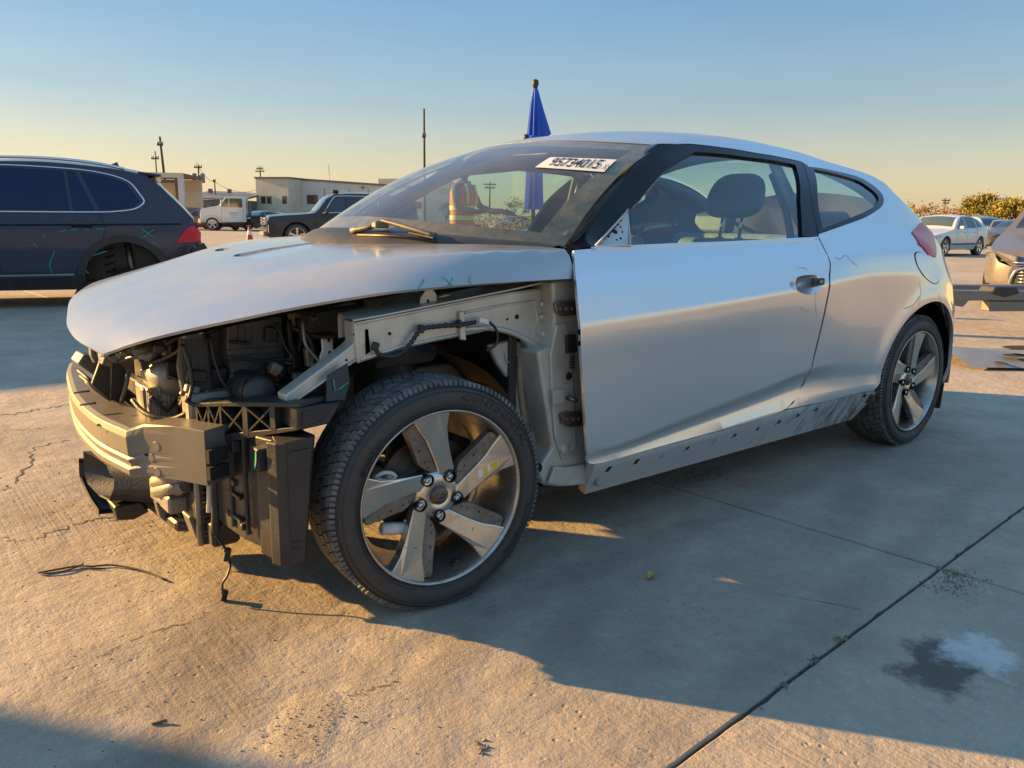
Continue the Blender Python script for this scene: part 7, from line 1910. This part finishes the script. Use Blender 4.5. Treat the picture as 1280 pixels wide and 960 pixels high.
for sx in (-1, 1):
    mb = MB(); mb.lathe([(0, -.004), (.009, 0), (0, .004)], 10, c=(.04+sx*.03, -.118, 1.655), axis='y'); mb.build('eye', INK, hd)
    mb = MB(); mb.lathe([(0, -.008), (.026, 0), (0, .008)], 10, c=(.04+sx*.082, -.02, 1.64), axis='x'); mb.build('ear', SKIN, hd)
mb = MB(); mb.box((.04, -.118, 1.585), (.045, .012, .008)); mb.build('mouth', mat('lips', (.30, .12, .10), rough=.5), hd, bevel=.003)
skin_mesh('hair', [(.042, .0, 1.665), (.042, -.0, 1.735)], [(0, 1)], [(.082, .088), (.074, .078)], HAIR, wk)
vs_ = MB(); Gv = []
for (z, rx, ry) in ((.92, .20, .145), (1.05, .195, .14), (1.20, .20, .15), (1.34, .205, .142), (1.42, .175, .115), (1.475, .10, .085)):
    Gv.append([(rx*math.cos(2*math.pi*k/36), ry*math.sin(2*math.pi*k/36), z) for k in range(37)])
vs_.grid(np.array(Gv)); vest = vs_.build('vest', VEST, wk)
for z, rx, ry in ((1.0, .2, .145), (1.12, .2, .148)):
    mb = MB(); mb.grid(np.array([[((rx+.004)*math.cos(2*math.pi*k/36), (ry+.004)*math.sin(2*math.pi*k/36), z+dz) for k in range(37)] for dz in (0, .055)])); mb.build('reflective_band', REFL, vest)
for sx in (-1, 1):
    mb = MB(); mb.tube([(sx*.11, -.105, 1.44), (sx*.12, -.137, 1.32), (sx*.12, -.134, 1.18)], .022, 6); mb.build('reflective_band', REFL, vest)
def hand(c, side, par):
    c = np.array(c); mb = MB(); skin_mesh('hand', [tuple(c), tuple(c+np.array([0, -.045, .005])), tuple(c+np.array([0, -.085, .0]))], [(0, 1), (1, 2)], [(.030, .02), (.042, .018), (.036, .015)], SKIN, par)
    for k in range(4):
        b = c+np.array([-.03+.02*k, -.085, 0]); l = (.062, .072, .068, .052)[k]
        skin_mesh('finger', [tuple(b), tuple(b+np.array([0, -l*.5, -.006])), tuple(b+np.array([0, -l*.8, -.026]))], [(0, 1), (1, 2)], [.0095, .009, .0075], SKIN, par, sub=1)
    b = c+np.array([side*.035, -.03, .004]); skin_mesh('thumb', [tuple(b), tuple(b+np.array([side*.018, -.03, .012])), tuple(b+np.array([side*.012, -.058, .016]))], [(0, 1), (1, 2)], [.012, .0105, .009], SKIN, par, sub=1)
hand((.30, -.44, 1.12), -1, wk); hand((.04, -.35, 1.12), 1, wk)
fo = thing('red_folder', 'red folder held out by the worker in the orange vest', 'folder', tuple(spot(578, 10.2)), YAW_B+1.15)
REDF = mat('red_card', (.40, .04, .03), rough=.6, c2=(.34, .03, .03), scale=8)
mb = MB(); mb.box((.20, -.50, 1.105), (.34, .24, .012), Matrix.Rotation(.35, 3, 'X')); mb.build('cover', REDF, fo, bevel=.003)
mb = MB(); mb.box((.20, -.50, 1.0965), (.30, .21, .004), Matrix.Rotation(.35, 3, 'X')); mb.build('paper', STICKER_W, fo)
# ================================================================== trees and brush
LEAFY = mat('yellow_green_leaf', (.30, .235, .028), rough=.7, c2=(.12, .125, .022), scale=1.1, amt=.6)
LEAFO = mat('dry_leaf', (.42, .24, .075), rough=.8, c2=(.20, .12, .045), scale=1.4, amt=.6)
BARK = mat('bark', (.11, .08, .055), rough=.9, c2=(.07, .05, .035), scale=10)
TWIG = mat('dry_twigs', (.20, .13, .07), rough=.9, c2=(.13, .09, .055), scale=4)
def tree(name, label, pos, h, w, leaf, nleaf, seed, group, cat='tree', lsize=.11, trunk=.11, twigs=60, base=.25):
    rs = random.Random(seed); t = thing(name, label, cat, tuple(pos), rs.random()*6, group); mb = MB(); tips = []
    def grow(p, d, l, r, lv):
        q = p+d*l; mid_ = (p+q)/2+np.array([rs.uniform(-1, 1), rs.uniform(-1, 1), rs.uniform(-.3, .6)])*l*.09
        mb.tube([p, mid_, q], [r, r*.62], 5 if lv else 7, cap=False); tips.append((q, lv))
        if lv < 4:
            for _ in range(rs.choice((2, 3, 3)) if lv else rs.choice((3, 4, 5))):
                dd = d+np.array([rs.uniform(-1, 1), rs.uniform(-1, 1), rs.uniform(-.25, .6)])*.95; dd /= np.linalg.norm(dd)
                dd = dd*np.array([w/h*1.1, w/h*1.1, 1]); dd /= np.linalg.norm(dd)
                grow(q, dd, l*rs.uniform(.58, .78), r*.62, lv+1)
    for k in range(2 if w > h else 1):
        grow(np.array([rs.uniform(-.1, .1), rs.uniform(-.1, .1), -.05]), np.array([rs.uniform(-.35, .35), rs.uniform(-.35, .35), 1.0])/1.05, h*base*1.45, trunk, 0)
    mb.build('trunk', BARK if leaf is not TWIG else TWIG, t)
    if nleaf:
        ends = [q for q, lv in tips if lv >= 2]; L = MB(); vs = []; fs = []
        for _ in range(nleaf):
            c = ends[rs.randrange(len(ends))]+np.array([rs.gauss(0, 1), rs.gauss(0, 1), rs.gauss(0, .7)])*w*.055
            a = np.array([rs.gauss(0, 1) for _ in range(3)]); a /= np.linalg.norm(a); b = np.cross(a, [rs.gauss(0, 1) for _ in range(3)]); b /= np.linalg.norm(b)
            s_ = lsize*rs.uniform(.5, 1.3); o = len(vs); vs += [c-a*s_, c+b*s_*.4, c+a*s_, c-b*s_*.4]; fs.append((o, o+1, o+2, o+3))
        L.add(vs, fs); L.build('crown', leaf, t)
    return t
TG = 'trees and bare bushes along the far fence'
tree('mesquite_tree', 'yellow-green spreading tree above the dark cars at the right', spot(1240, 62), 3.6, 4.4, LEAFY, 9000, 3, TG, base=.27)
tree('mesquite_tree', 'yellow-green tree cut by the right edge of the frame', spot(1283, 58), 3.4, 4.0, LEAFY, 8000, 9, TG)
tree('bare_bush', 'bare orange-lit bush just right of the coupe tail', spot(1152, 60), 3.0, 3.6, LEAFO, 700, 5, TG, cat='bush', trunk=.05)
tree('bare_bush', 'low dry bush above the roof of the white sedan', spot(1175, 64), 2.4, 3.4, LEAFO, 1300, 8, TG, cat='bush', trunk=.05)
tree('bare_bush', 'tall bare bush between the sedan roof and the yellow tree', spot(1208, 66), 3.1, 4.2, LEAFO, 900, 12, TG, cat='bush', trunk=.05)
for k, (px, D) in enumerate(((560, 95), (640, 100), (690, 98), (740, 92), (800, 105), (860, 96), (930, 100), (1000, 90), (1060, 96), (1110, 84))):
    tree('far_tree', ['first', 'second', 'third', 'fourth', 'fifth', 'sixth', 'seventh', 'eighth', 'ninth', 'tenth'][k]+' far tree from the left on the skyline behind the coupe', spot(px, D), 3.2+1.2*((k*37) % 10)/10, 4.2, LEAFO if k % 3 else LEAFY, 700, 30+k, TG, trunk=.07)
mb = MB(); vs = []; fs = []; rs = random.Random(11)
for _ in range(40000):
    px = rs.uniform(520, 1330); D = rs.uniform(62, 92); q = spot(px, D); hh = (1.5+.6*math.sin(px*.021)+.4*math.sin(px*.063+1))*(.55 if px < 1120 else .72)
    c = q+np.array([0, 0, min(1.25, abs(rs.gauss(0, .62)))*hh*1.15]); a = np.array([rs.gauss(0, .5), rs.gauss(0, .5), rs.gauss(0, 1)]); a /= np.linalg.norm(a); b = np.cross(a, [rs.gauss(0, 1) for _ in range(3)]); b /= np.linalg.norm(b)
    s_ = rs.uniform(.06, .17); o = len(vs); vs += [c-a*s_, c+b*s_*.3, c+a*s_, c-b*s_*.3]; fs.append((o, o+1, o+2, o+3))
mb.add(vs, fs); br_ = mb.build('dry_brush', LEAFO); tag(br_, 'dry orange brush along the far edge of the yard', 'brush', kind='stuff')
# ================================================================== steel forks and scrap at the right
FORK = mat('fork_steel', (.16, .18, .22), rough=.5, metal=.5, c2=(.24, .20, .15), scale=7, bump=.1)
hx = RDIR*.985+FDIR*.17; rz_ = math.atan2(hx[1], hx[0])
fk = thing('steel_forks', 'worn blue-grey steel fork frame standing low in front of the mauve sedan', 'fork frame', tuple(spot(1194, 7.3)), rz_)
mb = MB(); mb.prism([(-.02, 0, .40), (0, 0, .42), (3.2, 0, .40), (3.2, 0, .33), (.25, 0, .33), (.20, 0, .27), (.02, 0, .30)], (0, .16, 0)); mb.build('fork', FORK, fk, bevel=.008)
mb = MB(); mb.prism([(-.02, .75, .40), (0, .75, .42), (3.2, .75, .40), (3.2, .75, .33), (0, .75, .37)], (0, .16, 0)); mb.build('fork', FORK, fk, bevel=.008)
mb = MB(); mb.box((1.9, .08, .275), (2.8, .12, .10)); mb.build('lower_rail', FORK, fk, bevel=.008)
for x, w_ in ((.62, .30), (1.35, .2)): 
    mb = MB(); mb.prism([(x-w_/2, -.012, .40), (x-w_/2+.03, -.012, .46), (x+w_/2-.04, -.012, .455), (x+w_/2, -.012, .40), (x, -.012, .36)], (0, .19, 0)); mb.build('clamp', BLACK2, fk, bevel=.008)
for y_ in (.08, .83):
    mb = MB(); mb.box((3.0, y_, .19), (.14, .14, .38)); mb.build('stand', FORK, fk, bevel=.008)
mb = MB(); mb.box((3.2, .45, .55), (.10, 1.1, .5)); mb.build('carriage', FORK, fk, bevel=.01)
sc = thing('scrap_panel', 'flat grey scrap bumper panel with dark cut-outs lying on the concrete at the right', 'scrap panel', tuple(P(1236, 450, Z=GZ)), rz_-.12)
GREYP = mat('weathered_grey', (.17, .19, .21), rough=.55, c2=(.24, .24, .24), scale=5, bump=.15)
mb = MB(); G = []
for x in np.linspace(-.42, .95, 18):
    G.append([(x, 2.1*y-.05*x, .012+.06*math.sin(math.pi*(y+.24)/.5)*(1-.3*math.sin(x*5))) for y in np.linspace(-.22, .24, 9)])
mb.grid(np.array(G)); so_ = mb.build('skin', GREYP, sc)
for (x, y, a, b) in ((-.40, .18, .14, .05), (.05, -.12, .12, .035), (.08, -.10, .035, .03), (-.18, -.20, .03, .03), (.33, -.20, .03, .03), (.52, .16, .20, .06), (.62, -.18, .09, .05)):
    mb = MB(); mb.lathe([(0, .0), (1, .0)], 14, axis='z'); v = [(x+p_[0]*a, 2.1*(y+p_[1]*b)-.05*x, .080 if abs(y) < .15 else .050) for p_ in mb.v]; m2 = MB(); m2.add(v, mb.f); m2.build('cut_out', DARKHOLE, sc)
mb = MB(); mb.prism([(-.45, .60, .0), (.0, .66, .0), (.0, .74, .0), (-.45, .70, .0)], (0, 0, .03)); mb.build('loose_strip', BLACK2, sc, bevel=.006)
# ================================================================== unseen truck added out of frame at the left to cast shade beside the wreck's nose
bt = thing('shadow_truck', 'white box truck added out of frame beyond the blue suv to cast a shadow', 'truck', (-6.1, 11.5, GZ), 0)
mb = MB(); mb.box((.2, 0, 1.62), (4.0, 2.2, 1.95)); mb.build('cargo_box', WHITEP, bt, bevel=.03)
mb = MB(); mb.prism([(-3.6, -.95, .5), (-3.65, -.95, 1.1), (-3.2, -.95, 1.3), (-2.7, -.95, 2.05), (-1.85, -.95, 2.1), (-1.85, -.95, .5)], (0, 1.9, 0)); mb.build('cab', WHITEP, bt, bevel=.06, seg=2)
mb = MB(); mb.prism([(-3.1, -.957, 1.32), (-2.68, -.957, 1.95), (-2.0, -.957, 1.97), (-2.0, -.957, 1.32)], (0, .01, 0)); mb.build('side_window', DARKGLASS, bt)
mb = MB(); mb.box((-.6, 0, .52), (5.6, .9, .22)); mb.build('chassis', BLACK, bt)
for xc in (-2.75, 1.2):
    for sg in (-1, 1): small_wheel(bt, (xc, sg*.98, .40), 0 if sg < 0 else math.pi, .40)
# ================================================================== litter and marks on the slab
tw = [P(x, y, Z=.006) for x, y in ((48, 721), (75, 716), (100, 712), (112, 713), (140, 711), (170, 716), (190, 722), (207, 730))]
mb = MB(); mb.tube(tw, .0028, 6, res=4); mb.tube([P(x, y, Z=.006) for x, y in ((52, 722), (80, 719), (102, 711), (104, 708))], .0024, 6, res=4); mb.tube([P(x, y, Z=.005) for x, y in ((100, 714), (118, 715), (132, 715.5))], .002, 6)
o = mb.build('dry_twig', mat('twig_dark', (.05, .035, .025), rough=.9, c2=(.08, .06, .04), scale=40)); o.location.z = GZ; tag(o, 'thin dark forked twig lying on the sunlit concrete left of the hanging wire', 'twig'); 
q = P(813, 725.5, Z=.004); a_ = .022; mb = MB(); mb.add([(q[0]-a_, q[1]-.006, q[2]), (q[0], q[1]-a_*.7, q[2]+.010), (q[0]+a_*.9, q[1]+.004, q[2]+.002), (q[0]+.004, q[1]+a_*.6, q[2]+.012), (q[0], q[1], q[2]+.004)], [(0, 1, 4), (1, 2, 4), (2, 3, 4), (3, 0, 4)])
o = mb.build('fallen_leaf', mat('leaf_yellow', (.48, .30, .05), rough=.7, c2=(.36, .2, .04), scale=60)); o.location.z = GZ; tag(o, 'small curled yellow leaf on the shaded concrete', 'leaf')
q = P(200, 909, Z=.004); mb = MB(); mb.tube([q+np.array([-.014, .006, 0]), q, q+np.array([.012, -.008, .002])], .0035, 6); o = mb.build('bark_chip', TWIG); o.location.z = GZ; tag(o, 'small dark bark chip near the lower left corner', 'bark chip')
GRITM = mat('grit', (.30, .24, .165), rough=.95, c2=(.10, .08, .05), scale=40)
mb = MB(); rs = random.Random(21)
def scatter(px, py, sx, sy, n, s0, s1):
    c = P(px, py, Z=0)
    for _ in range(n):
        x, y = c[0]+rs.gauss(0, sx), c[1]+rs.gauss(0, sy); s_ = rs.uniform(s0, s1); r_ = [rs.uniform(.5, 1.2)*s_ for _ in range(4)]
        mb.add([(x-r_[0], y, 0), (x, y-r_[1], 0), (x+r_[2], y, 0), (x, y+r_[3], 0), (x+rs.uniform(-.3, .3)*s_, y+rs.uniform(-.3, .3)*s_, s_*.9)], [(0, 1, 4), (1, 2, 4), (2, 3, 4), (3, 0, 4)])
scatter(875, 597, .10, .035, 420, .002, .006); scatter(1195, 732, .06, .03, 220, .0015, .005); scatter(1184, 720, .012, .012, 12, .006, .012)
scatter(1050, 805, .012, .008, 22, .002, .006); scatter(1018, 832, .012, .008, 20, .002, .006); scatter(980, 862, .012, .008, 14, .0015, .005)
scatter(640, 850, 1.1, .5, 260, .0012, .0035); scatter(250, 800, .6, .35, 300, .0012, .0035); scatter(1000, 680, .6, .4, 160, .0012, .003); scatter(390, 912, .07, .04, 140, .0012, .0035); scatter(100, 640, .8, .5, 160, .002, .005); scatter(605, 945, .01, .01, 14, .003, .008)
o = mb.build('grit', GRITM); o.location.z = GZ; tag(o, 'loose grit and crumbs scattered over the slab', 'grit', kind='stuff')
# cracks: narrow dark broken lines in the slab surface
CRK = mat('crack_dark', (.035, .027, .02), rough=.95, c2=(.07, .055, .04), scale=80)
def crack(pxs, w, seed, n=7):
    rs = random.Random(seed); pts = catmull([P(x, y, Z=.0012) for x, y in pxs], n); vs = []; fs = []; prev = None
    for i, q in enumerate(pts):
        t_ = pts[min(i+1, len(pts)-1)]-pts[max(i-1, 0)]; b_ = np.array([-t_[1], t_[0], 0]); b_ /= np.linalg.norm(b_)+1e-9
        q = q+b_*rs.gauss(0, w*1.1); ww = w*rs.uniform(.25, 1.1)*(.3 if i in (0, len(pts)-1) else 1); vs += [q+b_*ww/2, q-b_*ww/2]
        if i and rs.random() > .10: fs.append((2*i-2, 2*i-1, 2*i+1, 2*i))
    mb = MB(); mb.add(vs, fs); mb.build('crack', CRK, ground)
crack([(0, 678), (40, 679), (70, 668), (110, 655), (135, 652), (160, 655)], .010, 1)
crack([(0, 619), (18, 606), (36, 588), (42, 566), (70, 556), (100, 552)], .010, 2)
crack([(0, 522), (30, 518), (60, 512), (95, 508)], .016, 3)
crack([(0, 541), (30, 540), (60, 538)], .008, 4)
crack([(120, 828), (180, 800), (240, 782), (262, 770)], .003, 5); crack([(0, 812), (20, 806)], .006, 6); crack([(190, 797), (225, 775)], .0025, 7)
crack([(430, 880), (470, 866), (500, 858)], .0035, 8); crack([(960, 745), (1040, 760), (1090, 770)], .002, 9)
# tyre-worn darker pits
